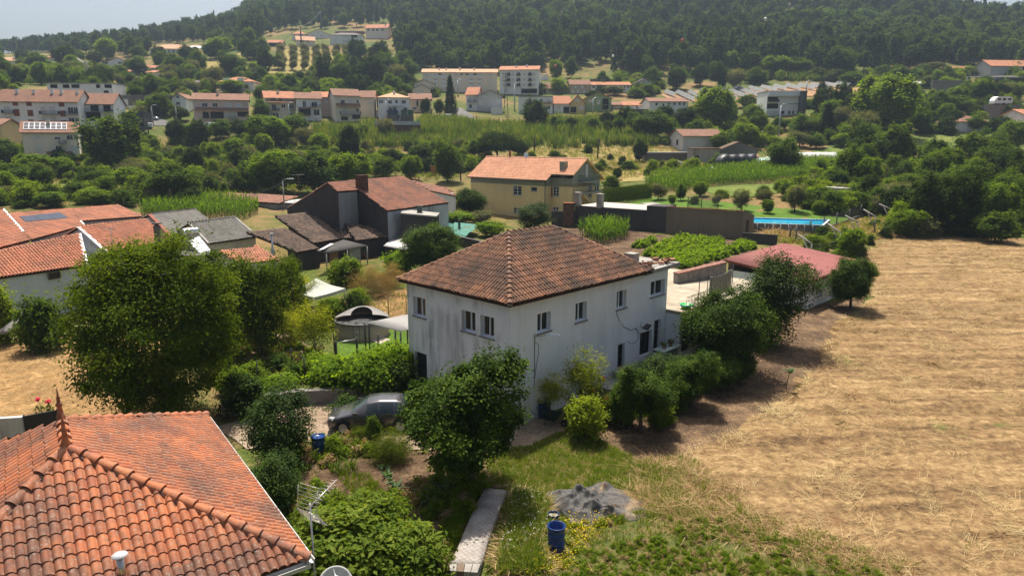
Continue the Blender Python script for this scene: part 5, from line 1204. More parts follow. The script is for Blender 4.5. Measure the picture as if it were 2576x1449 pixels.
def town():
 B = bldg
 # --- west part
 B('long white four storey apartment block with red brown panels and tiled roof',A0,12,812,1345,1003,897,'g',WW,RB,.17,9,
  row([(45,90),(405,445),(500,540),(675,720),(735,775)],1010,1024,'k')+[(130,175,1010,1055,'r'),(265,312,1012,1058,'r'),(590,637,1015,1065,'r'),(280,327,1098,1160,'r'),(605,650,1105,1165,'r'),(147,190,1090,1160,'r'),(290,335,1195,1250,'r'),(615,660,1200,1255,'r')]
  +row([(410,455),(500,545),(50,100)],1065,1130,'s')+row([(685,728),(742,785)],1075,1135,'d')+[(410,595,1110,1140,'b'),(655,808,1115,1140,'b'),(35,145,1105,1130,'b'),(55,145,1205,1230,'b'),(70,110,1175,1230,'d')]+row([(425,465),(515,560)],1165,1230,'s')+row([(695,740),(760,800)],1180,1235,'d')+[(670,805,1215,1238,'b'),(410,600,1210,1235,'b')],
  'apartment_block','apartments',[(170,890),(340,900),(520,890),(612,895),(770,910)],note='the long white apartment block')
 B('white town house with wide dark doors and yellow eave joined to the apartment block',A0,816,1158,1335,1030,932,'g',WW,RB,.17,9,row([(908,980),(1035,1098)],1052,1114,'k')+[(838,1160,1104,1116,'b'),(838,1000,1122,1205,'k'),(1055,1112,1148,1212,'d')])
 B('low workshop with a dark grey fascia beside the street',A0,1165,1440,1300,1132,1132,'x',WK,WK,.17,8,[(1300,1430,1220,1258,'k')],'workshop','building')
 B('long roofless white concrete shell of an unfinished building with open window holes',A0,485,1130,975,838,838,'x',WW,M['concrete'],.02,8,row([(505,570),(630,690),(715,790),(960,995),(1045,1115)],845,880,'k')+row([(700,740),(1040,1080)],905,960,'k'),'building_shell','building',note='the roofless concrete shell')
 B('narrow white end block with stacked windows at the end of the concrete shell',A0,1135,1192,985,842,842,'x',WW,M['concrete'],.15,6,row([(1145,1160),(1168,1185)],850,880,'d')+row([(1145,1160),(1168,1185)],915,945,'d'),'building','building')
 r = B('cream house carrying a row of eight solar panels, among gardens',A0,262,812,1640,1312,1214,'g',WC,RB,.5,8.5,[(345,400,1350,1392,'s'),(550,598,1370,1390,'d'),(670,728,1352,1392,'d'),(733,792,1352,1392,'d'),(360,418,1457,1505,'s'),(560,612,1457,1498,'d'),(705,787,1455,1500,'s'),(590,660,1405,1432,'b'),(465,722,1510,1535,'c'),(495,680,1555,1630,'k')],ch=[(475,1195),(755,1215)],note='the cream solar panel house')
 root,A,e,n,W,H,R = r; q = lambda s,tt: (s*W,tt*4.25,H+R*tt+.22)
 t = thing('solar_panel_array','row of eight glossy solar panels in white frames on the cream house roof','solar panels',A,.5)
 for k in range(8):
  s0 = .03+.098*k; fr = MB().slab([q(s0,.15),q(s0+.094,.15),q(s0+.094,.82),q(s0,.82)],.08).build('panel',M['frame_white'],t)
  for a,b in ((.18,.47),(.5,.79)): MB().slab([tuple(Vector(p)+Vector((0,0,.02))) for p in (q(s0+.006,a),q(s0+.088,a),q(s0+.088,b),q(s0+.006,b))],.03).build('cells',M['pv'],fr)
 B('yellow house cut off at the picture edge, beside the cream solar house',A0,-150,52,1560,1240,1185,'g',WY,RB,.1,8)
 B('pink three storey house with solar strips on its brown roof',A0,1942,2488,1238,988,935,'g',WP,RB,.34,10,row([(2018,2065),(2120,2165)],1032,1066,'d')+row([(2258,2303),(2355,2400)],1037,1068,'s')+[(1945,2486,1080,1098,'c'),(2025,2080,1118,1178,'k'),(2100,2230,1118,1182,'k'),(2238,2355,1118,1178,'s'),(2370,2484,1120,1165,'k'),(2120,2200,1200,1236,'k'),(2020,2350,1165,1185,'b')],ch=[(2165,905)],note='the pink house')
 B('narrow white house with brown gable next to the pink house',A0,1725,1862,1125,975,930,'f',WW,RB,.1,9,[(1762,1790,1020,1080,'d'),(1760,1785,960,980,'d')])
 B('white villa with orange hip roof and two dormers above the pink house',A0,2190,2530,905,815,770,'h',WW,RO,.05,10,[(2430,2465,845,875,'d'),(2360,2395,845,875,'s'),(2235,2290,780,812,'w'),(2375,2430,780,812,'w')],note='the dormer villa')
 B('long pale manor with arched windows and orange roof high among trees',A0,1495,1870,548,488,447,'h',WW,RP,.08,12,row([(1582+46*k,1606+46*k) for k in range(6)],502,536,'d'),name='manor',note='the arched manor')
 B('small pale glass roofed annex beside the arched manor',A0,1885,2045,500,482,462,'g',WW,M['white'],.05,6)
 B('white gabled farmhouse on the upper slope below the manor',A0,1078,1282,660,612,572,'f',WW,RB,.05,9,[(1180,1215,620,640,'d')],note='the white gabled farmhouse')
 B('low white veranda joined to the gabled farmhouse',A0,1012,1076,645,612,612,'x',WW,M['concrete'],.05,6,[(1018,1040,618,640,'k'),(1048,1070,618,640,'k')],'annex')
 B('orange roofed cottage half hidden by a broad tree up the slope',A0,812,970,616,590,546,'g',WC,RO,.1)
 B('orange hip roofed cottage far up the slope among dark trees',A0,458,605,606,576,545,'h',WC,RO,-.1)
 B('long low building with pale orange roofs at the edge of the slope',A0,-80,340,655,606,575,'g',WC,RP,.05)
 for k,(x0,x1,yb,ye,yr) in enumerate(((1262,1372,748,715,698),(1400,1478,702,668,652),(1482,1556,702,676,655),(1465,1552,762,722,705))):
  B(('long low','first upper','second upper','lower white')[k]+' orange roofed cottage in the little cluster below the farmhouse',A0,x0,x1,yb,ye,yr,'g',WW,RO,.05,7,[(x0+35,x0+50,ye+5,ye+18,'d')],group='cottages clustered below the farmhouse')
 B('grey roofed shed among terraces left of the dormer villa',A0,1822,1978,872,820,806,'g',WG,RG,.1,6,[(1895,1915,828,845,'k')],'shed','shed')
 B('lone small house high in the wood below the skyline',A0,2152,2222,332,292,266,'g',WC,RP,.2,7,name='house'); B('tiny orange roofed hut deep in the wood on the far slope',A0,840,920,412,399,386,'g',WW,RO,.1,6,name='hut',cat='hut')
 # --- upper hamlet
 B('white house with orange hip roof at the start of the upper hamlet',A1,362,498,405,342,312,'h',WW,RO,.1,9,row([(385,400),(440,455)],352,372,'s'))
 B('white house with broad double gable in the upper hamlet',A1,508,735,388,342,297,'f',WW,RP,.1,9,row([(560,580),(640,665)],350,368,'s'),note='the upper hamlet')
 B('cream house with pale orange roof standing lowest in the upper hamlet',A1,408,590,468,398,367,'g',WC,RP,.35,8,row([(438,455),(462,476),(505,525)],408,424,'d'))
 B('large white villa with columned loggias in the upper hamlet',A1,740,1060,448,350,331,'h',WW,RG,.05,10,row([(868,885),(890,906),(910,926)],360,380,'s')+row([(868,885),(890,906),(910,926)],402,430,'s')+row([(950,1010)],350,378,'k')+[(950,1012,402,430,'k')])
 B('brown flat roofed modern house behind the large white villa',A1,790,1068,348,318,318,'x',WB,M['white'],-.05,7)
 B('cream two storey house with red roof at the end of the upper hamlet',A1,1096,1312,388,282,250,'g',WC,RO,-.1,9,row([(1110,1130),(1155,1178),(1198,1220),(1250,1270)],294,312,'d'),ch=[(1290,240)])
 B('low house with canopy beside the upper hamlet road',A1,120,265,472,425,402,'g',WG,RO,.1,7,[(130,255,435,465,'k')]); B('small white shed at the edge of the upper hamlet',A1,32,92,470,432,432,'x',WW,M['concrete'],.1,5,name='shed',cat='shed')
 B('pale house corner showing between the pines of the hill',A1,1712,1765,305,256,232,'g',WW,RP,-.2,7)
 # --- middle row
 B('cream three storey house with orange roof and iron balconies above the hedge',A1,108,404,1212,972,912,'g',WC,RO,.42,9,[(152,195,976,998,'d'),(228,260,978,1004,'d'),(295,318,980,996,'s'),(110,402,1004,1022,'c'),(160,198,1046,1100,'d'),(256,292,1046,1076,'d'),(335,375,1046,1080,'d'),(130,228,1080,1102,'b'),(322,402,1080,1102,'b'),(150,190,1130,1182,'d'),(205,222,1130,1182,'d'),(348,388,1130,1182,'d')],ch=[(215,900)],note='the cream balcony house')
 B('white three storey house with twin slit windows joined to the cream balcony house',A1,412,656,1206,978,924,'g',WW,RB,.3,9,[(470,479,1013,1066,'k'),(486,495,1013,1066,'k'),(557,605,1022,1066,'d'),(542,654,1048,1070,'b'),(420,546,1072,1086,'c'),(430,544,1090,1150,'k'),(430,544,1128,1150,'b'),(578,630,1096,1150,'d'),(586,626,1180,1204,'g')])
 B('pinkish house with red roof standing behind the twin slit house',A1,560,745,1130,966,918,'g',WP,RO,.15,9,[(690,715,1010,1030,'s')],Y=226)
 B('tall cream house with brown roof, long balcony and visible gable end',A1,792,1048,1216,948,890,'g',WC,RB,.42,9,[(846,882,1000,1032,'d'),(920,958,1000,1032,'s'),(1003,1019,1003,1029,'d'),(796,1046,1034,1060,'c'),(838,1046,1114,1140,'b'),(866,905,1082,1116,'s'),(1000,1020,1085,1112,'d'),(850,915,1165,1200,'k'),(962,1044,1150,1190,'k')],note='the tall cream house')
 B('low cream house with faded red roofs beside the tall cream house',A1,1040,1180,1112,968,908,'g',WC,RB,.1,9,[(1110,1150,1020,1045,'s')],Y=228)
 B('modern white villa with stepped orange roof and wide terraces',A1,1224,1534,1200,972,925,'h',WW,RP,.2,11,[(1228,1241,1003,1030,'d'),(1249,1263,1003,1030,'d'),(1320,1352,1005,1042,'d'),(1390,1409,1003,1034,'d'),(1455,1490,1003,1034,'d'),(1310,1440,1038,1058,'w'),(1320,1352,1075,1112,'d'),(1365,1396,1075,1105,'d'),(1468,1505,1075,1107,'d'),(1376,1426,1150,1180,'k')],ch=[(1375,905)],note='the modern white villa')
 B('low white garden annex in front of the modern white villa',A1,1200,1325,1172,1112,1112,'x',WW,M['concrete'],.2,5,[(1262,1280,1125,1150,'d')],'annex')
 B('tan house with grey tiled roof beside the modern villa',A1,1528,1742,1120,986,935,'g',WT,RB,.1,9,[(1600,1614,1003,1062,'k'),(1560,1600,1072,1092,'d')])
 B('cream gabled house just below the long cream apartments',A1,1580,1780,958,838,796,'f',WC,RG,.1,8,[(1660,1690,850,870,'s')]); B('lower cream gabled house with grey roof in front of its taller twin',A1,1562,1740,968,888,842,'f',WC,RG,.15,7,[(1640,1665,900,920,'s')])
 B('long cream apartment building with orange roof and white balconies under the wood',A1,1660,2402,906,720,691,'g',WC,RP,.03,10,[w for x in (1768,1850,2125,2205) for w in row([(x,x+42)],765,782,'w')+row([(x,x+42)],808,826,'w')+row([(x,x+42)],850,872,'w')+row([(x+6,x+36)],745,764,'s')+row([(x+6,x+36)],790,807,'s')+row([(x+6,x+36)],832,849,'s')]+row([(1815,1848),(2035,2060),(2090,2122),(2165,2200)],738,750,'k')+[w for x in (1690,1980,2320) for w in row([(x,x+26)],745,765,'s')+row([(x,x+26)],795,815,'s')+row([(x,x+26)],840,860,'s')],'apartment_block','apartments',[(1825,680),(1895,680),(2030,674),(2175,678)],note='the long cream apartments')
 B('pale pink windowed gable house before the cream apartments',A1,2100,2280,896,822,776,'f',WW,M['white'],.1,8,[(2164,2182,830,846,'d')])
 B('grey house with broad brown gable and tall side windows by the road',A1,2206,2452,1112,955,900,'f',WG,RB,.1,10,[(2225,2270,1000,1046,'s'),(2400,2436,1000,1028,'s')],note='the grey gable house')
 B('white house with orange roof and small balconies beside the road',A1,2096,2204,1102,942,872,'g',WW,RO,-.15,9,[(2115,2190,1000,1020,'b'),(2125,2145,965,1000,'s'),(2165,2185,965,1000,'s'),(2125,2150,1045,1080,'d')])
 B('small white box shed on the verge before the grey gable house',A1,2348,2456,1140,1082,1082,'x',WW,M['white'],.1,5,name='shed',cat='shed')
 B('white five storey apartment building with red roof and small balconies',A2,-122,262,936,698,662,'g',WW,RO,-.12,11,[w for y in (730,784,834) for w in row([(-4,20),(110,136),(205,231),(-98,-74)],y,y+26,'s')+row([(50,80),(164,194),(-48,-20)],y-4,y+28,'d')+row([(46,84),(160,198),(-52,-16)],y+10,y+28,'b')]+[(92,250,886,934,'k')],'apartment_block','apartments',[(45,655),(148,648)],note='the white five storey block')
 # --- east part of the row
 B('low old house with brown roofs beside the five storey block',A2,312,566,938,882,829,'g',WT,RB,.1,9,row([(395,420),(440,461)],893,916,'s')+[(485,501,903,916,'d'),(316,340,895,932,'k')])
 B('small white flat shed behind the five storey block',A2,292,360,800,752,752,'x',WW,M['white'],.1,5,name='shed',cat='shed')
 B('plain tan old building with hollow windows beside the long white terrace',A2,578,778,938,842,798,'g',WT,RB,.05,9,row([(600,620),(650,670),(710,730)],905,930,'s')+row([(620,640),(690,710)],855,880,'s'))
 B('long white terrace of houses with orange roof and many small windows',A2,784,1178,932,846,820,'g',WW,RO,.04,9,row([(802,825),(842,865),(876,898),(922,942),(970,990),(1075,1092),(1112,1129),(1148,1164)],857,880,'d')+row([(876,898),(922,942),(970,990),(1075,1095)],904,928,'d')+[(1018,1052,900,930,'s')],note='the long white terrace')
 B('bare brick upper block behind the long white terrace',A2,788,1000,830,796,796,'x',WB,M['concrete_dark'],.04,6,row([(860,885),(940,965)],800,812,'k'))
 B('grey white gabled house with open ground floor at the wood edge',A2,1236,1390,922,822,784,'f',WG,RG,.1,9,row([(1270,1291),(1335,1356)],843,870,'d')+[(1255,1300,885,918,'k'),(1325,1366,893,918,'k'),(1240,1386,868,884,'b')])
 B('flat roofed white house with grey shutters above the reeds',A2,64,404,1128,970,970,'x',WW,M['concrete'],-.05,9,[(135,170,990,1012,'s'),(210,240,993,1020,'d'),(275,305,993,1020,'d'),(346,385,990,1015,'s'),(345,378,1062,1090,'d'),(128,398,1020,1034,'c')],note='the flat roofed white house')
 B('orange roofed house with white arched porch above the reeds',A2,416,574,1128,1030,960,'g',WW,RO,.0,9,[(512,570,1066,1128,'k'),(450,482,1062,1092,'s')],note='the arched porch house')
 B('yellow house with small gable and arched porch joined to the white arched porch',A2,579,722,1130,1022,945,'f',WY,RO,.0,9,[(584,640,1068,1125,'k'),(672,704,1060,1090,'s'),(628,672,990,1012,'s')])
 B('green house with wide white edged gable and corner balcony',A2,724,988,1108,980,920,'f',WN,RO,.0,10,[(770,800,1000,1022,'s'),(848,876,1000,1042,'s'),(900,962,985,1044,'k'),(900,962,1052,1092,'k'),(898,964,1030,1046,'b')],note='the green house')
 B('low orange roofed cottage beside the white barn',A2,1112,1310,1094,1048,1015,'g',WW,RO,.05,8,[(1235,1255,1060,1085,'d')]); B('low cottage with faded roof between green house and white barn',A2,1002,1108,1092,1045,1018,'g',WT,RB,.05,7)
 B('long white barn with small square windows and a green door',A2,1366,1742,1158,1010,980,'g',WW,RB,.12,9,[(1430,1446,1030,1054,'k'),(1500,1516,1037,1061,'k'),(1555,1571,1024,1050,'k'),(1610,1626,1024,1050,'k'),(1663,1679,1024,1050,'k'),(1705,1721,1024,1050,'k'),(1570,1614,1095,1150,'k')],'barn','barn',note='the long white barn')
 B('modern white and grey building with long balconies below the solar farm',A3,5,355,1160,915,915,'x',WW,M['concrete'],-.05,12,[(10,352,912,962,'w'),(12,128,970,1015,'k'),(12,128,1035,1085,'k'),(12,130,998,1018,'b'),(150,350,1036,1042,'k')]+row([(152,186),(228,248),(265,285),(310,330)],1108,1140,'k')+[(10,130,1108,1150,'s')],'building','building',note='the modern grey building')
 B('dark narrow stair tower at the side of the modern grey building',A3,357,396,1160,918,918,'x',WK,WK,-.05,8,name='building',cat='building')
 B('white walled house with bright orange roof below the eastern wood',A3,1886,2083,748,712,663,'g',WW,RO,.1,8,note='the orange roofed eastern house'); B('long brown roofed outbuilding between the eastern houses',A3,2046,2348,765,738,690,'g',WG,RB,.05,8)
 B('big pale grey farmhouse with long orange roof at the wood edge',A3,2228,2660,795,655,604,'g',WG,RO,.1,10,row([(2435,2450),(2500,2518),(2560,2580)],670,705,'k')+row([(2560,2582)],735,765,'k'))
 B('small grey shed with pale sheet roof by the stone terrace',A3,1456,1650,892,832,813,'g',WG,M['zinc_sheet'],.1,6,[(1605,1630,850,880,'k')],'shed','shed')
 B('old white cottage with brown hip roof beyond the meadow',A3,1912,2238,1315,1214,1156,'h',W_DIRTY,RB,.05,9,name='cottage',note='the old white cottage')
 B('house with orange roof just entering the view beside the caravan',A3,2548,2720,1292,1135,1092,'g',WW,RO,.1,8)
 r = B('grey rendered farmhouse with tiled gable roof standing alone in the fields',A2,1700,1990,1512,1352,1290,'g',WG,RB,.22,8.5,[],note='the lone grey farmhouse')
 root,A,e,n,W,H,R = r; a0,z0 = wall_hit(*B2(1660,35),Vector((A.x,A.y,0))+n*8.5,-n)
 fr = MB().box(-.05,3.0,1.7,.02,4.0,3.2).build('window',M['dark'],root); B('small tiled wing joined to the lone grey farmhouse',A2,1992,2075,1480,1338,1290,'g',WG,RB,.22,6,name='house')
 B('low flat roofed garage beside the lone grey farmhouse',B2,1338,1795,196,114,114,'x',WS,M['concrete'],.05,6,name='garage',cat='garage')
 B('ruined white plaster wall of a farm building with an arched doorway',B2,1800,2064,215,70,70,'x',wallmat('peeling_plaster',(.40,.36,.31),(.1,.08,.07),.6,.2,.8,.7),plain('dry_wall_top',(.24,.16,.09),.9,.1),.05,5,[(1818,1862,135,200,'k')],'ruin','ruin',note='the ruined farm building')
 B('dark rubble gable of a roofless stone barn',B2,2068,2432,210,75,-2,'f',WS,plain('mossy_stone',(.13,.09,.06),.95,.1),.05,4,[],'ruin','ruin',over=.05)
 # walls and terraces
 def wall_(label,f,x0,x1,yb,ye,mat,th=.6,yaw=.03,name='retaining_wall',Y=None,cap=None):
  u0,vb = f(x0,yb); Y = Y or G(u0,vb).y; A = at(u0,vb,Y); k1,_ = ray(f(x1,yb)[0],vb); W = (k1*Y-A.x)/(cos(yaw)-k1*sin(yaw)); H = at(u0,f(x0,ye)[1],Y).z-A.z
  r = thing(name,label,'wall',A,yaw); MB().box(0,0,-3,W,th,H).build('wall',mat,r)
  MB().box(-.05,-.05,H+.002,W+.05,th+.05,H+.14).build('coping',cap or M['concrete'],r); return r,A,W,H
 r,A,W,H = wall_('long retaining wall with grey parapet over dark red stone below the town',A1,1185,1640,1345,1250,wallmat('dark_red_stone',(.11,.045,.04),(.25,.2,.18),.3,.3,1.5,.3))
 MB().box(0,.05,H+.16,W,.55,H+1.15).build('parapet',WG,r)
 wall_('dark terraced stone wall above the street left of the pink house',A0,1200,1725,1048,955,WS); wall_('tall blank grey garden wall beside the tall cream house',A1,1112,1198,1162,1066,WG,.4,.1,'garden_wall')
 wall_('rough stone terrace wall under the eastern farmhouse',A3,1656,1955,925,806,M['stone'],1.0,.05); wall_('old rubble wall below the low cottages beside the white barn',A2,1120,1362,1178,1092,WS,.8,.05); wall_('long low wall along the meadow below the old white cottage',A3,1780,2300,1345,1322,WS,.8,.02,'field_wall')
 wall_('pale blue white yard wall by the street trees',A0,1160,1275,1060,992,WW,.4,.1,'garden_wall'); wall_('low pale wall along the street below the trees',A0,1270,1465,1082,1055,WW,.4,.05,'garden_wall')
 # canopy of the eastern farm
 q = [at(*A3(x,y),Y) for x,y,Y in ((1998,768,285),(2600,775,285),(2600,752,296),(2030,764,296))]; c = sum(q,Vector())/4
 r = thing('canopy','long dark sheet roofed canopy in front of the pale eastern farmhouse','canopy',dn(c,q[0].z-4)); MB().slab([p-r.location for p in q],.25).build('roof',M['dark_sheet'],r)
 for s in (.02,.33,.66,.98): p = q[0].lerp(q[1],s)-r.location; MB().tube([p-Vector((0,0,5)),p],.12,5).build('post',M['metal'],r)
town()
# ------------------------------------------------------------------ ground sheets
def strawmat():
 t = NT('dry_straw'); gm = t.new('ShaderNodeNewGeometry'); P = gm.outputs['Position']
 mp = t.new('ShaderNodeMapping'); t.lk(P,mp.inputs[0]); mp.inputs['Rotation'].default_value = (0,0,radians(-69)); mp.inputs['Scale'].default_value = (.2,1.8,1)
 band = t.noise(.55,4,.6,vec=mp.outputs[0],dist=.6); big = t.noise(.16,4,.6,vec=P); sm = t.noise(2.6,6,.72,vec=P,dist=.4)
 mp2 = t.new('ShaderNodeMapping'); t.lk(P,mp2.inputs[0]); mp2.inputs['Scale'].default_value = (5,16,4); mp2.inputs['Rotation'].default_value = (0,0,.5)
 fib = t.noise(1,6,.75,vec=mp2.outputs[0],dist=1.2)
 f = t.math('ADD',t.math('ADD',t.math('MULTIPLY',band,.30),t.math('MULTIPLY',sm,.4)),t.math('MULTIPLY',fib,.3))
 c = t.ramp(f,[(.38,(.06,.038,.022)),(.47,(.16,.10,.048)),(.55,(.30,.20,.095)),(.64,(.50,.37,.195))])
 g = t.math('MULTIPLY',t.ramp(t.noise(.33,5,.7,vec=P),[(.60,0),(.68,1)]),t.ramp(big,[(.45,0),(.6,.7)]))
 c = t.mix(g,c,(.10,.12,.03));
 br = t.math('MULTIPLY',t.ramp(t.noise(.9,5,.7,vec=P),[(.56,0),(.66,1)]),.6)
 c = t.mix(br,c,(.16,.085,.04)); t.col(c).rough(.95); t.bump(f,.9,.12); return t.done(.1)
def groundmat(name,stops,sc=1.2,bump=.6,dist=.06):
 t = NT(name); gm = t.new('ShaderNodeNewGeometry'); P = gm.outputs['Position']
 a = t.noise(sc*.3,5,.65,vec=P); b = t.noise(sc*3,6,.72,vec=P)
 f = t.math('ADD',t.math('MULTIPLY',a,.5),t.math('MULTIPLY',b,.5)); t.col(t.ramp(f,stops)).rough(.95); t.bump(b,bump,dist); return t.done(.1)
GM = dict(
 straw=strawmat(),
 soil=groundmat('garden_soil',[(.38,(.045,.028,.018)),(.5,(.095,.06,.036)),(.62,(.19,.125,.075))],2.0,.9),
 drysoil=groundmat('dry_leafy_soil',[(.38,(.05,.032,.022)),(.5,(.11,.072,.045)),(.62,(.24,.155,.085))],2.2,.8),
 drive=groundmat('earth_drive',[(.38,(.15,.105,.07)),(.5,(.25,.185,.13)),(.64,(.36,.29,.21))],1.5,.4),
 grass=groundmat('rough_grass_ground',[(.36,(.04,.06,.014)),(.47,(.085,.11,.022)),(.56,(.17,.13,.05)),(.66,(.28,.18,.085))],1.1,.8),
 weedy=groundmat('weedy_soil',[(.38,(.05,.065,.018)),(.48,(.09,.10,.03)),(.57,(.15,.115,.05)),(.67,(.27,.18,.09))],1.6,.8),
 yard=groundmat('dry_yard',[(.36,(.17,.10,.045)),(.5,(.30,.18,.075)),(.62,(.46,.29,.13))],1.2,.7),
 lawn=groundmat('mown_lawn',[(.36,(.05,.105,.013)),(.6,(.10,.175,.022))],3,.4,.03),
 meadow=groundmat('pale_meadow',[(.36,(.16,.15,.045)),(.5,(.25,.20,.07)),(.64,(.36,.26,.11))],.3,.5),
 green=groundmat('green_meadow',[(.36,(.06,.10,.02)),(.5,(.11,.15,.03)),(.64,(.20,.20,.05))],.3,.5),
 beans=groundmat('bean_bed',[(.36,(.04,.06,.015)),(.6,(.09,.10,.03))],2,.6))
def dpoly(*pts): return [G(u,v) for u,v in pts]
STRAWP = dpoly((2240,602),(2420,596),(2700,604),(2900,700))+[Vector((34,20,0)),Vector((30,8,0)),Vector((14,8,0))]+dpoly((2230,1440),(1960,1345),(1760,1290),(1705,1215),(1700,1165),(1830,1095),(1965,1010),(2065,905),(2095,822),(2140,790),(2185,755),(2180,690),(2165,640))
patch('field',STRAWP,GM['straw'],.03,.55,rough_edge=.3,bumpz=.28)
SOILP = dpoly((2030,770),(2180,745),(2150,790),(2115,822),(2075,900),(1970,1010),(1830,1100),(1705,1172),(1600,1160),(1480,1110),(1430,1072),(1560,990),(1700,880))
patch('soil_strip',SOILP,GM['drysoil'],.012,.8,rough_edge=.12)
GRASSP = dpoly((1225,1135),(1330,1125),(1440,1075),(1500,1105),(1610,1160),(1710,1185),(1715,1230),(1770,1300),(1640,1310),(1380,1270),(1235,1225))
patch('grass_plot',GRASSP,GM['grass'],.02,.6,rough_edge=.1,bumpz=.04)
WEEDP = dpoly((1268,1240),(1380,1275),(1640,1312),(1775,1305),(1960,1350),(2235,1448))+[Vector((14,8,0)),Vector((-1,8,0))]+dpoly((1222,1449))
patch('weedy_ground',WEEDP,GM['weedy'],.034,.6,rough_edge=.25,bumpz=.06)
patch('driveway',dpoly((540,1075),(830,1010),(1060,985),(1290,1020),(1440,1068),(1325,1128),(1200,1150),(840,1105),(620,1130)),GM['drive'],.014,.8,rough_edge=.1)
BEDP = dpoly((640,1150),(840,1108),(1200,1150),(1240,1215),(1200,1310),(1110,1449),(700,1449))
patch('garden_bed',BEDP,GM['soil'],.02,.6,rough_edge=.1,bumpz=.1)
patch('yard',dpoly((-150,860),(175,845),(420,860),(420,1040),(160,1045),(-150,1060)),GM['yard'],.012,1.0)
patch('dry_garden',gpoly(C1,[(560,230),(900,170),(1500,40),(1515,330),(1290,350),(960,300),(720,380)]),GM['yard'],.02,.8)
patch('kitchen_garden',gpoly(C1,[(-300,560),(150,500),(420,620),(760,760),(560,900),(0,1060),(-500,1000)]),GM['soil'],.012,.8,bumpz=.05)
LAWNA = gpoly(C1,[(690,225),(770,225),(930,305),(1240,450),(1510,470),(1540,640),(1250,730),(810,730),(790,560),(760,380)])
patch('pool_lawn',LAWNA,GM['lawn'],.03,.8)
patch('garden_path',gpoly(C1,[(180,500),(290,495),(770,720),(700,790),(430,660)]),GM['drive'],.028,.8,kind='structure')
LAWNB = gpoly(B2,[(1110,622),(1230,590),(1390,555),(1700,560),(2080,600),(2576,650)])+gpoly(B3,[(250,668),(600,690),(840,690),(830,790),(440,895),(380,830),(0,770)])+gpoly(B2,[(2400,745),(2200,690),(1540,648),(1350,640)])
patch('garden_lawn',LAWNB,GM['lawn'],.03,1.5)
patch('vegetable_plot',gpoly(B2,[(520,860),(900,830),(1540,930),(2280,985),(2400,1100),(2110,1180),(1700,1330),(1250,1200),(700,1050)]),GM['soil'],.02,1.2)
patch('meadow',dpoly((1310,372),(1500,360),(1690,378),(1680,402),(1500,412),(1310,405)),GM['meadow'],.04,3)
patch('meadow',dpoly((1500,432),(1700,418),(1770,430),(1660,452),(1520,462)),GM['meadow'],.04,2)
patch('meadow',dpoly((2040,380),(2180,345),(2520,338),(2520,368),(2250,372),(2100,395)),GM['green'],.04,3)
patch('meadow',dpoly((2150,400),(2300,385),(2500,380),(2440,440),(2310,425)),GM['meadow'],.05,3)
patch('meadow',gpoly(A0,[(2030,700),(2050,610),(2400,530),(2440,640),(2480,700),(2300,770)]),GM['meadow'],.08,5)
patch('grove_ground',gpoly(A1,[(60,740),(190,560),(260,500),(600,480),(960,560),(800,680),(590,730)]),GM['meadow'],.08,5)
patch('grass_verge',gpoly(B2,[(1850,470),(2250,430),(2576,420)])+gpoly(B3,[(100,400),(500,340),(800,320),(720,370),(330,470),(0,530)])+gpoly(B2,[(2300,560),(2000,520)]),GM['green'],.05,2)
patch('yard',gpoly(B0,[(0,430),(300,410),(870,430),(880,520),(700,530),(0,520)]),GM['green'],.04,2)
patch('road',gpoly(A1,[(1980,1085),(2040,1075),(2175,1165),(2160,1185),(1985,1180)]),M['asphalt'],.1,2)
patch('road',gpoly(A0,[(1440,1180),(1560,1170),(1720,1230),(1700,1260),(1440,1250)]),M['asphalt'],.1,2)
# ------------------------------------------------------------------ plants
def blades(name,mat,n,L,W,spread,seed,seg=3,arch=.9,base=.05,up=1.0):
 g = np.random.default_rng(seed); V = []; F = []; T = []
 for i in range(n):
  a = g.random()*6.28; l = L*(.55+.6*g.random()); w = W*(.7+.5*g.random()); d = np.array([cos(a),sin(a),0]); s = np.array([-sin(a),cos(a),0]); b = np.array([g.normal()*base,g.normal()*base,0]); sp = spread*(.3+g.random()); k0 = len(V); tt = g.random()
  for k in range(seg+1):
   t = k/seg; p = b+d*l*sp*t**(1+arch*.6)+np.array([0,0,l*up*(t-arch*.45*sp*t*t*t)]); ww = w*(1-t)**.7*.5+.0005
   V += [p+s*ww,p-s*ww]; T += [tt,tt]
  for k in range(seg): F.append((k0+2*k,k0+2*k+2,k0+2*k+3,k0+2*k+1))
 return np_mesh(name,V,F,mat,T)
LM['fruit'] = leafmat('peach_leaves',(.07,.10,.008),(.13,.165,.016),(.22,.23,.03),.42,.35)
LM['gloss'] = leafmat('glossy_dark_leaves',(.011,.025,.007),(.022,.048,.010),(.06,.105,.02),.24,.12,.7)
LM['fern'] = leafmat('feathery_leaves',(.035,.06,.010),(.06,.09,.016),(.09,.12,.025),.6,.35)
LM['vine'] = leafmat('vine_leaves',(.04,.085,.010),(.085,.15,.016),(.15,.22,.03),.45,.4)
LM['magn'] = leafmat('magnolia_leaves',(.035,.065,.008),(.07,.115,.014),(.14,.17,.03),.3,.3,.6)
KIND = {}
def kind(key,name,label,mat,R,nc,nl,leaf,seed,th,tr,shape='round',multi=1,**kw):
 cm = crown(name+'_crown',mat,R,nc,nl,leaf,seed,shape=shape,**kw)
 tm = trunkmesh(name+'_trunk',th+R[2]*.9,tr,seed,6,.5,multi=multi) if tr else None
 KIND[key] = dict(name=name,label=label,crown=cm,trunk=tm,th=th,w=2*R[0],h=th+2*R[2])
kind('citrus','citrus_tree','dark green citrus tree',LM['citrus'],(1.6,1.6,1.5),230,190,(.095,.05),101,.75,.11,outer=.5,cr=.13,lobes=.3)
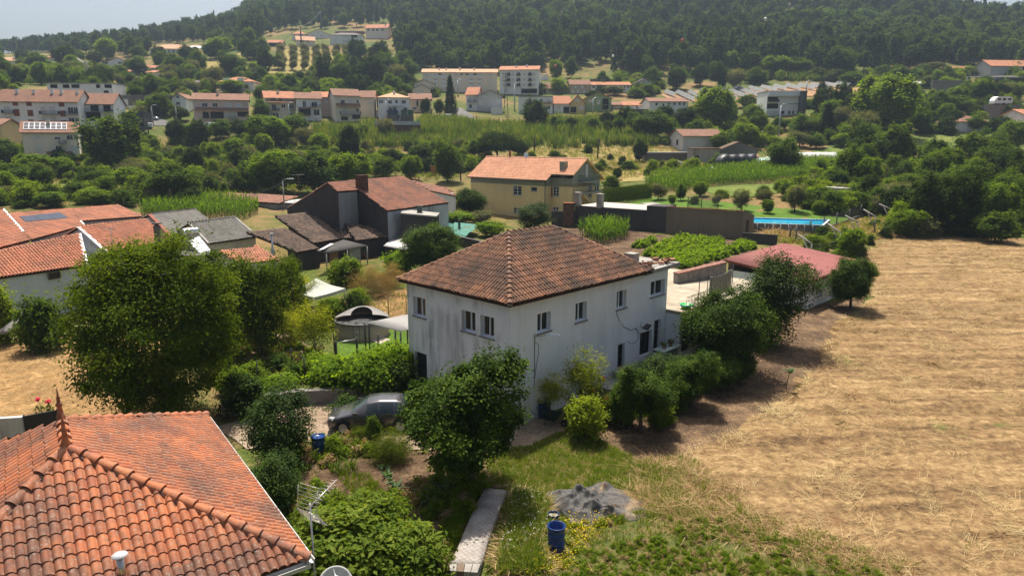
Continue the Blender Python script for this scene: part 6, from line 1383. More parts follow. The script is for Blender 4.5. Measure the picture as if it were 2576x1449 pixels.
kind('citrusf','citrus_tree','dark green citrus tree',LM['citrus'],(1.6,1.6,1.22),210,220,(.085,.045),113,1.1,.12,outer=.5,cr=.115,lobes=.42)
kind('citrus2','citrus_tree','dark green citrus tree',LM['citrus'],(1.7,1.7,1.35),200,190,(.09,.047),102,.6,.11,outer=.5,cr=.125,lobes=.36)
kind('walnut','walnut_tree','broad walnut tree',LM['walnut'],(4.7,4.7,4.0),360,260,(.17,.08),103,.9,.2,outer=.5,cr=.10,lobes=.3,droop=.3,flat=.55,up=.8)
kind('walnut2','walnut_tree','leafy walnut tree',LM['walnut'],(2.2,2.2,2.2),120,110,(.17,.08),104,1.0,.1,outer=.45,cr=.14,lobes=.3,droop=.25,up=.8)
kind('gloss','loquat_tree','glossy dark loquat tree',LM['gloss'],(2.2,2.2,2.3),170,120,(.15,.065),105,.6,.12,outer=.5,cr=.14,lobes=.3)
kind('fruit','fruit_tree','light green young fruit tree',LM['fruit'],(1.2,1.2,1.3),120,40,(.13,.04),106,.8,.05,outer=.3,cr=.17,lobes=.3,droop=.3)
kind('camel','camellia','glossy camellia',LM['gloss'],(1.2,1.2,1.15),130,120,(.085,.045),107,.3,.06,outer=.55,cr=.16,lobes=.2)
kind('magn','magnolia_bush','spreading broad leaved magnolia',LM['magn'],(2.2,2.2,1.2),200,36,(.27,.12),108,.2,.06,shape='dome',outer=.6,cr=.14,lobes=.25,fold=.15)
kind('yshrub','variegated_shrub','yellow green variegated shrub',LM['yell'],(1,1,.9),120,40,(.13,.08),109,.15,.04,outer=.6,cr=.17)
kind('fern','fennel_bush','feathery fennel bush',LM['fern'],(1,1,.75),140,60,(.12,.012),110,.1,.03,shape='dome',outer=.35,cr=.2,flat=1)
kind('vine','grape_vine','bright leafy grape vine',LM['vine'],(1.5,1.5,.9),150,34,(.17,.15),111,.3,.05,outer=.4,cr=.2,lobes=.35,fold=.1)
kind('drybush','dry_bush','dry beige seeding bush',LM['dry'],(1.4,1.4,.9),150,50,(.14,.012),112,.1,.03,shape='dome',outer=.4,cr=.2)
kind('mid','leafy_tree','mid green leafy tree',LM['mid'],(3,3,2.9),130,90,(.34,.19),121,1.2,.18,outer=.55,cr=.15,lobes=.32)
kind('mid2','leafy_tree','round mid green tree',LM['mid'],(3,3,3.3),130,90,(.33,.18),122,1.0,.18,outer=.5,cr=.15,lobes=.4)
kind('lime','leafy_tree','bright green leafy tree',leafmat('fresh_leaves',(.036,.075,.009),(.075,.135,.016),(.14,.19,.03),.42,.32),(3,3,2.8),130,90,(.34,.19),123,1.0,.17,outer=.5,cr=.15,lobes=.36)
kind('dark','dark_tree','dense dark green tree',LM['dark'],(3,3,3.1),130,90,(.32,.18),124,.9,.18,outer=.55,cr=.14,lobes=.34)
kind('olive','olive_tree','grey green olive tree',LM['olive'],(3,3,2.7),120,90,(.32,.09),125,1.2,.2,outer=.45,cr=.16,lobes=.35)
kind('conif','conifer','dark pointed conifer',LM['conif'],(3,3,6.5),300,26,(.5,.2),126,.3,.2,shape='cone',cr=.12)
kind('col','slender_tree','tall slender dark tree',LM['conif'],(1.8,1.8,4.5),200,30,(.38,.18),127,.3,.15,shape='column',cr=.16)
kind('pine','umbrella_pine','broad umbrella pine',LM['conif'],(4,4,1.9),240,30,(.45,.09),128,2.2,.22,shape='umbrella',outer=.6,cr=.13)
kind('bush','bush','green bush',LM['mid'],(1.2,1.2,.95),80,60,(.18,.10),131,.1,.05,shape='dome',outer=.5,cr=.2,lobes=.3)
kind('lbush','bush','bright green bush',LM['lime'],(1.2,1.2,.95),80,60,(.18,.10),132,.1,.05,shape='dome',outer=.5,cr=.2,lobes=.3)
kind('dbush','bush','dark green bush',LM['dark'],(1.2,1.2,.95),80,60,(.18,.10),133,.1,.05,shape='dome',outer=.5,cr=.2,lobes=.3)
NEARLM = [('the yellow house',1350,480),('the big dark barn',970,520),('the ruined sheds',800,590),('the white middle house',1400,850),('the red roofed shed',2000,660),('the brown garage wall',1780,570),('the garden pool',1960,560),('the maize field',1850,440),('the village roofs',250,600),('the solar farm',1700,240),('the open straw field',2350,720),('the polytunnel',2050,397),('the olive grove',780,155),('the maize plot',560,525)]
USED = {}
def auto_label(k,u,v,w):
 lm = NEARLM+LANDMARK; d = sorted((abs(u-a)*.8+abs(v-b),n,a,b) for n,a,b in lm)
 size = 'small ' if w < 38 else ('big ' if w > 95 else '')
 base = KIND[k]['label']
 rel = lambda n,a,b: ('just below ' if v > b+22 else 'just above ' if v < b-22 else 'beside ')+n
 cand = [size+base+' '+rel(*d[0][1:]),size+base+' '+rel(*d[0][1:])+', towards '+d[1][1],size+base+' between '+d[0][1]+' and '+d[1][1],size+base+' '+rel(*d[0][1:])+', towards '+d[2][1],size+base+' '+rel(*d[1][1:])+', facing '+d[0][1],size+base+' between '+d[0][1]+' and '+d[2][1],
   size+base+' between '+d[1][1]+' and '+d[2][1],size+base+' '+rel(*d[1][1:])+', towards '+d[2][1],size+base+' '+rel(*d[2][1:])+', towards '+d[0][1],size+base+' '+rel(*d[0][1:])+', towards '+d[3][1],size+base+' '+rel(*d[1][1:])+', towards '+d[3][1]]
 for c in cand:
  c = c.strip()
  if len(c.split()) <= 16 and c not in USED: USED[c] = 1; return c
 c = (size+base+' in the crowd of greenery '+rel(*d[0][1:])).strip(); USED[c] = USED.get(c,0)+1; return c
def plant(k,u,vb,w,h=None,label=None,group=None,Y=None,parts=True,rot=None,lift=0.,tint=None):
 K = KIND[k]; p = G(u,vb) if Y is None else at(u,vb,Y)
 if Y is not None: p.z = terr(p.x,p.y)
 d = p.y*CT+(CAMH-p.z)*ST; s = w*d/FPX/K['w']; sz = (h*d/FPX/K['h']) if h else s
 return plant_at(k,p,s,sz,label or auto_label(k,u,vb-(h or w)/2,w),group,rot,lift)
def plant_at(k,p,s,sz,label,group=None,rot=None,lift=0.):
 K = KIND[k]; r = thing(K['name'],label,'bush' if 'bush' in K['name'] or 'shrub' in K['name'] else ('vine' if 'vine' in K['name'] else ('conifer' if k in ('conif','pine') else 'tree')),(p[0],p[1],p[2]+lift),rnd.uniform(0,6.28) if rot is None else rot,group)
 r.scale = (s,s,sz)
 if K['trunk']: link('trunk',K['trunk'],r)
 link('crown',K['crown'],r,(0,0,K['th'])); return r
# trees close by, each with its own words
plant('walnut',412,1062,430,445,'huge spreading walnut tree filling the yard behind the bright orange roof',rot=.4)
plant('walnut2',660,905,150,250,'tall leafy tree hugging the big walnut below the village roofs'); plant('walnut2',735,845,95,200,'slim leafy tree between the walnut and the pale gazebo'); plant('walnut2',590,900,170,250,'second walnut crown merging with the huge one on its village side')
plant('citrusf',1182,1228,345,345,'large dense citrus tree in front of the white house corner',rot=1.0)
plant('camel',706,1172,180,200,'glossy lemon tree beside the blue barrel and the driveway'); plant('camel',695,1300,150,165,'round white speckled camellia by the eave of the orange roof')
plant('magn',860,1440,330,150,'wide magnolia bush with pink buds beside the television antenna'); plant('magn',1010,1448,260,130,'lower magnolia bush beside the stepped concrete path'); plant('magn',930,1370,240,120,'magnolia bush nearest the vegetable rows'); plant('magn',800,1350,150,100,'small magnolia shrub under the antenna grid')
plant('citrusf',1612,1088,172,172,'small orange tree with bare leaning trunk, lowest of the row along the white house'); plant('citrusf',1738,1024,150,142,'second small orange tree from the driveway along the white house'); plant('citrus2',1815,985,110,95,'low round citrus bush tucked under the tall bright tree')
plant('citrus2',1825,945,238,208,'large bright topped citrus tree by the terrace wing'); plant('walnut2',1790,900,130,130,'yellow green tree top rising behind the large citrus by the terrace')
plant('gloss',1938,872,205,222,'tall glossy dark loquat tree before the red roofed shed'); plant('citrus',2138,778,118,125,'round citrus tree at the outer corner of the red roofed shed')
plant('fruit',1462,1050,120,180,'light green peach tree standing against the white house wall'); plant('fruit',1385,1010,85,100,'small peach tree growing out of the blue barrel',Y=30.2,lift=.75)
plant('yshrub',1472,1105,108,112,'yellow green variegated shrub in front of the peach tree'); plant('fern',985,1160,130,80,'feathery fennel bush beside the garden rows'); plant('fern',905,1110,60,40,'small feathery bush in front of the grey car')
plant('bush',940,1105,50,60,'small yellow green bush right before the car wheel'); plant('lbush',835,1150,60,50,'bright low bush beside the blue barrel by the drive')
plant('fruit',795,905,110,150,'small fruit tree in the kitchen garden by the stakes',rot=2.); plant('fruit',690,860,150,130,'spreading fruit tree at the back of the kitchen garden'); plant('fruit',735,890,90,110,'young fruit tree in the middle of the kitchen garden')
plant('lbush',870,712,95,62,'bright lime bush below the corrugated canopy'); plant('drybush',940,742,140,75,'wide dry seeding bush behind the gazebo'); plant('drybush',985,722,90,60,'dry seeding bush close to the white house eave')
plant('citrus',1090,690,145,120,'citrus tree beside the zinc roofed coop'); plant('vine',1010,690,95,55,'vine covered arbour beside the zinc coop'); plant('dbush',893,815,75,75,'dark rounded shrub between gazebo and dry bush')
plant('citrus2',1180,548,92,70,'dark citrus tree at the corner between barn and yellow house'); plant('gloss',1335,585,105,72,'glossy dark tree in front of the yellow house wall'); plant('olive',1215,560,70,28,'pale flowering shrub at the foot of the yellow house'); plant('vine',1150,560,85,26,'low vine at the end of the green shade net'); plant('vine',1235,595,80,38,'bright squash vine next to the white house ridge')
for i,(u,v,w,h) in enumerate(((850,990,140,90),(930,1000,150,110),(1000,985,110,120),(800,950,90,60),(960,950,120,80))): plant('vine',u,v,w,h,('grape vine spilling over the wall behind the grey car','thickest grape vine above the grey car','grape vine climbing against the white house corner','thin grape vine trailing towards the kitchen garden','grape vine along the lawn fence')[i])
plant('dbush',1010,1000,100,90,'dark ivy bush at the foot of the white house beside the car roof'); plant('dbush',880,1050,110,50,'dark ivy below the grape vines along the drive')
plant('lbush',20,862,90,140,'leafy tree cut by the picture edge beside the white village wall'); plant('bush',110,880,130,130,'shrub with grey twigs against the white village wall'); plant('dbush',620,1040,130,100,'dark shrub between walnut and lemon tree'); plant('vine',345,1075,65,30,'big leaved climber poking above the orange ridge')
plant('camel',1650,985,120,95,'white flowering rose bush at the house door'); plant('fruit',1520,1060,60,70,'pink flowering rose stems by the white house')
for i,(k,u,v,w,h) in enumerate((('fruit',700,812,110,130),('walnut2',645,850,120,160),('fruit',765,800,90,110),('lime',840,820,70,70),('fruit',650,900,100,120),('lbush',905,770,60,45),('bush',700,930,70,40),('lbush',640,960,80,50),('bush',745,955,60,40),('vine',700,990,110,45),('lbush',590,985,90,60))):
 plant(k,u,v,w,h,('fruit tree at the gazebo side of the kitchen garden','leafy tree between walnut and fruit trees','small fruit tree next to the gazebo canopy','rounded light tree right before the gazebo','fruit tree leaning over the cabbage bed','small bright bush behind the round pool','low bush in the cabbage bed','bright low bush at the walnut edge of the kitchen garden','low bush by the kitchen garden wire fence','trailing vine along the pale hose','bright shrub under the walnut by the drive')[i])
for i,(k,u,v,w,h) in enumerate((('bush',1560,1068,90,72),('lbush',1655,1062,85,60),('camel',1712,985,110,88),('bush',1690,1035,70,52),('lbush',1585,1030,90,70),('citrus2',1860,968,95,85))):
 plant(k,u,v,w,h,('leafy bush between the variegated shrub and the lowest orange tree','bright low bush at the feet of the orange trees','dark glossy shrub behind the second orange tree','low bush between the first two orange trees','bright bush by the first house door','round citrus bush on the field side of the large bright topped citrus')[i])
# mid ground and town, one row each: kind, column, foot row, width, height
ROWS = '''
mid2 290 432 150 138|mid 20 425 70 70|lime 95 452 95 60|mid 40 478 100 62|lime 150 448 80 48|bush 190 500 80 40|mid 235 478 75 55|lime 335 480 90 55|mid 440 512 130 95|olive 352 455 60 45|mid 385 425 55 42|dark 490 436 60 62|dark 452 366 58 60|dark 508 369 62 62|lime 250 520 80 40|bush 310 520 70 40|mid 372 500 70 60|olive 405 515 70 40|lime 130 520 80 35|dark 480 520 70 45|mid 500 480 60 45|bush 60 520 60 30
mid 660 312 42 56|lime 680 368 112 70|mid2 748 345 84 54|lime 690 482 140 95|mid 790 488 140 100|lime 872 480 110 88|mid 630 470 90 60|dark 610 440 70 60|col 882 418 55 96|mid 965 447 78 45|lime 1032 452 56 56|mid2 1125 458 76 95|dark 1060 418 74 48|pine 1250 408 118 72|conif 1133 291 36 93|dark 1070 291 26 40|mid 1105 291 30 38|lime 945 430 60 40|dark 990 418 60 40|mid 830 430 60 45|olive 760 420 50 40|dark 720 430 60 40|mid 1195 395 50 40|dark 1310 395 50 40|mid 560 350 60 45|dark 610 345 60 40|mid 640 335 50 40
dark 820 216 52 72|mid 862 222 58 66|dark 905 226 62 60|dark 938 226 72 78|mid 975 202 60 62|lime 862 190 52 48|dark 900 164 52 60|dark 960 172 62 60|olive 1002 216 50 50|mid 1030 200 45 45|dark 885 200 50 55|lime 830 235 55 35|mid 775 232 45 34|mid 740 225 40 30|dark 870 240 50 30|dark 930 245 50 40|mid 985 235 50 45|mid 1015 180 45 45
dark 666 188 46 62|mid2 586 194 74 56|lime 550 148 64 48|dark 402 166 42 46|mid 442 192 52 52|dark 482 172 62 52|olive 430 202 42 36|mid 500 178 46 46|mid 62 176 38 28|mid 96 180 52 44|dark 170 172 64 52|lime 270 152 58 50|mid 10 205 44 58|mid 386 238 68 46|mid 442 236 58 36|dark 235 238 58 24|mid 403 292 64 52|dark 452 305 46 32|lime 582 234 72 30|mid 330 182 40 30|dark 350 190 45 36|mid 300 195 40 28|olive 490 236 45 30|mid 520 215 50 35|dark 545 212 50 35|mid 320 215 50 30|mid 610 200 40 30|dark 640 160 40 40|mid 700 175 35 35|mid 130 185 40 28|dark 60 160 40 30|mid 200 160 40 30|dark 240 165 40 32|mid 350 150 40 32|mid 530 150 40 40|dark 620 150 45 50|mid 660 140 40 40
dark 1342 326 72 70|mid 1640 350 98 66|dark 1722 327 66 52|lime 1800 330 100 102|mid 1906 337 48 52|lime 1878 374 68 58|mid 1880 272 56 30|mid 1812 382 54 46|lime 1400 202 36 46|mid 1436 197 32 48|bush 1560 202 46 22|mid 1640 217 52 42|mid2 1700 227 62 56|dark 1760 217 52 52|dark 1810 224 52 60|olive 1852 227 52 50|olive 1545 240 54 22|bush 1600 245 60 20|dark 1490 250 50 20|dark 1670 310 50 40|mid 1580 320 50 35|mid 1750 345 50 40
mid2 2117 195 64 68|lime 1960 192 82 46|mid 2010 192 62 42|conif 2225 195 38 44|mid 2262 195 32 28|col 2064 264 28 54|dark 2110 302 52 86|dark 2136 317 46 76|lime 2230 347 148 146|conif 2078 348 56 82|olive 2178 359 74 74|mid 2312 337 48 62|mid 2362 287 78 52|mid 2422 292 48 42|dark 2455 290 42 34|dark 2497 334 34 34|mid 2016 345 74 52|mid 1960 328 54 30|olive 2010 370 62 36|mid 2052 374 52 32|lime 2120 370 64 32|lime 2545 378 80 68|mid 2290 290 60 50|dark 2330 320 50 40|mid 2180 260 50 45|dark 2390 320 50 40|mid 2450 330 50 36|bush 2530 300 50 30|mid 2140 215 60 30|olive 2330 185 70 25|mid 2400 200 60 25|mid 1900 210 60 35
mid 2250 458 80 62|lime 2340 464 115 60|mid 2330 408 48 48|mid 2500 445 96 84|dark 2562 505 96 115|dark 2340 588 115 142|dark 2412 594 108 152|mid2 2542 548 108 112|olive 2240 524 112 62|dark 2182 514 48 72|lime 2278 596 84 64|lime 2140 648 74 68|lbush 2050 628 64 34|mid 2500 612 100 74|olive 1998 533 58 66|mid 2062 522 84 48|mid 2052 468 64 28|lime 2182 444 74 28|lime 2058 539 34 32|mid 2160 490 60 40|dark 2300 520 90 70|mid 2440 520 90 70|mid 2380 480 90 50|lime 2290 480 80 40|dark 2470 560 80 70|olive 2120 510 50 45|bush 2400 430 70 30|dark 2260 420 60 30|lbush 2170 690 70 30
olive 1655 503 44 40|lime 1691 515 21 23|mid 1712 505 30 42|bush 1747 514 28 20|lime 1762 494 47 35|lbush 1815 497 40 19|olive 1802 517 28 27|olive 1866 531 50 53|olive 1925 510 37 32|lime 1932 537 31 33|bush 1537 476 52 32|dark 1607 406 40 52|dbush 1535 403 20 15|lbush 1640 434 38 30|lbush 1740 430 48 30|mid 1815 422 58 32|dark 1552 454 24 30|bush 1514 426 26 24|bush 1580 428 40 22|lbush 1690 425 40 22|dbush 1480 385 30 18|bush 1395 400 40 20'''
SPEC = [r for line in ROWS.strip().split('\n') for r in line.split('|')]
for r in SPEC:
 k,u,v,w,h = r.split(); plant(k,float(u),float(v),float(w),float(h))
# more trees over the slope, standing singly
def spread_trees():
 g = random.Random(77); seen = [G(float(r.split()[1]),float(r.split()[2])) for r in SPEC]
 avoid = [[(430,345),(430,285),(1010,285),(1010,330)],[(0,345),(0,215),(330,225),(330,345)],[(1050,300),(1050,165),(1370,160),(1370,240),(1250,310)],[(1300,290),(1300,190),(1760,190),(1760,300)],[(1650,280),(1650,200),(2280,200),(2200,300)],[(1900,320),(1900,215),(2050,215),(2050,320)],[(2300,250),(2300,150),(2600,140),(2600,250)],[(2390,360),(2390,270),(2600,260),(2600,360)],[(1680,430),(1680,320),(1900,320),(1900,430)],[(330,160),(330,100),(540,100),(540,165)],[(640,215),(640,60),(950,50),(950,150),(860,190)],[(250,185),(250,130),(335,130),(335,200)],[(540,245),(540,180),(660,180),(660,250)],[(0,175),(0,130),(160,130),(160,175)],[(500,205),(500,140),(560,135),(570,200)]]
 for z,n,ks,w0,w1 in (([(-20,250),(-20,165),(330,150),(640,190),(640,240),(330,250)],46,('mid','dark','mid2','lime','olive'),30,58),([(640,250),(760,200),(1060,190),(1060,260),(700,300)],24,('mid','dark','mid2'),34,58),([(1180,300),(1300,240),(1700,235),(2300,205),(2576,230),(2576,330),(2300,330),(1700,345),(1250,330)],60,('mid','dark','mid2','lime','olive','col'),34,66),([(0,510),(0,350),(600,340),(1150,350),(1150,380),(640,400),(560,480)],24,('mid','lime','olive','lime'),34,60),([(1950,430),(2200,380),(2576,390),(2576,590),(2300,590),(2150,500)],22,('mid','dark','lime','mid2'),60,105)):
  k = 0
  for _ in range(n*20):
   if k >= n: break
   u,v = g.uniform(min(p[0] for p in z),max(p[0] for p in z)),g.uniform(min(p[1] for p in z),max(p[1] for p in z))
   if not inside(z,np.array([u]),np.array([v]))[0] or any(inside(a,np.array([u]),np.array([v]))[0] for a in avoid): continue
   p = G(u,v)
   if any((p-q).length < .022*p.y for q in seen): continue
   w = g.uniform(w0,w1)*min(1,220/p.y)**.5
   if any(u-w/2 < b1 and u+w/2 > b0 and v-w < vb-2 and v > ve and p.y < Y+1 for b0,b1,ve,vb,Y in FAC): continue
   seen.append(p); plant(g.choice(ks),u,v,w,w*g.uniform(.75,1.15)); k += 1
spread_trees()
NFOREST = forest()
# olive grove: alike trees in rows
ORD = ['first','second','third','fourth','fifth','sixth','seventh']
for ix,x in enumerate((255,375,490,600,700,800,900)):
 for iy,y in enumerate((705,650,600,545)):
  if x > 650 and y > 640: continue
  u,v = A1(x+rnd.uniform(-8,8),y); plant('olive',u,v,26,25,'pale olive tree, %s one uphill in the %s row of the hillside grove' % (ORD[iy if x <= 650 else iy-2],ORD[ix]),'olive trees of the hillside grove')
# hedge by the lawn
def hedge():
 a,b = G(*B2(905,612)),G(*B2(1370,560)); t = thing('hedge','long clipped bright green hedge bordering the lawn beside the yellow house','hedge',a); d = b-a; n = 26; Vs = [];
 h = link('crown',crown('hedge_leaves',LM['vine'],(1,1,1),700,22,(.32,.16),140,outer=.9,cr=.2),t); me = h.data
 co = np.empty(len(me.vertices)*3,np.float32); me.vertices.foreach_get('co',co); co = co.reshape(-1,3)
 g = np.random.default_rng(4); q = len(co)//4; s = np.repeat(g.random(q),4); x = co[:,0].copy(); y = co[:,1].copy(); z = co[:,2].copy()
 nn = np.array([-d.y,d.x])/sqrt(d.x**2+d.y**2); co[:,0] = d.x*s+nn[0]*x*2.3; co[:,1] = d.y*s+nn[1]*x*2.3; co[:,2] = d.z*s+np.clip(z,0,2)*1.25+.1*y
 me.vertices.foreach_set('co',co.ravel()); me.update()
hedge()
# ------------------------------------------------------------------ stuff: crops, grass, straw, reeds
def maize_mesh(seed):
 g = np.random.default_rng(seed); m = MB().tube([(0,0,0),(0,0,1.1),(.02,.02,2.2)],[.022,.018,.006],4)
 a = blades('maize_leaf',LM['maize'],9,1.0,.085,.75,seed,3,1.3,.0,.75)
 b = bmesh.new(); b.from_mesh(a)
 for i,v in enumerate(b.verts): v.co.z += .25+.18*((i//8) % 9)
 me0 = m.mesh('stalk',LM['maize']); b.from_mesh(me0); b.to_mesh(a); b.free(); return a
def crop(name,polys,dx,dy,ang,meshes,smin,smax,seed,label=None,keep=1.0):
 pc = proto_set(name,meshes); P = []; g = np.random.default_rng(seed)
 for poly in polys:
  xs = [p[0] for p in poly]; ys = [p[1] for p in poly]; cx,cy_ = sum(xs)/len(xs),sum(ys)/len(ys); R_ = max(max(xs)-min(xs),max(ys)-min(ys))
  a,b = np.meshgrid(np.arange(-R_,R_,dx),np.arange(-R_,R_,dy)); a = a.ravel()+g.normal(size=a.size)*dx*.18; b = b.ravel()+g.normal(size=b.size)*dy*.1
  x = cx+a*cos(ang)-b*sin(ang); y = cy_+a*sin(ang)+b*cos(ang); ok = inside([(p[0],p[1]) for p in poly],x,y) & (g.random(len(x)) < keep); P.append(np.stack([x[ok],y[ok],terr_np(x[ok],y[ok])],1))
 P = np.concatenate(P); n = len(P); return scatter(name,P,np.stack([g.normal(size=n)*.08,g.normal(size=n)*.08,g.random(n)*6.28],1),g.uniform(smin,smax,n),g.integers(0,len(meshes),n),pc)
MZ = [maize_mesh(i) for i in (1,2,3)]
crop('maize_crop',[gpoly(B2,[(1310,420),(1420,475),(1620,500),(1990,440),(2576,410)])+gpoly(B3,[(430,355),(820,300),(1000,225),(1280,185),(1200,150),(740,170),(200,240)])+gpoly(B2,[(2200,285),(1800,330),(1450,360)]),
     gpoly(B0,[(1400,745),(2060,770),(2200,760),(2440,780),(2570,720),(2576,650),(2100,590),(1760,600),(1430,690)])],.3,.8,.5,MZ,.8,1.1,5)
crop('maize_patch',[gpoly(B2,[(650,930),(900,1030),(1010,1000),(1160,960),(1150,900),(850,880)])],.3,.6,.5,MZ,.9,1.2,6)
BUSHLET = [crown('bean_leaf',LM['vine'],(.4,.4,.28),22,16,(.2,.15),i,shape='dome',outer=.5,cr=.3,fold=.1) for i in (1,2,3)]
crop('bean_plants',[gpoly(B2,[(1310,1130),(1540,1000),(1700,960),(2090,1000),(2100,1060),(2140,1150),(1720,1270),(1600,1230),(1400,1160)]),gpoly(B2,[(1200,1050),(1400,970),(1440,1000),(1260,1070)]),gpoly(B2,[(2120,1100),(2280,1000),(2420,1050),(2160,1140)])],.4,.55,.8,BUSHLET,.7,1.35,7)
KALES = [blades('kale_leaf',LM['kale'],14,.45,.16,.8,i,3,.8,.04,.8) for i in (1,2)]
crop('cabbage_rows',[gpoly(C1,[(0,640),(240,560),(450,680),(430,770),(180,760)])],.55,.7,.9,KALES,.8,1.4,8)
crop('seedling_rows',[gpoly(D1,[(1110,330),(1190,310),(1470,560),(1590,720),(1440,760),(1250,520)])],.32,.62,2.0,KALES,.55,1.0,9)
GT = [blades('grass_blade',LM['grass'],16,.30,.022,.7,i,2,.8,.07) for i in (1,2,3)]
DT = [blades('dry_blade',LM['straw'],14,.34,.020,1.0,i,2,.9,.08,.55) for i in (4,5,6)]
LM['brown'] = leafmat('brown_stubble',(.10,.06,.03),(.19,.115,.055),(.34,.23,.12),.9,.1,.1)
BT = [blades('brown_blade',LM['brown'],24,.30,.024,1.5,i,2,.9,.13,.45) for i in (14,15,16)]
FL = [blades('straw_stem',LM['straw'],12,.42,.016,2.2,i,2,.2,.12,.22) for i in (7,8,9)]
KEEP = [(p.x,p.y) for p in gpoly(D2,[(275,690),(560,600),(900,560),(1180,640),(1350,800),(620,930),(480,850)])]; KB = onz(1399,1386,0)
def tufts(name,poly,n,meshes,smin,smax,seed,mask=None,w=None):
 P,g = sc_points(poly,n,seed)
 if mask is not None: P = P[mask(P,g)]
 P = P[~inside(KEEP,P[:,0],P[:,1])]; P = P[(P[:,0]-KB.x)**2+(P[:,1]-KB.y)**2 > .22]
 m = len(P); return scatter(name,P,np.stack([g.normal(size=m)*.15,g.normal(size=m)*.15,g.random(m)*6.28],1),g.uniform(smin,smax,m)**1.5,g.choice(len(meshes),m,p=w) if w else g.integers(0,len(meshes),m),proto_set(name,meshes))
def clump_mask(sc,thr,ph=0):
 return lambda P,g: (np.sin(P[:,0]*sc+ph)+np.sin(P[:,1]*sc*1.3+ph*2+np.sin(P[:,0]*sc*.7))+g.normal(size=len(P))*.5) > thr
STRAWN = STRAWP
def streaks(lo,gain):
 def m(P,g):
  x,y = P[:,0],P[:,1]; v = .45*vnoise(x,y,12,1.3,1.2,1)+.3*vnoise(x,y,1.6,1.0,.6,2)+.25*vnoise(x,y,.5,.5,0,3); return g.random(len(P)) < np.clip((v-lo)*gain,0.03,1)
 return m
tufts('straw',STRAWN,60000,FL+DT[:1],.5,1.1,11,streaks(.44,6),w=[.31,.31,.31,.07])
LM['pale'] = leafmat('pale_straw',(.34,.25,.12),(.50,.39,.20),(.68,.56,.33),.85,.1,.2)
PS = [blades('pale_stem',LM['pale'],14,.45,.017,2.2,i,2,.2,.14,.2) for i in (17,18)]
tufts('pale_straw',STRAWN,60000,PS,.5,1.1,27,lambda P,g: .55*vnoise(P[:,0]+.004*P[:,1]**2,P[:,1],14,.9,1.2,21)+.3*vnoise(P[:,0],P[:,1],1.2,.7,.5,22)+.15*g.random(len(P)) > .53)
tufts('dry_tufts',STRAWN,16000,BT,.7,1.35,12,lambda P,g: vnoise(P[:,0],P[:,1],1.3,.9,.5,8)+.35*vnoise(P[:,0],P[:,1],6,2,.3,9) > .86)
tufts('green_tufts',STRAWN,5000,GT,.4,.9,13,clump_mask(.45,1.3,2))
tufts('verge_tufts',dpoly((1600,1165),(1720,1150),(1830,1200),(1900,1290),(2350,1440),(2150,1449),(1930,1380),(1700,1335),(1620,1230)),5200,GT[:1]+DT[:2]+FL+BT[:1],.5,1.1,26)
tufts('grass',GRASSP,9000,GT+DT[:1],.35,.95,14,w=[.24,.24,.24,.28])
tufts('weeds',WEEDP,11000,GT+DT[:2]+BT[:1],.4,1.0,15,streaks(.2,4),w=[.25,.25,.25,.09,.09,.07])
WD = [crown('weed_leaf',LM['lime'],(.28,.28,.22),16,10,(.12,.05),31,shape='dome',outer=.4,cr=.3),crown('weed_leaf',LM['lime'],(.25,.25,.2),16,10,(.1,.05),32,shape='dome',outer=.4,cr=.3),crown('weed_leaf',LM['dry'],(.25,.25,.2),14,10,(.1,.03),33,shape='dome',outer=.4,cr=.3)]
tufts('weed_plants',WEEDP,9000,WD,.22,.75,16,lambda P,g: vnoise(P[:,0],P[:,1],1.8,1.2,.4,12)+.5*vnoise(P[:,0],P[:,1],.6,.6,0,13) > .68)
FY = leafmat('yellow_petals',(.5,.38,.01),(.72,.56,.015),(.82,.68,.04),.6,.3); FW = leafmat('white_petals',(.55,.5,.45),(.7,.66,.62),(.8,.78,.75),.6,.3)
def flowers(name,mat,seed): return crown(name,mat,(.4,.4,.24),8,2,(.042,.04),seed,shape='round',outer=.3,cr=.25,up=2,fold=.1)
YF = [flowers('yellow_flower',FY,i) for i in (1,2)]; WF = [flowers('white_flower',FW,i) for i in (3,4)]
tufts('yellow_flowers',gpoly(D2,[(520,950),(880,880),(1000,930),(850,1080),(740,1180),(560,1330),(620,1449),(180,1449),(190,1330),(430,1190),(520,1180)]),150,YF,.6,1.0,17)
tufts('white_flowers',gpoly(D2,[(50,650),(260,700),(330,800),(330,1000),(280,1100),(100,1220),(-80,1300),(-20,1000),(20,800)]),420,WF,.6,1.0,18)
tufts('flower_stems',gpoly(D2,[(50,650),(260,700),(330,800),(330,1000),(280,1100),(300,1449),(-120,1449),(-20,1000),(20,800)]),2400,DT+GT,.8,1.7,19)
tufts('garden_weeds',BEDP,1500,WD+GT,.5,1.3,20,clump_mask(.9,.1,3)); tufts('yard_grass',dpoly((-150,860),(175,845),(420,860),(420,1040),(160,1045),(-150,1060)),4200,FL,.5,1.0,21)
tufts('kitchen_weeds',gpoly(C1,[(-300,560),(150,500),(420,620),(760,760),(560,900),(0,1060),(-500,1000)]),3600,WD+GT+FL[:1],.5,1.3,28,lambda P,g: vnoise(P[:,0],P[:,1],1.6,1.2,.4,14) > .42)
tufts('dry_garden_grass',gpoly(C1,[(560,230),(900,170),(1500,40),(1515,330),(1290,350),(960,300),(720,380)]),2200,FL+DT+GT[:1],.5,1.1,29)
tufts('soil_litter',SOILP,2600,FL,.3,.7,22); tufts('lawn_grass',LAWNA,2400,GT,.3,.5,23)
SP = [blades('strap_leaf',LM['mid'],34,.9,.05,.8,i,4,1.0,.12) for i in (1,2)]; AG = [blades('strap_leaf',LM['kale'],30,.8,.04,.9,5,4,1.1,.12)]
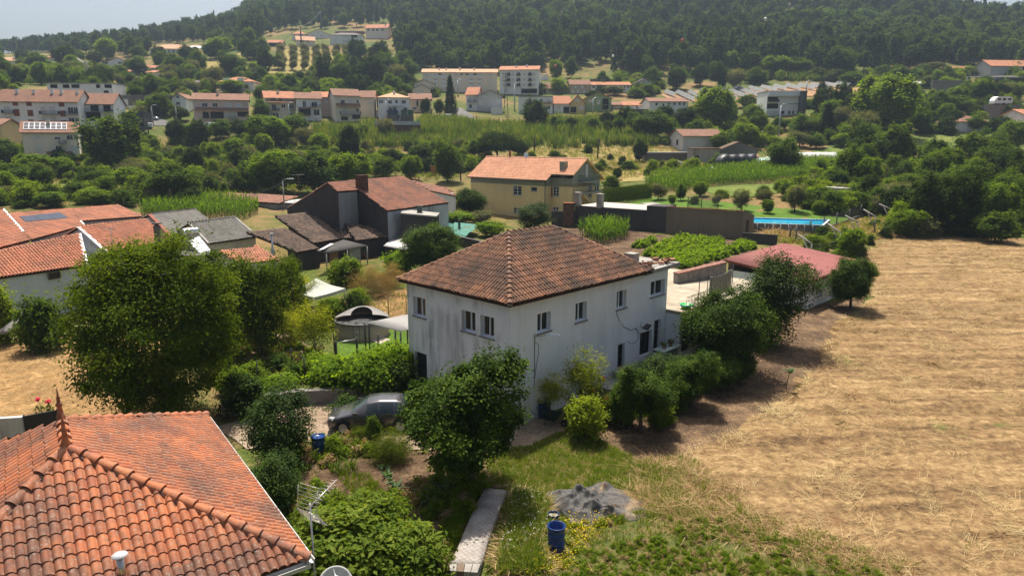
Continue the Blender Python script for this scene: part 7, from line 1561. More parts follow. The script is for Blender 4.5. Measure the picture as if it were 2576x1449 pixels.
def strap(label,f,x,y,w,me,group=None):
 p = G(*f(x,y)); d = p.y*CT+CAMH*ST; s = w/f(1,0)[0] if False else w*.39*d/FPX/1.3*1.0; o = link('strap_leaf_plant',me,None,p,rnd.random()*6,s); tag(o,label,'plant',group)
for i,(f,x,y,w,me) in enumerate(((D1,850,450,170,SP[0]),(D1,950,400,200,SP[1]),(D1,780,430,150,SP[1]),(D1,1780,760,330,AG[0]),(D1,1860,640,260,AG[0]),(C2,1440,1430,230,SP[0]),(C2,1160,1390,190,SP[1]),(D1,2400,180,150,SP[0]))):
 strap(('spiky clump beside the feathery fennel','larger spiky clump by the vegetable rows','low spiky clump in weedy soil','dark drooping strap leaved clump in the citrus shade','strap leaved clump against the citrus trunk','bright sword leaved plant under the orange trees','pale sword leaved plant beside the variegated shrub','small spiky plant on the shaded drive')[i],f,x,y,w,me)
tufts('onion_rows',gpoly(D1,[(760,470),(1100,440),(1280,640),(1330,800),(1150,830),(900,600)]),420,[blades('onion_leaf',LM['grass'],12,.6,.02,.35,3,2,.4,.05)],.45,.8,24)
tufts('path_grass',gpoly(D1,[(1960,700),(2170,560),(2200,640),(1960,1200),(1760,1300),(1880,900)]),900,[blades('long_grass',LM['grass'],18,.7,.022,.5,3,3,.7,.08)],.45,.75,25)
# reeds
RE = [blades('reed',LM['mid'],26,3.6,.16,.45,i,3,.9,.5) for i in (1,2)]+[blades('reed',leafmat('pale_reed',(.07,.10,.03),(.12,.15,.05),(.18,.2,.08),.5,.3),26,3.4,.16,.5,3,3,.9,.5)]
def reeds():
 polys = [dpoly((795,358),(795,325),(945,318),(945,362)),dpoly((1058,345),(1058,310),(1172,312),(1172,345)),dpoly((1376,345),(1376,300),(1590,305),(1600,348)),dpoly((820,372),(820,350),(1200,345),(1680,352),(1680,368),(1200,376)),dpoly((1170,350),(1170,318),(1380,322),(1380,350)),dpoly((0,210),(0,195),(210,190),(210,212)),dpoly((1950,205),(1950,195),(2260,190),(2260,208))]
 P = []; g = np.random.default_rng(8)
 for p in polys:
  a,_ = sc_points(p,420,30+len(P)); P.append(a)
 P = np.concatenate(P); P = P[clear_of(*proj(P[:,0],P[:,1],P[:,2]),P[:,1],1,3.4)]; n = len(P); scatter('reed_thicket',P,np.stack([g.normal(size=n)*.1,g.normal(size=n)*.1,g.random(n)*6.28],1),g.uniform(.7,1.2,n),g.integers(0,3,n),proto_set('reeds',RE))
reeds()
# undergrowth between the trees
UG = [KIND['bush']['crown'],KIND['lbush']['crown'],KIND['dbush']['crown'],crown('olive_scrub',LM['olive'],(1.2,1.2,.9),80,26,(.24,.09),150,shape='dome',outer=.5,cr=.2)]
def dpoly2(*p): return list(p)
def undergrowth():
 zones = [(dpoly((-60,520),(-60,345),(640,330),(640,490),(350,515)),430,.6,1.7),(dpoly((600,480),(640,340),(1230,360),(1230,440),(940,440)),260,.5,1.5),(dpoly((-60,290),(-60,170),(640,165),(760,230),(640,300)),520,.8,2.2),(dpoly((700,270),(760,190),(1000,200),(1100,240),(1060,290)),260,.8,2.4),
    (dpoly((1500,345),(1620,260),(2160,250),(2576,230),(2576,340),(2160,360),(1900,380)),470,.7,2.0),(dpoly((1180,250),(1500,205),(2576,190),(2576,235),(1900,235)),520,.9,2.6),(dpoly((1900,500),(2150,400),(2576,420),(2650,600),(2280,600),(2200,560)),380,.6,1.6),(dpoly((1240,400),(1680,395),(1900,420),(1640,455),(1510,450)),70,.5,1.1),
    (dpoly((1960,680),(2050,600),(2200,560),(2260,590),(2170,650),(2120,690)),60,.4,.9)]
 P = []; S = []; g = np.random.default_rng(21)
 for i,(z,n,a,b) in enumerate(zones):
  p,_ = sc_points(z,n,60+i); P.append(p); S.append(g.uniform(a,b,len(p)))
 P = np.concatenate(P); S = np.concatenate(S); u,v = proj(P[:,0],P[:,1],P[:,2])
 ok = np.ones(len(P),bool)
 for c in ([(1310,372),(1500,360),(1690,378),(1680,402),(1500,412),(1310,405)],[(1660,270),(1660,205),(2260,205),(2200,250),(2030,262),(1950,300)],[(2040,380),(2180,345),(2520,338),(2520,368),(2250,372)],CLEAR[0],CLEAR[1],dpoly2((380,345),(560,338),(640,350),(500,362)),dpoly2((0,250),(120,200),(230,215),(120,262)),[B0(0,430),B0(880,410),B0(880,530),B0(0,530)],[(1075,345),(1180,250),(1240,250),(1240,340)],[(450,330),(450,290),(1010,290),(1010,320)]): ok &= ~inside(c,u,v)
 ok &= clear_of(u,v,P[:,1],S*1.3,S*2.0)
 P = P[ok]; S = S[ok]; n = len(P); scatter('undergrowth',P,np.stack([np.zeros(n),np.zeros(n),g.random(n)*6.28],1),np.stack([S*g.uniform(.8,1.5,n),S*g.uniform(.8,1.5,n),S*g.uniform(.6,1.25,n)],1),g.choice(4,n,p=[.34,.38,.12,.16]),proto_set('undergrowth',UG))
undergrowth()
tufts('meadow_grass',dpoly((1240,410),(1310,365),(1690,370),(1800,420),(1520,460)),5000,[DT[0],GT[0],FL[0]],1.0,2.2,40)
tufts('wild_grass',dpoly((-60,520),(-60,345),(640,340),(1230,370),(1230,440),(900,470),(350,515)),9000,GT+DT,1.2,2.6,41)
tufts('bank_grass',gpoly(B3,[(0,860),(300,860),(430,900),(830,790),(1300,740),(1250,930),(960,1010),(700,1000),(500,1060),(0,970)]),2500,DT+GT[:1],1.0,2.0,42)
# ------------------------------------------------------------------ vehicles
CARP = {}
def paint(name,c,r=.3,metal=.2):
 t = NT(name); t.col(t.ramp(t.noise(2,3,.5),[(.3,tuple(x*.93 for x in c)),(.7,c)])).rough(r); t.b.inputs['Coat Weight'].default_value = .5; return t.done(.5,metal)
M['tyre'] = plain('tyre_rubber',(.018,.018,.019),.85,.2); M['rim'] = plain('alloy',(.45,.45,.46),.35,.5,.6); M['car_glass'] = NT('car_glass').col((.02,.03,.032)).rough(.04).done(.7); M['lamp_glass'] = NT('lamp_glass').col((.5,.5,.5)).rough(.1).done(.7); M['red_lamp'] = NT('rear_lamp').col((.3,.02,.02)).rough(.15).done(.6)
ST_CAR = [(-2.12,.70,.28,.58,.60,0),(-2.05,.80,.20,.66,.69,0),(-1.5,.87,.18,.79,.86,0),(-1.02,.885,.18,.88,.95,0),(-.28,.89,.18,.91,1.40,1),(.24,.89,.18,.92,1.465,1),(.31,.89,.18,.92,1.468,2),(.95,.885,.18,.93,1.45,1),(1.02,.885,.18,.93,1.447,2),(1.32,.88,.18,.95,1.40,1),(1.88,.85,.2,.97,1.02,3),(2.02,.80,.24,.93,.96,0),(2.10,.72,.32,.62,.64,0)]
ST_VAN = [(-2.5,.8,.3,.7,.75,0),(-2.42,.92,.25,.95,1.0,0),(-1.95,.96,.22,1.1,1.18,0),(-1.25,.98,.22,1.15,2.0,1),(-.3,.98,.22,1.15,2.15,1),(-.2,.98,.22,1.15,2.16,2),(2.35,.97,.22,1.15,2.15,2),(2.45,.95,.25,1.15,2.1,2),(2.5,.92,.3,1.1,1.9,0)]
def vehicle(label,cat,p,head,col,kindv='car',detail=False,s=1.0,group=None,name=None):
 st = ST_CAR if kindv == 'car' else ST_VAN; key = (kindv,col.name)
 r = thing(name or ('car' if kindv == 'car' else 'van'),label,cat,p,head,group); r.scale = (s,s,s)
 if key not in CARP:
  m = MB(); S = []
  for x,w,zb,belt,top,k in st:
   cab = k in (1,2); cw = w*(.74 if kindv == 'car' else .90) if cab else w*.8
   half = [(0,zb),(w*.86,zb),(w,zb+.22),(w,belt-.08),(w*.965 if cab else w*.94,belt),(cw,top-(.07 if cab else .03)),(cw*.72,top-.012),(0,top)]
   S.append([(x,-y,z) for y,z in half]+[(x,y,z) for y,z in reversed(half[1:-1])])
  n = len(S[0]);
  for q in S: m.v += q
  for i in range(len(S)-1):
   k0,k1 = st[i][5],st[i+1][5]
   for j in range(n):
    glass = 0
    side = j in (4,n-6); topf = j in (5,6,n-8,n-7)
    if side and k0 in (1,2) and k1 in (1,2) and not (k0 == 1 and k1 == 2) and not (kindv != 'car' and k0 == 2): glass = 1
    if topf and k0 == 0 and k1 == 1: glass = 1
    if topf and k0 == 1 and k1 == 3: glass = 1
    m.f.append((i*n+j,(i+1)*n+j,(i+1)*n+(j+1) % n,i*n+(j+1) % n)); m.m.append(glass); m.sm.append(True)
  m.f.append(tuple(range(n))); m.m.append(0); m.sm.append(False); m.f.append(tuple(range((len(S)-1)*n,len(S)*n))[::-1]); m.m.append(0); m.sm.append(False)
  me = m.mesh('body',[col,M['car_glass']]); bm = bmesh.new(); bm.from_mesh(me); bmesh.ops.recalc_face_normals(bm,faces=bm.faces); bm.to_mesh(me); bm.free()
  rt = .31 if kindv == 'car' else .34
  t = MB().lathe([(rt*.62,-.09),(rt*.92,-.10),(rt,-.07),(rt,.07),(rt*.92,.10),(rt*.62,.09)],20); ty = t.mesh('tyre',M['tyre'])
  w = MB().lathe([(0,.07),(rt*.15,.075),(rt*.2,.05),(rt*.58,.05),(rt*.66,.085)],20)
  for a in range(8): w.box(-.018,rt*.15,.05,.018,rt*.6,.072,0,Matrix.Rotation(a*pi/4,4,'Z'))
  ri = w.mesh('rim',M['rim']); hub = MB().lathe([(0,.02),(rt*1.17,.02),(rt*1.17,.0),(0,.0)],20).mesh('arch',M['tyre']); CARP[key] = (me,ty,ri,hub,rt)
 me,ty,ri,hub,rt = CARP[key]; link('body',me,r); xs = (-1.38,1.24) if kindv == 'car' else (-1.55,1.6); hw = .80 if kindv == 'car' else .9
 for x in xs:
  for sg in (-1,1):
   wo = link('wheel',ty,r,(x,sg*(hw+.005),rt),(-sg*pi/2,0,0)); link('rim',ri,wo,(0,0,.04));
   if detail: link('wheel_arch',hub,r,(x,sg*(hw+.072),rt+.02),(-sg*pi/2,0,0))
 if detail:
  for sg in (-1,1):
   MB().slab([(-2.0,sg*.50,.74),(-1.72,sg*.76,.80),(-1.86,sg*.83,.68),(-2.07,sg*.62,.62)],.05).build('headlight',M['lamp_glass'],r)
   MB().box(-.12,-.03,0,.1,.03,.11).box(.08,-.03,.02,.1,.03,.1).build('mirror',col,r,(-.78,sg*.97,.93)); MB().box(1.86,-.06,.72,2.04,.06,.93,0,Matrix.Translation((0,sg*.79,0))).build('rear_light',M['red_lamp'],r)
   for x in (-.62,.52): MB().box(-.1,-.012,-.016,.1,.012,.016).build('door_handle',col,r,(x+.62,sg*.898,.80))
   d = MB()
   for x in (-.86,.28,1.14): d.box(x-.006,-.004,.26,x+.006,.004,.88,0,Matrix.Translation((0,sg*.889,0)))
   d.box(-1.0,-.006,.40,1.0,.006,.45,0,Matrix.Translation((0,sg*.892,0))); d.build('door_seam',M['metal_dark'],r)
  MB().box(-2.14,-.4,.34,-2.10,.4,.5).build('grille',M['metal_dark'],r)
 return r
SILVER = paint('grey_metallic',(.075,.072,.078),.25,.3); WHITEP = paint('white_car_paint',(.7,.7,.7),.3,0); SILV2 = paint('silver_paint',(.45,.46,.47),.3,.3); DARKP = paint('dark_car_paint',(.05,.055,.06),.3,.1)
fw,rw = onz(872,1090,0.02),onz(1008,1085,0.02); hd = atan2(rw.y-fw.y,rw.x-fw.x); c = (fw+rw)/2; c -= Vector((-sin(hd),cos(hd),0))*-.82; c.z = terr(c.x,c.y)+.02
vehicle('grey metallic hatchback parked on the earth drive behind the large citrus tree','car',c,hd,SILVER,'car',True)
def far_v(label,f,x0,x1,yb,col,k,rot=0.,cat=None,name=None):
 u0,v = f(x0,yb); u1,_ = f(x1,yb); p = G((u0+u1)/2,v); L = (u1-u0)*(p.y*CT+(CAMH-p.z)*ST)/FPX; s = L/(4.25 if k == 'car' else 5.0); vehicle(label,cat or k,p+Vector((0,0,.05)),rot,col,k,False,max(.7,min(s,1.5)),None,name)
far_v('white car parked on the street beside the dark workshop',A0,1500,1562,1196,WHITEP,'car',.1); far_v('white truck cab parked under the dark workshop',A0,1425,1492,1280,WHITEP,'van',.2,'truck','truck'); far_v('white van parked below the pink house',A0,2024,2166,1286,WHITEP,'van',.05)
far_v('white car on the road at the top of the solar farm',A2,2066,2136,905,WHITEP,'car',pi); far_v('white van on the road at the top of the solar farm',A2,2210,2306,904,WHITEP,'van',pi); far_v('silver car in front of the ruined farm building',B2,1562,1698,240,SILV2,'car',.1)
far_v('white delivery van beside the green shade nets of the farm',B2,2420,2590,252,WHITEP,'van',.1); far_v('white van by the wall near the dark pointed conifer',A1,1848,1942,1186,WHITEP,'van',.1); far_v('small dark off road car on the grass below the cream solar house',B0,366,462,476,DARKP,'car',pi-.5)
def caravan():
 p = G(*A3(2322,1180)); r = thing('caravan','white touring caravan parked above the old white cottage','caravan',p+Vector((0,0,4.0)),.1); S = MB(); L = 6.2
 prof = [(0,.5),(0,1.3),(.5,2.2),(1.2,2.55),(5.2,2.6),(6.0,2.3),(6.2,1.2),(6.1,.5)]; n = len(prof)
 S.v = [(x-3.1,-1.1,z) for x,z in prof]+[(x-3.1,1.1,z) for x,z in prof]
 S.f = [tuple(range(n)),tuple(range(2*n-1,n-1,-1))]+[(k,n+k,n+(k+1) % n,(k+1) % n) for k in range(n)]; S.m = [0]*(n+2); S.sm = [False]*(n+2); S.build('body',M['white'],r)
 for x in (-2.1,-.4,1.4): MB().box(x,-1.13,1.4,x+1.1,-1.08,2.0).build('window',M['glass'],r)
 wv = MB().lathe([(.0,.1),(.33,.1),(.33,-.1),(0,-.1)],14).mesh('wheel',M['tyre'])
 for s in (-1,1): link('wheel',wv,r,(.2,s*1.0,.34),(pi/2,0,0))
 MB().slab([(-6,-2,0.0),(7,-2,0.0),(7,4,0.0),(-6,4,0.0)],5).build('base',M['stone'],r)
caravan()
# ------------------------------------------------------------------ barrels and garden things
BLUE = plain('blue_plastic_drum',(.008,.045,.20),.32,.5,var=.08); BLUED = plain('old_blue_drum',(.02,.05,.13),.5,.3,var=.3)
def barrel(label,p,r=.29,h=.92,mat=None,open_=True,fill=None):
 t = thing('barrel',label,'barrel',p); mat = mat or BLUE
 o = [(0,.0),(r*.9,.0),(r*.97,.03),(r*.98,h*.30),(r*1.0,h*.31),(r*1.0,h*.34),(r*.98,h*.35),(r*.98,h*.64),(r*1.0,h*.65),(r*1.0,h*.68),(r*.98,h*.69),(r*.97,h*.95),(r*1.02,h*.96),(r*1.02,h)]
 o += [(r*.94,h),(r*.93,h*.5),(r*.9,.04),(0,.04)] if open_ else [(r*.95,h),(r*.93,h-.03),(0,h-.03)]
 MB().lathe(o,28).build('drum',mat,t)
 MB().lathe([(r*1.025,h*.955),(r*1.06,h*.965),(r*1.06,h*.995),(r*1.025,h*1.005)],28).build('rim',mat,t)
 if fill: MB().lathe([(0,h*.82),(r*.92,h*.8)],20).build('fill',fill,t)
barrel('bright blue open drum standing in the yellow flowers',onz(1399,1384,.0)); barrel('small blue pail of water behind the open blue drum',onz(1392,1318,0),.2,.42,BLUED,True,plain('murky_water',(.35,.31,.26),.2,.5)); barrel('blue drum beside the lemon tree and the earth drive',onz(803,1148,0),.29,.95,BLUE,False); barrel('dull blue drum planter at the white house corner',onz(1369,1050,0),.3,.95,BLUED,True,GM['soil'])
def tarp():
 q = [onz(*D2(x,y),.0) for x,y in ((255,670),(900,545),(1560,862),(600,965))]; c = sum(q,Vector())/4
 t = thing('tarpaulin','crumpled grey tarpaulin heap with straw on it behind the blue drum','tarpaulin',c); nx,ny = 140,90; g = np.random.default_rng(6)
 s,v = np.meshgrid(np.linspace(0,1,nx),np.linspace(0,1,ny),indexing='ij')
 Q = [np.array(p-c) for p in q]; P = (Q[3][None,None]*((1-s)*(1-v))[...,None]+Q[2]*(s*(1-v))[...,None]+Q[1]*(s*v)[...,None]+Q[0]*((1-s)*v)[...,None])
 x,y = P[...,0],P[...,1]; Z = np.zeros_like(x)
 for k in range(85):
  a = g.normal(.5,.7) if k % 3 else g.random()*6.28; cx,cy2 = g.uniform(-2.4,2.4),g.uniform(-1.5,1.5); w = g.uniform(.07,.2); L = g.uniform(.5,1.9); dx,dy = x-cx,y-cy2; d = -dx*sin(a)+dy*cos(a)+.12*np.sin((dx*cos(a)+dy*sin(a))*3+k); t2 = dx*cos(a)+dy*sin(a); Z += np.maximum(0,1-np.abs(d)/w)*np.exp(-(t2/L)**2)*w*g.uniform(.35,.9)
 edge = np.minimum(1,np.minimum(np.minimum(s,1-s)*7,np.minimum(v,1-v)*6)); hump = np.exp(-((s-.25)**2/.05+(v-.55)**2/.12))*.35+np.exp(-((s-.52)**2/.012+(v-.85)**2/.05))*.45+np.exp(-((s-.3)**2/.06+(v-.12)**2/.02))*.2
 P[...,2] = (Z*1.0+hump*.5)*edge*(1.1-.6*s)+.10; P[...,0] += .2*np.sin(y*5+s*9)*(1-edge*.7); P[...,1] += .18*np.sin(x*4+v*7)*(1-edge*.7)
 idx = np.arange(nx*ny).reshape(nx,ny); F = np.stack([idx[:-1,:-1],idx[1:,:-1],idx[1:,1:],idx[:-1,1:]],-1).reshape(-1,4)
 tm = NT('grey_tarp'); tm.col(tm.mix(tm.ramp(tm.noise(1.1,4,.6),[(.58,0),(.68,.7)]),tm.ramp(tm.noise(6,5,.6),[(.3,(.06,.058,.056)),(.7,(.105,.10,.095))]),(.28,.19,.10))).rough(.7); tm.bump(tm.noise(5,3,.5),.12,.04)
 o = link('cloth',np_mesh('cloth',P.reshape(-1,3),F,tm.done(.25),smooth=True),t); o.modifiers.new('t','SOLIDIFY').thickness = .012
tarp()
tufts('straw_heap',gpoly(D2,[(1060,640),(1300,560),(1480,700),(1750,740),(1600,860),(1200,790)]),1500,FL+DT,.5,1.0,51)
def path():
 t = NT('etched_concrete'); P = t.new('ShaderNodeNewGeometry').outputs['Position']; mp = t.new('ShaderNodeMapping'); t.lk(P,mp.inputs[0]); mp.inputs['Rotation'].default_value = (0,0,.95); mp.inputs['Scale'].default_value = (6.5,6.5,6.5)
 br = t.new('ShaderNodeTexBrick'); br.offset = 0; br.inputs['Scale'].default_value = 1; br.inputs['Brick Width'].default_value = 1; br.inputs['Row Height'].default_value = 1; br.inputs['Mortar Size'].default_value = .06; t.lk(mp.outputs[0],br.inputs[0])
 n = t.noise(1.5,6,.7,vec=P); base = t.ramp(n,[(.35,(.24,.21,.185)),(.65,(.44,.40,.36))]); msk = t.math('MULTIPLY',br.outputs['Fac'],t.ramp(t.noise(.5,3,.5,vec=P),[(.42,0),(.52,1)])); t.col(t.mix(msk,base,(.2,.18,.16))).rough(.92); t.bump(t.math('SUBTRACT',n,msk),.4,.03)
 o = patch('concrete_path',[onz(*D1(*p),.3) for p in [(2265,575),(2480,600),(2400,780),(2290,1080),(2220,1330),(1905,1330),(1990,1180),(2070,980),(2180,740)]],t.done(.15),.30,.5)
 md = o.modifiers.new('t','SOLIDIFY'); md.thickness = .45; md.offset = -1
 a,b,c2,d = onz(*D1(1915,1392),.33),onz(*D1(2190,1412),.33),onz(*D1(2222,1325),.33),onz(*D1(1910,1325),.33)
 for k in range(4):
  s0,s1 = k/4+.01,(k+1)/4-.01; pl = [a.lerp(b,s0),a.lerp(b,s1),d.lerp(c2,s1),d.lerp(c2,s0)]; ob = MB().slab(pl,.3+.01*k).build('plank',M['wood'] if k == 1 else plain('grey_board',(.3,.28,.25),.9,.2,var=.3),o); ob.parent = o
 g = thing('garden_mat','green mat with a weathered board at the upper end of the concrete path','mat',onz(*D1(2400,560),.05))
 MB().slab([onz(*D1(x,y),.05)-g.location for x,y in ((2310,575),(2540,590),(2550,530),(2350,515))],.03).build('mat',plain('green_mat',(.10,.17,.07),.8,.2),g); MB().slab([onz(*D1(x,y),.1)-g.location for x,y in ((2330,565),(2455,580),(2475,540),(2370,530))],.04).build('board',M['wood'],g)
path()
def wheelbarrow():
 p = onz(*C2(400,1400),.0); t = thing('wheelbarrow','dark green wheelbarrow standing on the shaded drive near the blue planter','wheelbarrow',p,-.5)
 m = MB(); a = [(-.45,-.3,.62),(.4,-.33,.66),(.4,.33,.66),(-.45,.3,.62)]; b = [(-.25,-.17,.3),(.22,-.2,.32),(.22,.2,.32),(-.25,.17,.3)]
 m.quad(*b)
 for k in range(4): m.quad(a[k],a[(k+1) % 4],b[(k+1) % 4],b[k])
 o = m.build('tray',plain('green_barrow',(.015,.05,.035),.5,.3),t); o.modifiers.new('t','SOLIDIFY').thickness = .015
 MB().tube([(-1.0,-.28,.6),(-.3,-.22,.32),(.6,-.06,.2)],.018,5).tube([(-1.0,.28,.6),(-.3,.22,.32),(.6,.06,.2)],.018,5).tube([(-.25,-.2,.3),(-.3,-.24,0)],.015,5).tube([(-.25,.2,.3),(-.3,.24,0)],.015,5).build('frame',M['iron'],t)
 w = MB().lathe([(.06,-.02),(.17,-.04),(.2,0),(.17,.04),(.06,.02)],16); Q = Matrix.Translation((.62,0,.2)) @ Matrix.Rotation(pi/2,4,'X'); w.v = [tuple(Q @ Vector(v)) for v in w.v]; w.build('wheel',M['tyre'],t)
wheelbarrow()
def washtub():
 p = HK+HA*8.1-HB*.75+Vector((0,0,.9)); p.z = terr(p.x,p.y)+.35; t = thing('washtub','old concrete laundry tub with cloths on it by the glass door','washtub',p,radians(45.7))
 m = MB().box(-.55,-.38,0,.55,.38,.5).box(-.62,-.45,.502,.62,.45,.60); m.build('tub',M['concrete'],t); MB().slab([(-.3,-.4,.66),(.55,-.42,.64),(.58,.3,.65),(-.2,.35,.70)],.04).build('cloth',plain('striped_cloth',(.3,.22,.2),.9,.1,var=.4,scale=8),t)
 p = HK+HA*12.1-HB*.9+Vector((0,0,1.5)); t = thing('stone_table','pale blue slab table holding plants beside the dark wing door','table',p,radians(45.7)); MB().box(-.9,-.4,.0,.9,.4,.07).build('top',plain('blue_slab',(.4,.5,.5),.7,.3),t)
 for x in (-.6,.6): MB().box(x-.09,-.3,-1.6,x+.09,.3,-.002).build('leg',M['concrete'],t)
 MB().box(-1.2,-1.6,-.8,1.2,-.2,-.6)
 for k in range(2): KP = thing('potted_plant',('spiky','grey')[k]+' potted plant standing on the pale blue slab table','plant',p+HA*(.35-.7*k)+Vector((0,0,.07))); MB().lathe([(0,0),(.1,0),(.14,.2),(.12,.2),(.1,.05)],12).build('pot',plain('clay_pot',(.3,.14,.08),.8,.2),KP); link('foliage',KALES[k],KP,(0,0,.15))
 st = thing('concrete_step','concrete step and porch slab along the white house doors','step',HK+HA*9.6-HB*.7); MB().box(-3.6,-.65,-.6,3.4,.65,.72,0,Matrix.Rotation(radians(45.7),4,'Z')).build('slab',M['concrete'],st)
washtub()
def person():
 p = onz(1277,1108,.0); t = thing('person','person in blue jeans and white trainers standing behind the large citrus tree','person',p,-1.4)
 def skin(name,vs,es,rs,mat,sub=2,par=None):
  me = bpy.data.meshes.new(name); me.from_pydata(vs,es,[]); me.materials.append(mat); o = link(name,me,par or t); md = o.modifiers.new('s','SKIN'); md.use_smooth_shade = True
  for v,r in zip(me.skin_vertices[0].data,rs): v.radius = (r,r)
  me.skin_vertices[0].data[0].use_root = True; o.modifiers.new('b','SUBSURF').levels = sub; md2 = o.modifiers[-1]; md2.render_levels = sub; return o
 sk = plain('skin',(.45,.27,.19),.5,.3,var=.05); je = plain('blue_jeans',(.05,.075,.14),.85,.2,var=.15,scale=6); sh = plain('dark_shirt',(.07,.07,.08),.85,.2)
 body = skin('body',[(0,0,.95),(0,0,1.1),(0,0,1.28),(0,0,1.42),(0,.01,1.5),(.015,.015,1.60),(.02,.01,1.70),(0,.19,1.40),(.02,.25,1.14),(.10,.26,.9),(.12,.25,.82),(0,-.19,1.40),(.02,-.25,1.14),(.10,-.26,.9),(.12,-.25,.82),(0,.10,.90),(.02,.11,.5),(-.01,.11,.1),(0,-.10,.90),(-.03,-.12,.5),(-.06,-.13,.1)],
   [(0,1),(1,2),(2,3),(3,4),(4,5),(5,6),(3,7),(7,8),(8,9),(9,10),(3,11),(11,12),(12,13),(13,14),(0,15),(15,16),(16,17),(0,18),(18,19),(19,20)],[.14,.12,.14,.12,.055,.085,.085,.06,.045,.035,.035,.06,.045,.035,.035,.085,.062,.042,.085,.062,.042],sk)
 skin('trousers',[(0,0,.97),(0,.09,.9),(.02,.11,.5),(-.005,.11,.09),(0,-.09,.9),(-.03,-.12,.5),(-.055,-.13,.09)],[(0,1),(1,2),(2,3),(0,4),(4,5),(5,6)],[.155,.105,.08,.072,.105,.08,.072],je); skin('shirt',[(0,0,.98),(0,0,1.15),(0,0,1.3),(0,0,1.43),(0,.2,1.39),(.02,.26,1.15),(0,-.2,1.39),(.02,-.26,1.15)],[(0,1),(1,2),(2,3),(3,4),(4,5),(3,6),(6,7)],[.158,.14,.155,.13,.075,.062,.075,.062],sh)
 for y,x in ((.11,0),(-.13,-.05)):
  skin('shoe',[(x-.04,y,.055),(x+.05,y,.05),(x+.17,y+.005,.042)],[(0,1),(1,2)],[.05,.05,.04],M['white'])
 for sg in (1,-1):
  for k in range(5):
   a = (.12+.01*(k-2),sg*.25+sg*(.0),.80); f = [(.115+.018*(k-1.5),sg*.25,.79),(.125+.02*(k-1.5),sg*.245,.745),(.13+.018*(k-1.5),sg*.235,.71 if k in (1,2) else .72)] if k < 4 else [(.14,sg*.25,.81),(.17,sg*.245,.78),(.175,sg*.24,.755)]
   skin('finger',f,[(0,1),(1,2)],[.011,.0095,.008],sk,1,body)
 MB().lathe([(.0,.02),(.07,.005),(.1,-.05),(.102,-.11),(.085,-.10),(.0,-.0)],16,(.01,0,1.79)).build('hair',plain('dark_hair',(.02,.015,.012),.6,.3),t)
 for y in (.035,-.035): MB().lathe([(0,.012),(.010,.006),(.012,0),(.010,-.006),(0,-.012)],8,(.098,y,1.685)).build('eye',M['dark'],body)
 MB().slab([(.10,-.012,1.68),(.10,.012,1.68),(.125,.014,1.645),(.125,-.014,1.645)],.02).build('nose',sk,body); MB().box(.098,-.025,1.612,.104,.025,1.622).build('mouth',plain('lips',(.3,.12,.1),.5,.3),body)
 for y in (.088,-.088): MB().lathe([(0,.03),(.012,.02),(.014,0),(.01,-.025),(0,-.03)],8,(.01,y,1.67)).build('ear',sk,body)
person()
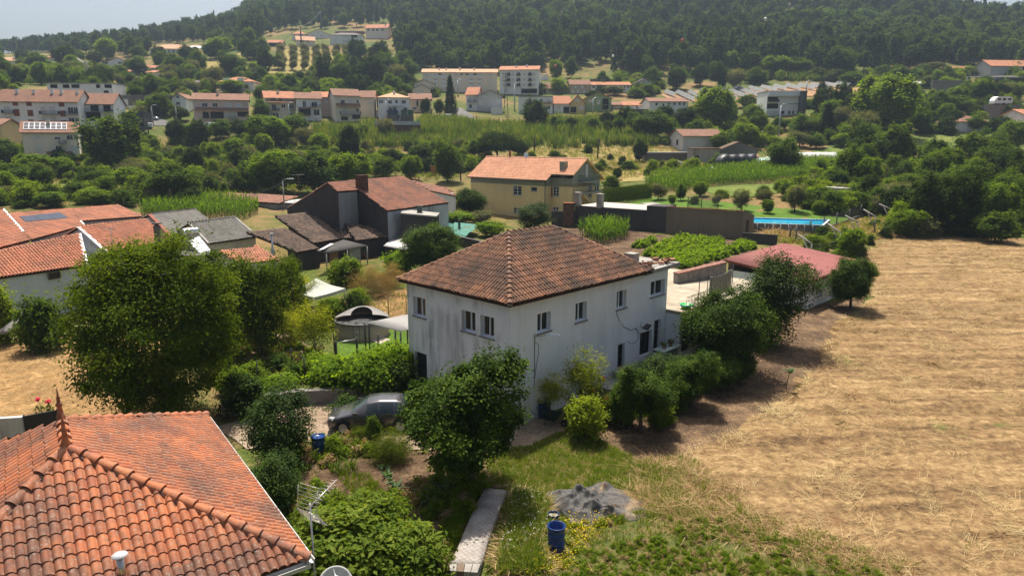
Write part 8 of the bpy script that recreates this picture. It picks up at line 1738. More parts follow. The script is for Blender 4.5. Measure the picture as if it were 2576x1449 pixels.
# ------------------------------------------------------------------ pool lawn: round pool, gazebo, canopy, fences
def poolside():
 c = onz(*C1(1015,560),.0); c = c+Vector((0,1.5,0)); R_ = 1.85; h = 1.15
 t = thing('round_pool','round rattan sided garden pool with a grey cover pulled half back','pool',c)
 rat = NT('rattan_print'); w = rat.new('ShaderNodeTexBrick'); w.inputs['Scale'].default_value = 9; rat.lk(rat.coord('Object'),w.inputs[0]); rat.col(rat.mix(w.outputs['Fac'],(.30,.26,.20),(.15,.125,.095))).rough(.8)
 MB().lathe([(R_,0),(R_,h),(R_-.06,h),(R_-.06,.2)],40).build('wall',rat.done(.2),t); MB().lathe([(R_-.05,h-.03),(R_+.05,h-.02),(R_+.06,h+.03),(R_-.03,h+.04)],40).build('rim',M['metal_dark'],t)
 wt = NT('dark_water'); wt.col(wt.ramp(wt.noise(3,5,.6),[(.35,(.03,.035,.035)),(.65,(.16,.16,.15))])).rough(.08); MB().lathe([(0,h-.12),(R_-.05,h-.12)],40).build('water',wt.done(.6),t)
 m = MB(); nx,ny = 22,10
 for i in range(nx+1):
  for k in range(ny+1):
   a = pi*.02+pi*1.02*i/nx; rr = (R_+.12)*(1-.62*k/ny); z = h+.06+.62*sin(pi*.5*min(1,k/ny*1.15))*(.35+.65*sin(pi*i/nx)); m.v.append((rr*cos(a),rr*sin(a),z-.25*(k == 0)))
 for i in range(nx):
  for k in range(ny): m.f.append((i*(ny+1)+k,(i+1)*(ny+1)+k,(i+1)*(ny+1)+k+1,i*(ny+1)+k+1)); m.m.append(0); m.sm.append(True)
 m.build('cover',plain('pool_cover',(.19,.18,.17),.6,.3),t)
 sl = [onz(*C1(*p),.06) for p in ((1235,590),(1345,550),(1245,512),(1150,560))]; s = thing('paving_slab','pale concrete slab on the lawn beside the round pool','slab',sl[0]); MB().slab([p-s.location for p in sl],.08).build('slab',plain('pale_paving',(.42,.36,.3),.9,.2),s)
 # gazebo
 z = 2.15; q = [onz(*C1(*p),z) for p in ((326,52),(575,128),(888,38))]; q.append(q[0]+q[2]-q[1]); pk = sum(q,Vector())/4+Vector((0,0,.85)); t = thing('gazebo','pale grey pop up gazebo tent standing behind the round pool','gazebo',dn(pk,0)); off = t.location
 fab = plain('gazebo_fabric',(.42,.43,.37),.8,.2,var=.08); m = MB()
 for k in range(4):
  a,b = q[k],q[(k+1) % 4]; n = 8
  for i in range(n):
   for j in range(4):
    def pt(ii,jj): s = ii/n; p = a.lerp(b,s).lerp(pk,jj/4); return p-off-Vector((0,0,.14*sin(pi*jj/4)+.05*sin(pi*s)*(1-jj/4)))
    m.quad(pt(i,j),pt(i+1,j),pt(i+1,j+1),pt(i,j+1))
   p0,p1 = a.lerp(b,i/n),a.lerp(b,(i+1)/n); m.quad(p0-off-Vector((0,0,.05*sin(pi*i/n))),p1-off-Vector((0,0,.05*sin(pi*(i+1)/n))),p1-off-Vector((0,0,.28)),p0-off-Vector((0,0,.28)))
 m.sm = [True]*len(m.sm); m.build('canopy',fab,t)
 for p in q: MB().tube([dn(p,0)-off,p-off],.025,6).build('leg',M['metal'],t)
 tb = thing('garden_table','dark garden table with benches under the gazebo','table',dn(pk,.0),.7); MB().box(-.9,-.4,.72,.9,.4,.77).build('top',M['wood_dark'],tb)
 for x in (-.7,.7):
  for y in (-.3,.3): MB().box(x-.04,y-.04,0,x+.04,y+.04,.718).build('leg',M['wood_dark'],tb)
 for y in (-.75,.75): MB().box(-.9,y-.14,.42,.9,y+.14,.46).box(-.75,y-.1,0,-.68,y+.1,.418).box(.68,y-.1,0,.75,y+.1,.418).build('bench',M['wood_dark'],tb)
 # corrugated white canopy
 q = [onz(*C1(*p),zq) for *p,zq in ((1440,470,2.1),(1512,462,2.1),(1512,298,2.3),(1082,382,2.2))]
 t = thing('carport_canopy','white corrugated canopy on dark posts against the white house','canopy',dn(q[0],0)); off = t.location; A_,B_,D_ = q[3],q[0],q[2]; Cc = D_+(B_-A_)
 corrug('roof',t,A_,B_,Cc,D_,.22,.05,plain('white_sheet',(.36,.35,.33),.5,.3,var=.1),True)
 for p in (A_,B_,A_.lerp(B_,.85),A_.lerp(B_,.12)): MB().tube([dn(p,0)-off,p-off-Vector((0,0,.02))],.05,6).build('post',M['iron'],t)
 # fence of wire panels
 def fence(label,f,pts,h,post,wires,n=None,mesh=.15,cap=False):
  P = [G(*f(*p)) for p in pts]; t = thing('wire_fence',label,'fence',P[0]); off = t.location
  pm = MB().tube([(0,0,-.2),(0,0,h+.06)],post,6).mesh('post',M['iron'])
  for i,p in enumerate(P): link('post',pm,t,p-off)
  for i,(a,b) in enumerate(zip(P[:-1],P[1:])):
   w = MB(); L = (b-a).length
   for k in range(wires): z = Vector((0,0,.08+(h-.1)*k/(wires-1))); w.tube([a-off+z,b-off+z],.006,3,caps=False)
   for k in range(1,int(L/mesh)): q = a.lerp(b,k*mesh/L)-off; w.tube([q+Vector((0,0,.08)),q+Vector((0,0,h-.02))],.004,3,caps=False)
   w.build('wire_panel',M['iron'],t)
 fence('dark wire mesh fence between the pool lawn and the grape vines',C1,[(785,705),(1010,668),(1222,692),(1395,658),(1512,590)],1.25,.05,9,mesh=.12)
 fence('wire fence around the kitchen garden with thin iron posts',C1,[(25,1005),(365,872),(492,975),(785,705)],1.4,.035,5,mesh=.6)
 fence('thin wire fence behind the pool cover on the dry garden',C1,[(1090,345),(1322,328),(1500,300)],1.5,.03,4,mesh=1.0)
 for i,(x,yb,yt) in enumerate(((600,780,560),(467,842,660),(280,640,430),(205,560,440),(390,640,540))):
  p = G(*C1(x,yb)); h = max(.8,at(*C1(x,yt),p.y).z-p.z); o = MB().tube([(0,0,-.2),(0,0,h)],.06,6).build('wooden_stake',M['wood'],None,p); tag(o,('wooden stake under the small fruit tree','thick wooden stake by the vine wires','tall pale stake in the cabbage bed','short stake at the back of the kitchen garden','short stake beside the earth path')[i],'stake','stakes in the kitchen garden')
 a,b = onz(*C1(795,580),1.1),onz(*C1(1002,545),1.1); t = thing('gate_bar','white bar across two black posts in front of the round pool','barrier',dn(a,0)); MB().tube([a-t.location,b-t.location],.03,6).build('bar',M['metal'],t)
 for p in (a,b): MB().tube([dn(p,0)-t.location,p-t.location+Vector((0,0,.12))],.07,6).build('post',M['iron'],t)
 # low wall carrying the vines above the drive
 w = thing('garden_wall','dark low retaining wall under the grape vines above the drive','wall',G(850,1030)); pts = [G(560,1045),G(760,1015),G(900,1010),G(1030,985)]
 for p,q2 in zip(pts[:-1],pts[1:]):
  d = (q2-p).normalized(); nn = Vector((-d.y,d.x,0))*.2; MB().slab([dn(p+nn,.75)-w.location,dn(p-nn,.75)-w.location,dn(q2-nn,.75)-w.location,dn(q2+nn,.75)-w.location],1.2).build('wall',M['stone'],w)
 t = thing('hose','pale hose line running along the kitchen garden edge','hose',G(*C1(0,1015))); MB().tube([G(*C1(x,y))-t.location+Vector((0,0,.05)) for x,y in ((-300,1030),(0,1018),(250,990),(480,930))],.02,5).build('hose',plain('pale_hose',(.4,.38,.33),.6,.3),t)
poolside()
# ------------------------------------------------------------------ yellow house garden: pool, fence, props
def upper_garden():
 z = terr(*G(2000,570)[:2])+.9; f0,f1,b1 = onz(*B3(362,828),z),onz(*B3(412,782),z),None
 R1,R2 = onz(2072,567.5,z),onz(2088,553.5,z); L2,L1 = onz(1855,547,z),onz(1840,560,z); t = thing('swimming_pool','long rectangular above ground swimming pool with bright blue water','pool',dn((R1+L2)/2,z-1.2)); off = t.location
 q = [L1,R1,R2,L2]; c = sum(q,Vector())/4; k = lambda p,s,zz_: dn(c+(p-c)*s,zz_)-off
 wm = MB()
 for i in range(4): a,b = q[i],q[(i+1) % 4]; wm.quad(dn(a,z-1.6)-off,dn(b,z-1.6)-off,b-off,a-off)
 wm.build('wall',plain('grey_liner',(.16,.165,.17),.6,.3),t,fix=False)
 rm = MB()
 for i in range(4):
  a,b = q[i],q[(i+1) % 4]; rm.slab([a-off+Vector((0,0,.06)),b-off+Vector((0,0,.06)),k(b,.965,z+.06),k(a,.965,z+.06)],.1)
 rm.build('rim',M['white'],t)
 lm = MB()
 for i in range(4): a,b = q[i],q[(i+1) % 4]; lm.quad(k(a,.965,z+.0),k(b,.965,z+.0),k(b,.965,z-1.1),k(a,.965,z-1.1))
 lm.quad(*[k(p,.965,z-1.1) for p in q]); lm.build('liner',plain('blue_liner',(.03,.33,.58),.5,.3,var=.08),t,fix=False)
 wt = NT('pool_surface'); wt.b.inputs['Transmission Weight'].default_value = .0; wt.col((.03,.40,.62)).rough(.05); wt.bump(wt.noise(1.5,3,.5),.05,.05); MB().quad(*[k(p,.966,z-.16) for p in q]).build('water',wt.done(.5),t)
 st = MB()
 for s in np.linspace(.03,.97,12): p = L1.lerp(R1,s); st.tube([dn(p,z-1.3)-off-Vector((0,.25,0)),p-off-Vector((0,.03,.05))],.035,5)
 st.build('strut',M['metal'],t)
 # mesh fence along lawn and vine props
 pts = [(240,968),(300,1000),(440,930),(575,880),(705,830),(830,790),(945,745),(1085,690)]; tops = [835,830,780,742,700,665,625,580]
 P = [G(*B3(*p)) for p in pts]; t = thing('garden_fence','dark mesh fence with concrete posts along the lawn and blue pool','fence',P[0]); off = t.location; Hs = [max(1.2,min(2.6,at(*B3(p[0],yt),q.y).z-q.z)) for p,yt,q in zip(pts,tops,P)]
 for p,h in zip(P,Hs): MB().tube([p-off-Vector((0,0,.3)),p-off+Vector((0,0,h))],.09,6).build('post',M['concrete_dark'],t)
 for (a,h0),(b,h1) in zip(zip(P[:-1],Hs[:-1]),zip(P[1:],Hs[1:])):
  w = MB(); L = (b-a).length; Z = lambda h: Vector((0,0,h))
  for s in np.linspace(.0,1,9): w.tube([a-off+Z(.3+(h0-.35)*s),b-off+Z(.3+(h1-.35)*s)],.012,3,caps=False)
  for k2 in range(1,int(L/.3)): s = k2*.3/L; q2 = a.lerp(b,s)-off; w.tube([q2+Z(.3),q2+Z(h0+(h1-h0)*s-.05)],.008,3,caps=False)
  w.build('wire_panel',M['iron'],t)
 bw = MB()
 for a,b in zip(P[1:-1],P[2:]): d = (b-a).normalized(); nn = Vector((-d.y,d.x,0))*.12; bw.slab([a-off+nn+Vector((0,0,.3)),a-off-nn+Vector((0,0,.3)),b-off-nn+Vector((0,0,.3)),b-off+nn+Vector((0,0,.3))],.9)
 bw.build('base',M['concrete_dark'],t)
 for i,(x0,y0,x1,y1) in enumerate(((330,920,462,1015),(622,812,752,905),(797,732,925,800),(978,672,1100,742),(1132,617,1255,670))):
  fp = G(*B3(x1,y1+75)); hi = fp.z+1.7; a,b = onz(*B3(x0,y0),hi+.5),onz(*B3(x1,y1),hi); t = thing('vine_prop',('concrete vine prop closest to the red roofed shed','second concrete vine prop from the red roofed shed','tall concrete vine prop halfway along the mesh fence','concrete vine prop beside the dry bank','concrete vine prop at the edge of the dark trees')[i],'post',dn(b,fp.z),0,'vine props along the bank')
  MB().tube([a-t.location,b-t.location],.09,4).build('beam',M['stone'],t); MB().tube([(0,0,-.3),b-t.location],.09,4).build('post',M['stone'],t); m2 = a.lerp(b,.35); MB().tube([(m2-t.location),(.3,.2,-.2)],.06,4).build('brace',M['stone'],t)
 a,b = onz(*B3(500,1040),2.2),onz(*B3(695,1000),2.5); tag(MB().tube([(0,0,0),b-a],.06,5).build('beam',M['wood_dark'],None,a),'dark beam lying over the leafy vine beside the shed roof','beam')
 # small stone hut and net enclosure in the trees, lawn posts
 B_ = bldg('small grey stone hut half hidden in the olive hedge of the garden',B3,718,830,640,478,478,'x',WG,M['concrete'],.1,4,name='hut',cat='hut'); bldg('little block hut roof on the lawn behind the garage',B2,1372,1480,660,628,612,'h',WG,M['concrete'],.1,3,name='hut',cat='hut')
 P = [G(*B2(x,y)) for x,y in ((1750,650),(1885,655),(2050,662))]; t = thing('net_fence','low dark net fence around a lawn corner behind the garage wall','fence',P[0]); off = t.location
 for p in P: MB().tube([p-off,p-off+Vector((0,0,1.7))],.07,5).build('post',M['iron'],t)
 for a,b in zip(P[:-1],P[1:]):
  w = MB()
  for s in np.linspace(.1,1.6,10): w.tube([a-off+Vector((0,0,s)),b-off+Vector((0,0,s))],.015,3,caps=False)
  for s in np.linspace(.05,.95,22): q2 = a.lerp(b,s)-off; w.tube([q2,q2+Vector((0,0,1.6))],.012,3,caps=False)
  w.build('net',M['iron'],t)
 # green shade net, stakes, dark wall by the barn
 q = [onz(*B1(*p),zq) for *p,zq in ((1670,800,2.9),(1800,905,1.9),(2090,940,1.9),(2225,820,2.2),(1990,800,2.3),(1880,820,2.5))]; t = thing('shade_net','torn green shade net stretched over stakes in front of the barn','net',dn(q[1],0)); off = t.location; m = MB(); cx = sum(q,Vector())/6-Vector((0,0,.5))
 g = random.Random(5)
 for i in range(6):
  a,b = q[i],q[(i+1) % 6]
  for k2 in range(4):
   for j in range(4):
    pt = lambda ii,jj: a.lerp(b,ii/4).lerp(cx,jj/4)-off+Vector((0,0,.16*sin(ii*2.1+i*3)*sin(jj*1.9+i)))
    m.quad(pt(k2,j),pt(k2+1,j),pt(k2+1,j+1),pt(k2,j+1))
 m.sm = [True]*len(m.sm); m.build('net',plain('green_net',(.05,.17,.13),.7,.2,var=.3,scale=1),t)
 for p in q: MB().tube([dn(p,0)-off,p-off+Vector((0,0,.1))],.04,5).build('stake',M['iron'],t)
 pc = onz(*B1(2027,940),.9); MB().box(-.16,-.16,-1,.16,.16,2.4).v; tag(MB().box(-.15,-.15,-1,.15,.15,2.3).build('concrete_post',M['concrete_dark'],None,pc),'square concrete post standing through the green shade net','post')
 a,b = onz(*B1(1645,862),2.0),onz(*B1(2310,1002),2.0); d = (b-a).normalized(); nn = Vector((-d.y,d.x,0))*.14; t = thing('boundary_wall','dark block wall running from the barn yard to behind the white house','wall',dn(a,0)); MB().slab([a+nn-t.location,a-nn-t.location,b-nn-t.location,b+nn-t.location],2.4).build('wall',W_DARK,t); MB().slab([a+nn*1.3-t.location+Vector((0,0,.05)),a-nn*1.3-t.location+Vector((0,0,.05)),b-nn*1.3-t.location+Vector((0,0,.05)),b+nn*1.3-t.location+Vector((0,0,.05))],.045).build('coping',M['concrete_dark'],t)
 a,b = onz(*B2(2290,950),2.0),onz(*B2(2640,975),2.0); d = (b-a).normalized(); nn = Vector((-d.y,d.x,0))*.14; t = thing('boundary_wall','low dark wall from the brown garden hut to the fence corner','wall',dn(a,1)); MB().slab([a+nn-t.location+Vector((0,0,.6)),a-nn-t.location+Vector((0,0,.6)),b-nn-t.location+Vector((0,0,.6)),b+nn-t.location+Vector((0,0,.6))],1.6).build('wall',W_DARK,t)
upper_garden()
tufts('pool_grass',gpoly(B3,[(0,960),(240,965),(300,900),(360,840),(0,850)]),700,DT,1.5,2.8,52)
# ------------------------------------------------------------------ farm sheds in the middle distance
def farm():
 def tunnel(label,f,x0,x1,yb,yt,col,yaw,L):
  p0,p1 = G(*f(x0,yb)),G(*f(x1,yb)); d = p1-p0; W = sqrt(d.x**2+d.y**2); h = max(1.5,at(*f((x0+x1)/2,yt),(p0.y+p1.y)/2).z-(p0.z+p1.z)/2); t = thing('polytunnel',label,'greenhouse',p0,atan2(d.y,d.x)); m = MB(); n = 10; k = 12
  for i in range(k+1):
   for j in range(n+1): a = pi*j/n; m.v.append((W*i/k,L/2-L/2*cos(a),h*(sin(a)**.8)*(1-.02*(i % 2))))
  for i in range(k):
   for j in range(n): m.f.append((i*(n+1)+j,(i+1)*(n+1)+j,(i+1)*(n+1)+j+1,i*(n+1)+j+1)); m.m.append(0); m.sm.append(True)
  for i in (0,k): m.f.append(tuple(i*(n+1)+j for j in range(n+1))); m.m.append(0); m.sm.append(False)
  m.build('cover',col,t); hp = MB()
  for i in range(0,k+1,2): hp.tube([(W*i/k,L/2-(L/2+.05)*cos(pi*j/n),(h+.05)*(sin(pi*j/n)**.8)) for j in range(n+1)],.04,4)
  hp.build('hoop',M['metal'],t)
 tunnel('long white polytunnel at the far end of the maize field',B3,210,715,215,100,plain('white_film',(.5,.5,.46),.4,.4,var=.15,scale=.5),0,6); tunnel('small grey green polytunnel sunk among the eastern trees',B3,1885,2140,275,185,plain('green_film',(.22,.27,.24),.4,.4,var=.2,scale=.5),0,5)
 p0,p1 = G(*B2(2078,285)),G(*B2(2420,262)); d = p1-p0; t = thing('covered_stack','long stack covered by black sheeting beside the farm nets','stack',p0,atan2(d.y,d.x)); m = MB(); L = d.length; n = 14
 for i in range(n+1):
  for y,zf in ((0,0),(-.15,.7),(.3,1),(2.2,1.0),(2.8,.6),(2.7,0)): m.v.append((L*i/n,y,3.2*zf*(1-.1*sin(i*1.7)*zf)*(1-.35*(i == 0))))
 for i in range(n):
  for j in range(5): m.f.append((i*6+j,(i+1)*6+j,(i+1)*6+j+1,i*6+j+1)); m.m.append(0); m.sm.append(True)
 m.f += [tuple(range(6)),tuple(range(n*6,n*6+6))]; m.m += [0,0]; m.sm += [False,False]; m.build('sheeting',plain('black_sheet',(.02,.022,.026),.45,.4),t)
 q = [at(*B2(*p),Y) for *p,Y in ((2150,150,168),(2462,142,168),(2440,120,175),(2160,125,175))]; t = thing('awning','red brown sheet awning on posts against the rubble gable','canopy',dn(q[0],terr(q[0].x,q[0].y))); MB().slab([p-t.location for p in q],.12).build('roof',M['red_sheet'],t)
 for p in q: MB().tube([dn(p,t.location.z-1)-t.location,p-t.location-Vector((0,0,.1))],.08,5).build('post',M['metal'],t)
 q = [at(*B2(*p),Y) for *p,Y in ((2330,165,164),(2600,175,164),(2680,140,172),(2420,145,172))]; t = thing('shade_net','pale green net roof stretched beside the white delivery van','net',dn(q[0],terr(q[0].x,q[0].y))); m = MB()
 for i in range(8):
  for j in range(4):
   pt = lambda ii,jj: (q[0].lerp(q[1],ii/8)).lerp(q[3].lerp(q[2],ii/8),jj/4)-t.location-Vector((0,0,.35*abs(sin(ii*pi/4))))
   m.quad(pt(i,j),pt(i+1,j),pt(i+1,j+1),pt(i,j+1))
 m.build('net',plain('pale_green_net',(.30,.42,.34),.7,.2),t)
 for p in q: MB().tube([dn(p,t.location.z-1)-t.location,p-t.location],.07,5).build('post',M['metal'],t)
 tag(MB().lathe([(1.4,0),(1.2,.4),(.6,.8),(.2,.95),(0,.97)],9).build('sheet_heap',M['white'],None,G(*B2(1990,290))),'little white plastic sheet heap on the dry grass by the maize','sheet')
 p = G(*B1(1742,330)); t = thing('safety_net','small orange safety net panel in the dry field behind the barn','net',p); m = MB()
 for k in range(7): m.box(0,-.02,.2+.28*k,3.4,.02,.34+.28*k)
 for k in range(12): m.box(.3*k,-.03,.2,.3*k+.08,.03,2.1)
 m.build('net',plain('orange_net',(.6,.17,.05),.6,.3),t)
 for x in (0,3.4): MB().tube([(x,0,-.2),(x,0,2.3)],.05,5).build('post',M['wood'],t)
 for i,(f,x0,x1,yb,yt,col,lb) in enumerate(((A1,1312,1415,1216,1184,(.03,.06,.14),'dark blue dumpster on the street before the modern villa'),(A1,1447,1500,1214,1188,(.03,.12,.07),'green dumpster beside the leafy bush on the street'),(A1,1512,1568,1214,1188,(.03,.12,.07),'second green dumpster further along the street'))):
  p0,p1 = G(*f(x0,yb)),G(*f(x1,yb)); p0.z += 2.0; W = p1.x-p0.x; t = thing('dumpster',lb,'dumpster',p0); h = 1.5; m = MB(); m.v = [(.15,0,.15),(W-.15,0,.15),(W-.15,1.4,.15),(.15,1.4,.15),(0,-.2,h),(W,-.2,h),(W,1.6,h),(0,1.6,h)]
  m.f = [(0,3,2,1),(0,1,5,4),(1,2,6,5),(2,3,7,6),(3,0,4,7)]; m.m = [0]*5; m.sm = [False]*5; m.build('bin',plain('bin_%d' % i,col,.5,.3),t); MB().box(-.05,-.25,h+.002,W+.05,1.65,h+.12).build('lid',plain('lid_%d' % i,tuple(c_*.8 for c_ in col),.5,.3),t); MB().box(0,-.2,-2.2,W,1.6,.148).build('base',M['asphalt'],t)
farm()
# solar farm tables
def solar_farm():
 n = 0; SOLN = ['short solar row, first one above the white barn roof','long solar row, second above the white barn roof','solar row, third above the white barn, beside the bright green tree','short solar row half behind the bright green tree','long solar row just beyond the bright green tree','long solar row, second beyond the bright green tree','short high solar row, third beyond the bright green tree','long solar row straight above the modern grey building roof edge','low short solar row behind the bright green tree','solar row over the first half of the modern grey building','solar row over the second half of the modern grey building','solar row just past the dark stair tower','solar row, second past the dark stair tower','short high solar row, third past the dark stair tower','solar row beside the slender dark tree on the slope','last solar row before the big green tree']
 for f,xa,ya,xb,yb in ((A2,1525,938,1620,975),(A2,1635,938,1812,1022),(A2,1755,936,1885,1000),(A2,1870,925,1960,965),(A2,2112,912,2335,990),(A2,2236,906,2466,978),(A2,2356,896,2500,940),(A2,2475,890,2640,925),(A2,2130,985,2235,1008),(A3,78,880,205,912),(A3,200,872,350,912),(A3,325,868,492,908),(A3,448,866,625,902),(A3,580,862,700,882),(A3,700,854,830,876),(A3,840,850,960,870)):
  a,b = G(*f(xa,ya)),G(*f(xb,yb)); d = (b-a); d.z = 0; d.normalize(); s = Vector((-d.y,d.x,0)); s = s if s.y < 0 else -s; c = (a+b)/2
  t = thing('solar_table',SOLN[n],'solar panels',c,0,'solar rows on the hillside farm'); off = c; n += 1
  lo,hi = .7,1.9; P0,P1 = dn(a,a.z+hi)-s*.65,dn(b,b.z+hi)-s*.65; P2,P3 = dn(b,b.z+lo)+s*.65,dn(a,a.z+lo)+s*.65; k = max(3,int((b-a).length/4))
  for i in range(k): MB().slab([P0.lerp(P1,i/k+.004)-off,P0.lerp(P1,(i+1)/k-.004)-off,P3.lerp(P2,(i+1)/k-.004)-off,P3.lerp(P2,i/k+.004)-off],.08).build('panel',M['pv_far'],t)
  pm = MB()
  for i in range(k+1):
   for A_,B_ in ((P0,P1),(P3,P2)): p = A_.lerp(B_,i/k)-off; pm.tube([p,p-Vector((0,0,3.4))],.07,4)
  pm.build('support',M['metal'],t)
M['pv_far'] = NT('solar_module_far').col((.17,.175,.17)).rough(.6).done(.15)
solar_farm()
patch('solar_ground',gpoly(A2,[(1480,945),(1700,905),(2100,900),(2576,890)])+gpoly(A3,[(400,860),(1000,850),(1000,910),(780,930),(410,965),(0,985)])+gpoly(A2,[(2300,1010),(1900,1030),(1600,1010)]),plain('bare_earth',(.30,.18,.10),.95,.1,var=.3,scale=.3),.06,4)
# ------------------------------------------------------------------ poles, pylons, crane, wires
POLES = [(B1,285,672,385,'c','concrete street lamp pole beside the barn gable'),(B0,1712,700,470,'w','wooden pole with a meter box rising from the maize plot'),(B0,748,440,240,'w','leaning wooden pole among the gardens below the solar house'),(A1,1345,905,640,'p','tall thin power pole in front of the wood'),(A1,455,480,262,'p','dark power pole beside the lowest hamlet house'),(A1,650,285,118,'t','lattice power pylon in the dark wood above the hamlet'),(A1,245,520,420,'p','short power pole at the corner of the olive grove'),(A0,1860,272,155,'m','slim radio mast on the wooded skyline'),
 (A0,1528,1262,1060,'c','slim lamp post on the street beside the dark workshop'),(A0,1492,1440,1195,'w','pole rising from the bushes below the street'),(A0,1765,1230,1065,'c','lamp post before the pink house'),(A1,130,1430,1290,'l','lamp post in the thicket below the cream balcony house'),(A1,335,1222,1035,'l','lamp post in front of the cream balcony house'),(A1,1302,1218,1000,'l','lamp post beside the modern white villa'),(A1,2490,1135,728,'t','tall lattice pylon beside the grey gable house'),(A1,2012,960,800,'l','lamp post before the cream apartments'),(A2,25,1105,838,'l','double lamp post beside the flat roofed white house'),(A2,805,1125,985,'l','lamp post before the green house'),(A2,1408,1443,1358,'w','short post beside the lone grey farmhouse'),(B2,853,172,-40,'w','tall pole in the dry meadow above the yellow house'),(A3,130,1385,1050,'l','tall lamp post below the modern grey building'),(A3,402,960,812,'l','lamp post at the corner of the modern grey building'),(A3,1820,1250,1120,'w','pole near the old white cottage'),(B2,222,110,-60,'w','pole behind the yellow house ridge'),(B1,2040,380,215,'w','pole in the dry field between barn and yellow house'),(A2,225,1500,1380,'w','pole at the edge of the reeds above the yellow house'),(A2,860,1500,1385,'w','second pole along the dry meadow')]
TOP = {}
def poles():
 for i,(f,x,yb,yt,k,lb) in enumerate(POLES):
  p = G(*f(x,yb)); h = at(*f(x,yt),p.y).z-p.z; nm = {'c': 'lamp_pole','w': 'utility_pole','p': 'power_pole','t': 'pylon','m': 'radio_mast','l': 'street_lamp'}[k]; t = thing(nm,lb,{'c': 'lamp post','l': 'lamp post','t': 'pylon','m': 'mast'}.get(k,'pole'),p); r = max(.07,.0009*p.y); TOP[i] = p+Vector((0,0,h-.3))
  if k == 't':
   m = MB(); w = h*.055
   for sx in (-1,1):
    for sy in (-1,1): m.tube([(sx*w,sy*w,-1),(sx*w*.15,sy*w*.15,h)],r*.45,4)
   for j in range(8):
    z0,z1 = h*j/8,h*(j+1)/8; w0,w1 = w*(1-.85*j/8),w*(1-.85*(j+1)/8)
    for s in (-1,1): m.tube([(-w0,s*w0,z0),(w1,s*w1,z1)],r*.3,3); m.tube([(s*w0,-w0,z0),(s*w1,w1,z1)],r*.3,3)
   m.build('mast',M['metal_dark'],t); a = MB()
   for z in (.8,.9,.98): a.tube([(-w*1.6,0,h*z),(w*1.6,0,h*z)],r*.5,4)
   a.build('crossarm',M['metal_dark'],t)
  else:
   MB().tube([(0,0,-1),(0,0,h)],[r*1.3,r*.8],7).build('pole',M['concrete'] if k == 'c' else (M['wood_dark'] if k in 'wp' else M['metal']),t)
   if k in 'wp': MB().box(-1.1*(k == 'p')-.4,-.06,h-.6,1.1*(k == 'p')+.4,.06,h-.45).build('crossarm',M['wood_dark'],t)
   if k in 'cl':
    MB().tube([(0,0,h-.05),(.5,-.1,h+.25),(1.2,-.2,h+.3)],r*.5,5).build('arm',M['metal'],t); MB().cbox((1.45,-.25,h+.3),(.75,.3,.16),0,-.2).build('lamp_head',M['white'],t)
 # crane over the slope
 p = G(*A0(880,840)); h = at(*A0(866,605),p.y).z-p.z; t = thing('tower_crane','yellow grey tower crane with folded jib behind the concrete shell','crane',p); m = MB(); w = .55
 for sx in (-1,1):
  for sy in (-1,1): m.tube([(sx*w,sy*w,-1),(sx*w,sy*w,h)],.1,4)
 for j in range(14):
  z0,z1 = h*j/14,h*(j+1)/14
  for s in (-1,1): m.tube([(-w,s*w,z0),(w,s*w,z1)],.06,3); m.tube([(s*w,-w,z0),(s*w,w,z1)],.06,3)
 cm = plain('crane_paint',(.42,.40,.30),.6,.3); m.build('mast',cm,t); q = at(*A0(768,592),p.y)-p; e = at(*A0(868,652),p.y)-p; j = MB()
 for s in (-.35,.35): j.tube([q+Vector((0,s,0)),e+Vector((0,s,0))],.16,4); j.tube([q+Vector((0,s,.5)),e+Vector((0,s,.8))],.12,4)
 j.tube([(0,0,h),(.1,0,h+2)],.1,4).build('jib',cm,t)
 def wire(label,pts,sag=.02,r=.03):
  P = [];
  for a,b in zip(pts[:-1],pts[1:]):
   for k in range(10): s = k/10; P.append(a.lerp(b,s)-Vector((0,0,sag*(b-a).length*4*s*(1-s))))
  P.append(pts[-1]); o = MB().tube([p-P[0] for p in P],r,4,smooth=False).build('power_line',M['iron'],None,P[0]); tag(o,label,'wire')
 wire('wire from the barn lamp pole over the maize plot to the village roofs',[TOP[0],at(*B0(2100,600),80)],.02,.02); wire('second wire from the barn lamp pole to the long low shed',[TOP[0]-Vector((0,0,.6)),onz(*B0(2200,600),4.2)],.03,.02); wire('wire from the barn lamp pole over the barn ridge to the field pole',[TOP[0],TOP[24]],.02,.02)
 wire('wire between the field pole and the yellow house',[TOP[24],onz(*B1(2235,135),11.0)],.02,.02); wire('power line climbing from grove pole to the hamlet pole',[TOP[6],TOP[4],TOP[5]],.015,.1)
 # marker balls on the valley line
 g = [at(*A2(2524,193),250),at(*A2(1697,405),270),at(*A2(1007,562),290),at(*A2(434,663),310)]
 end = at(*A2(-100,730),325); st = at(*A3(1400,-200),215); wire('long power line with marker balls crossing in front of the wood',[st]+g+[end],.004,.05); wire('second long power line below the marker ball line',[p-Vector((0,0,4)) for p in [st]+g+[end]],.006,.05)
 for i,p in enumerate(g): o = MB().lathe([(0,-.55)]+[(.55*sin(a),-.55*cos(a)) for a in np.linspace(.3,2.84,8)]+[(0,.55)],14).build('marker_ball',(M['white'],plain('red_ball',(.5,.05,.03),.5,.3))[i % 2],None,p); tag(o,('white marker ball highest on the line before the wood','red marker ball in the middle of the wooded slope','white marker ball above the green house hillside','red marker ball before the trees beside the white five storey block')[i],'marker ball','marker balls on the power line')
poles()
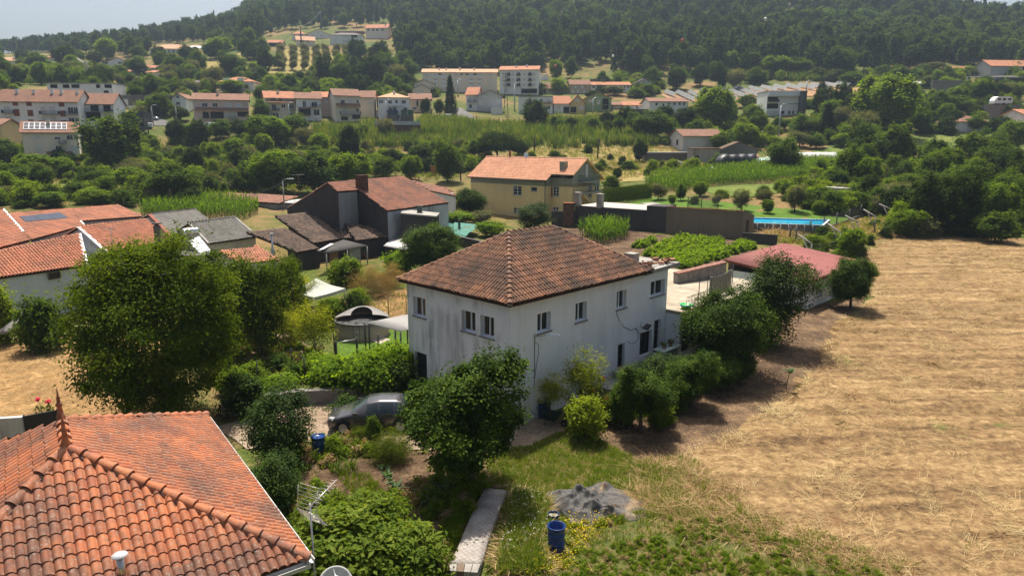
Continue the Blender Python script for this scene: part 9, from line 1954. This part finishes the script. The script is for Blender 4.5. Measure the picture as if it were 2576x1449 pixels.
# walls, boards, small yard things beside the orange roof
def yard():
 a,b = onz(*C0(-60,1330),1.9),onz(*C0(228,1312),1.9); d = (b-a).normalized(); nn = Vector((-d.y,d.x,0))*.12; t = thing('garden_wall','stained white wall with ivy top behind the orange roof','wall',dn(a,0)); MB().slab([a+nn-t.location,a-nn-t.location,b-nn-t.location,b+nn-t.location],2.2).build('wall',wallmat('mossy_white',(.5,.49,.46),(.06,.06,.05),.6,.2,1.5,.8),t)
 c = onz(*C0(572,1248),2.2); d = (c-b).normalized(); nn = Vector((-d.y,d.x,0))*.04; t = thing('sheet_gate','black sheet metal gate between the stained wall and the orange roof','gate',dn(b,0)); MB().slab([b+nn-t.location+d*.05,b-nn-t.location+d*.05,c-nn-t.location,c+nn-t.location],2.1).build('leaf',plain('black_gate',(.02,.022,.024),.6,.3),t)
 for p in (b+d*.05,c): MB().tube([dn(p,0)-t.location,p-t.location+Vector((0,0,.06))],.04,5).build('post',M['iron'],t)
 a,b = onz(*C0(-40,480),1.2),onz(*C0(200,305),2.0); t = thing('leaning_slab','sloping grey concrete slab beside the leafy tree at the village wall','slab',dn(a,0)); w = Vector((.5,.4,0)); MB().slab([a-t.location,b-t.location,b+w-t.location,a+w-t.location],.16).build('slab',M['concrete'],t); MB().tube([b-t.location,(b+Vector((.3,-.2,-.8)))-t.location],.03,5).build('stay',M['iron'],t)
 # roses
 pk = leafmat('pink_petals',(.5,.03,.12),(.65,.06,.18),(.75,.2,.3),.6,.3); wh = FW
 for i,(f,x,y,z) in enumerate(((C2,912,940,1.6),(C2,812,1055,1.1),(C2,942,1142,.8),(C0,382,1150,1.0),(C0,480,1170,.9))):
  p = onz(*f(x,y),z); t = thing('rose_bush',('tall rose stem with the largest deep pink bloom by the white house','rose stem with a deep pink bloom beside the variegated shrub','rose stem with a pale pink bloom under the orange trees','pale pink rose in the dry yard behind the sheet gate','small pink rose nearest the terracotta finial')[i],'rose',dn(p,0)); MB().tube([(0,0,0),(.05,.03,z*.5),(0,0,z)],.012,4).build('stem',LM['mid'],t)
  link('bloom',crown('rose_petals',pk,(.13,.13,.09),12,10,(.06,.06),200+i,outer=.3,cr=.3,fold=.2),t,(0,0,z-.05)); link('foliage',crown('rose_leaf',LM['mid'],(.28,.28,z*.4),16,12,(.09,.06),210+i,cr=.25),t,(0,0,.1))
 p = onz(*C3(205,1015),.6); t = thing('kale_plant','tall single kale plant with pale leaves on the bare soil','plant',p); MB().tube([(0,0,-.1),(.05,0,.35),(.16,.05,.8)],[.03,.025,.02],6).build('stem',plain('kale_stem',(.22,.17,.1),.8,.2),t); link('foliage',blades('kale_top',LM['kale'],16,.5,.2,1.0,77,3,.8,.03,.6),t,(.16,.05,.75))
 t = thing('tv_antenna','television aerial on a rusty mast beside the dark barn gable','antenna',onz(*B1(445,690),3.5)); MB().tube([(0,0,0),(0,0,5.2)],.03,6).build('mast',M['rust'],t); m = MB().tube([(-.9,0,5.1),(.9,.1,5.2)],.015,4)
 for k in range(8): m.tube([(-.85+.22*k,-.35,5.1),(-.85+.22*k,.35,5.12)],.012,4)
 m.build('boom',M['metal'],t)
 tag(MB().tube([(0,0,0),(0,0,3.2)],.035,6).build('iron_pole',M['rust'],None,onz(*B1(395,700),3.6)),'rusty iron pole standing on the ruined shed roof','pole')
yard()
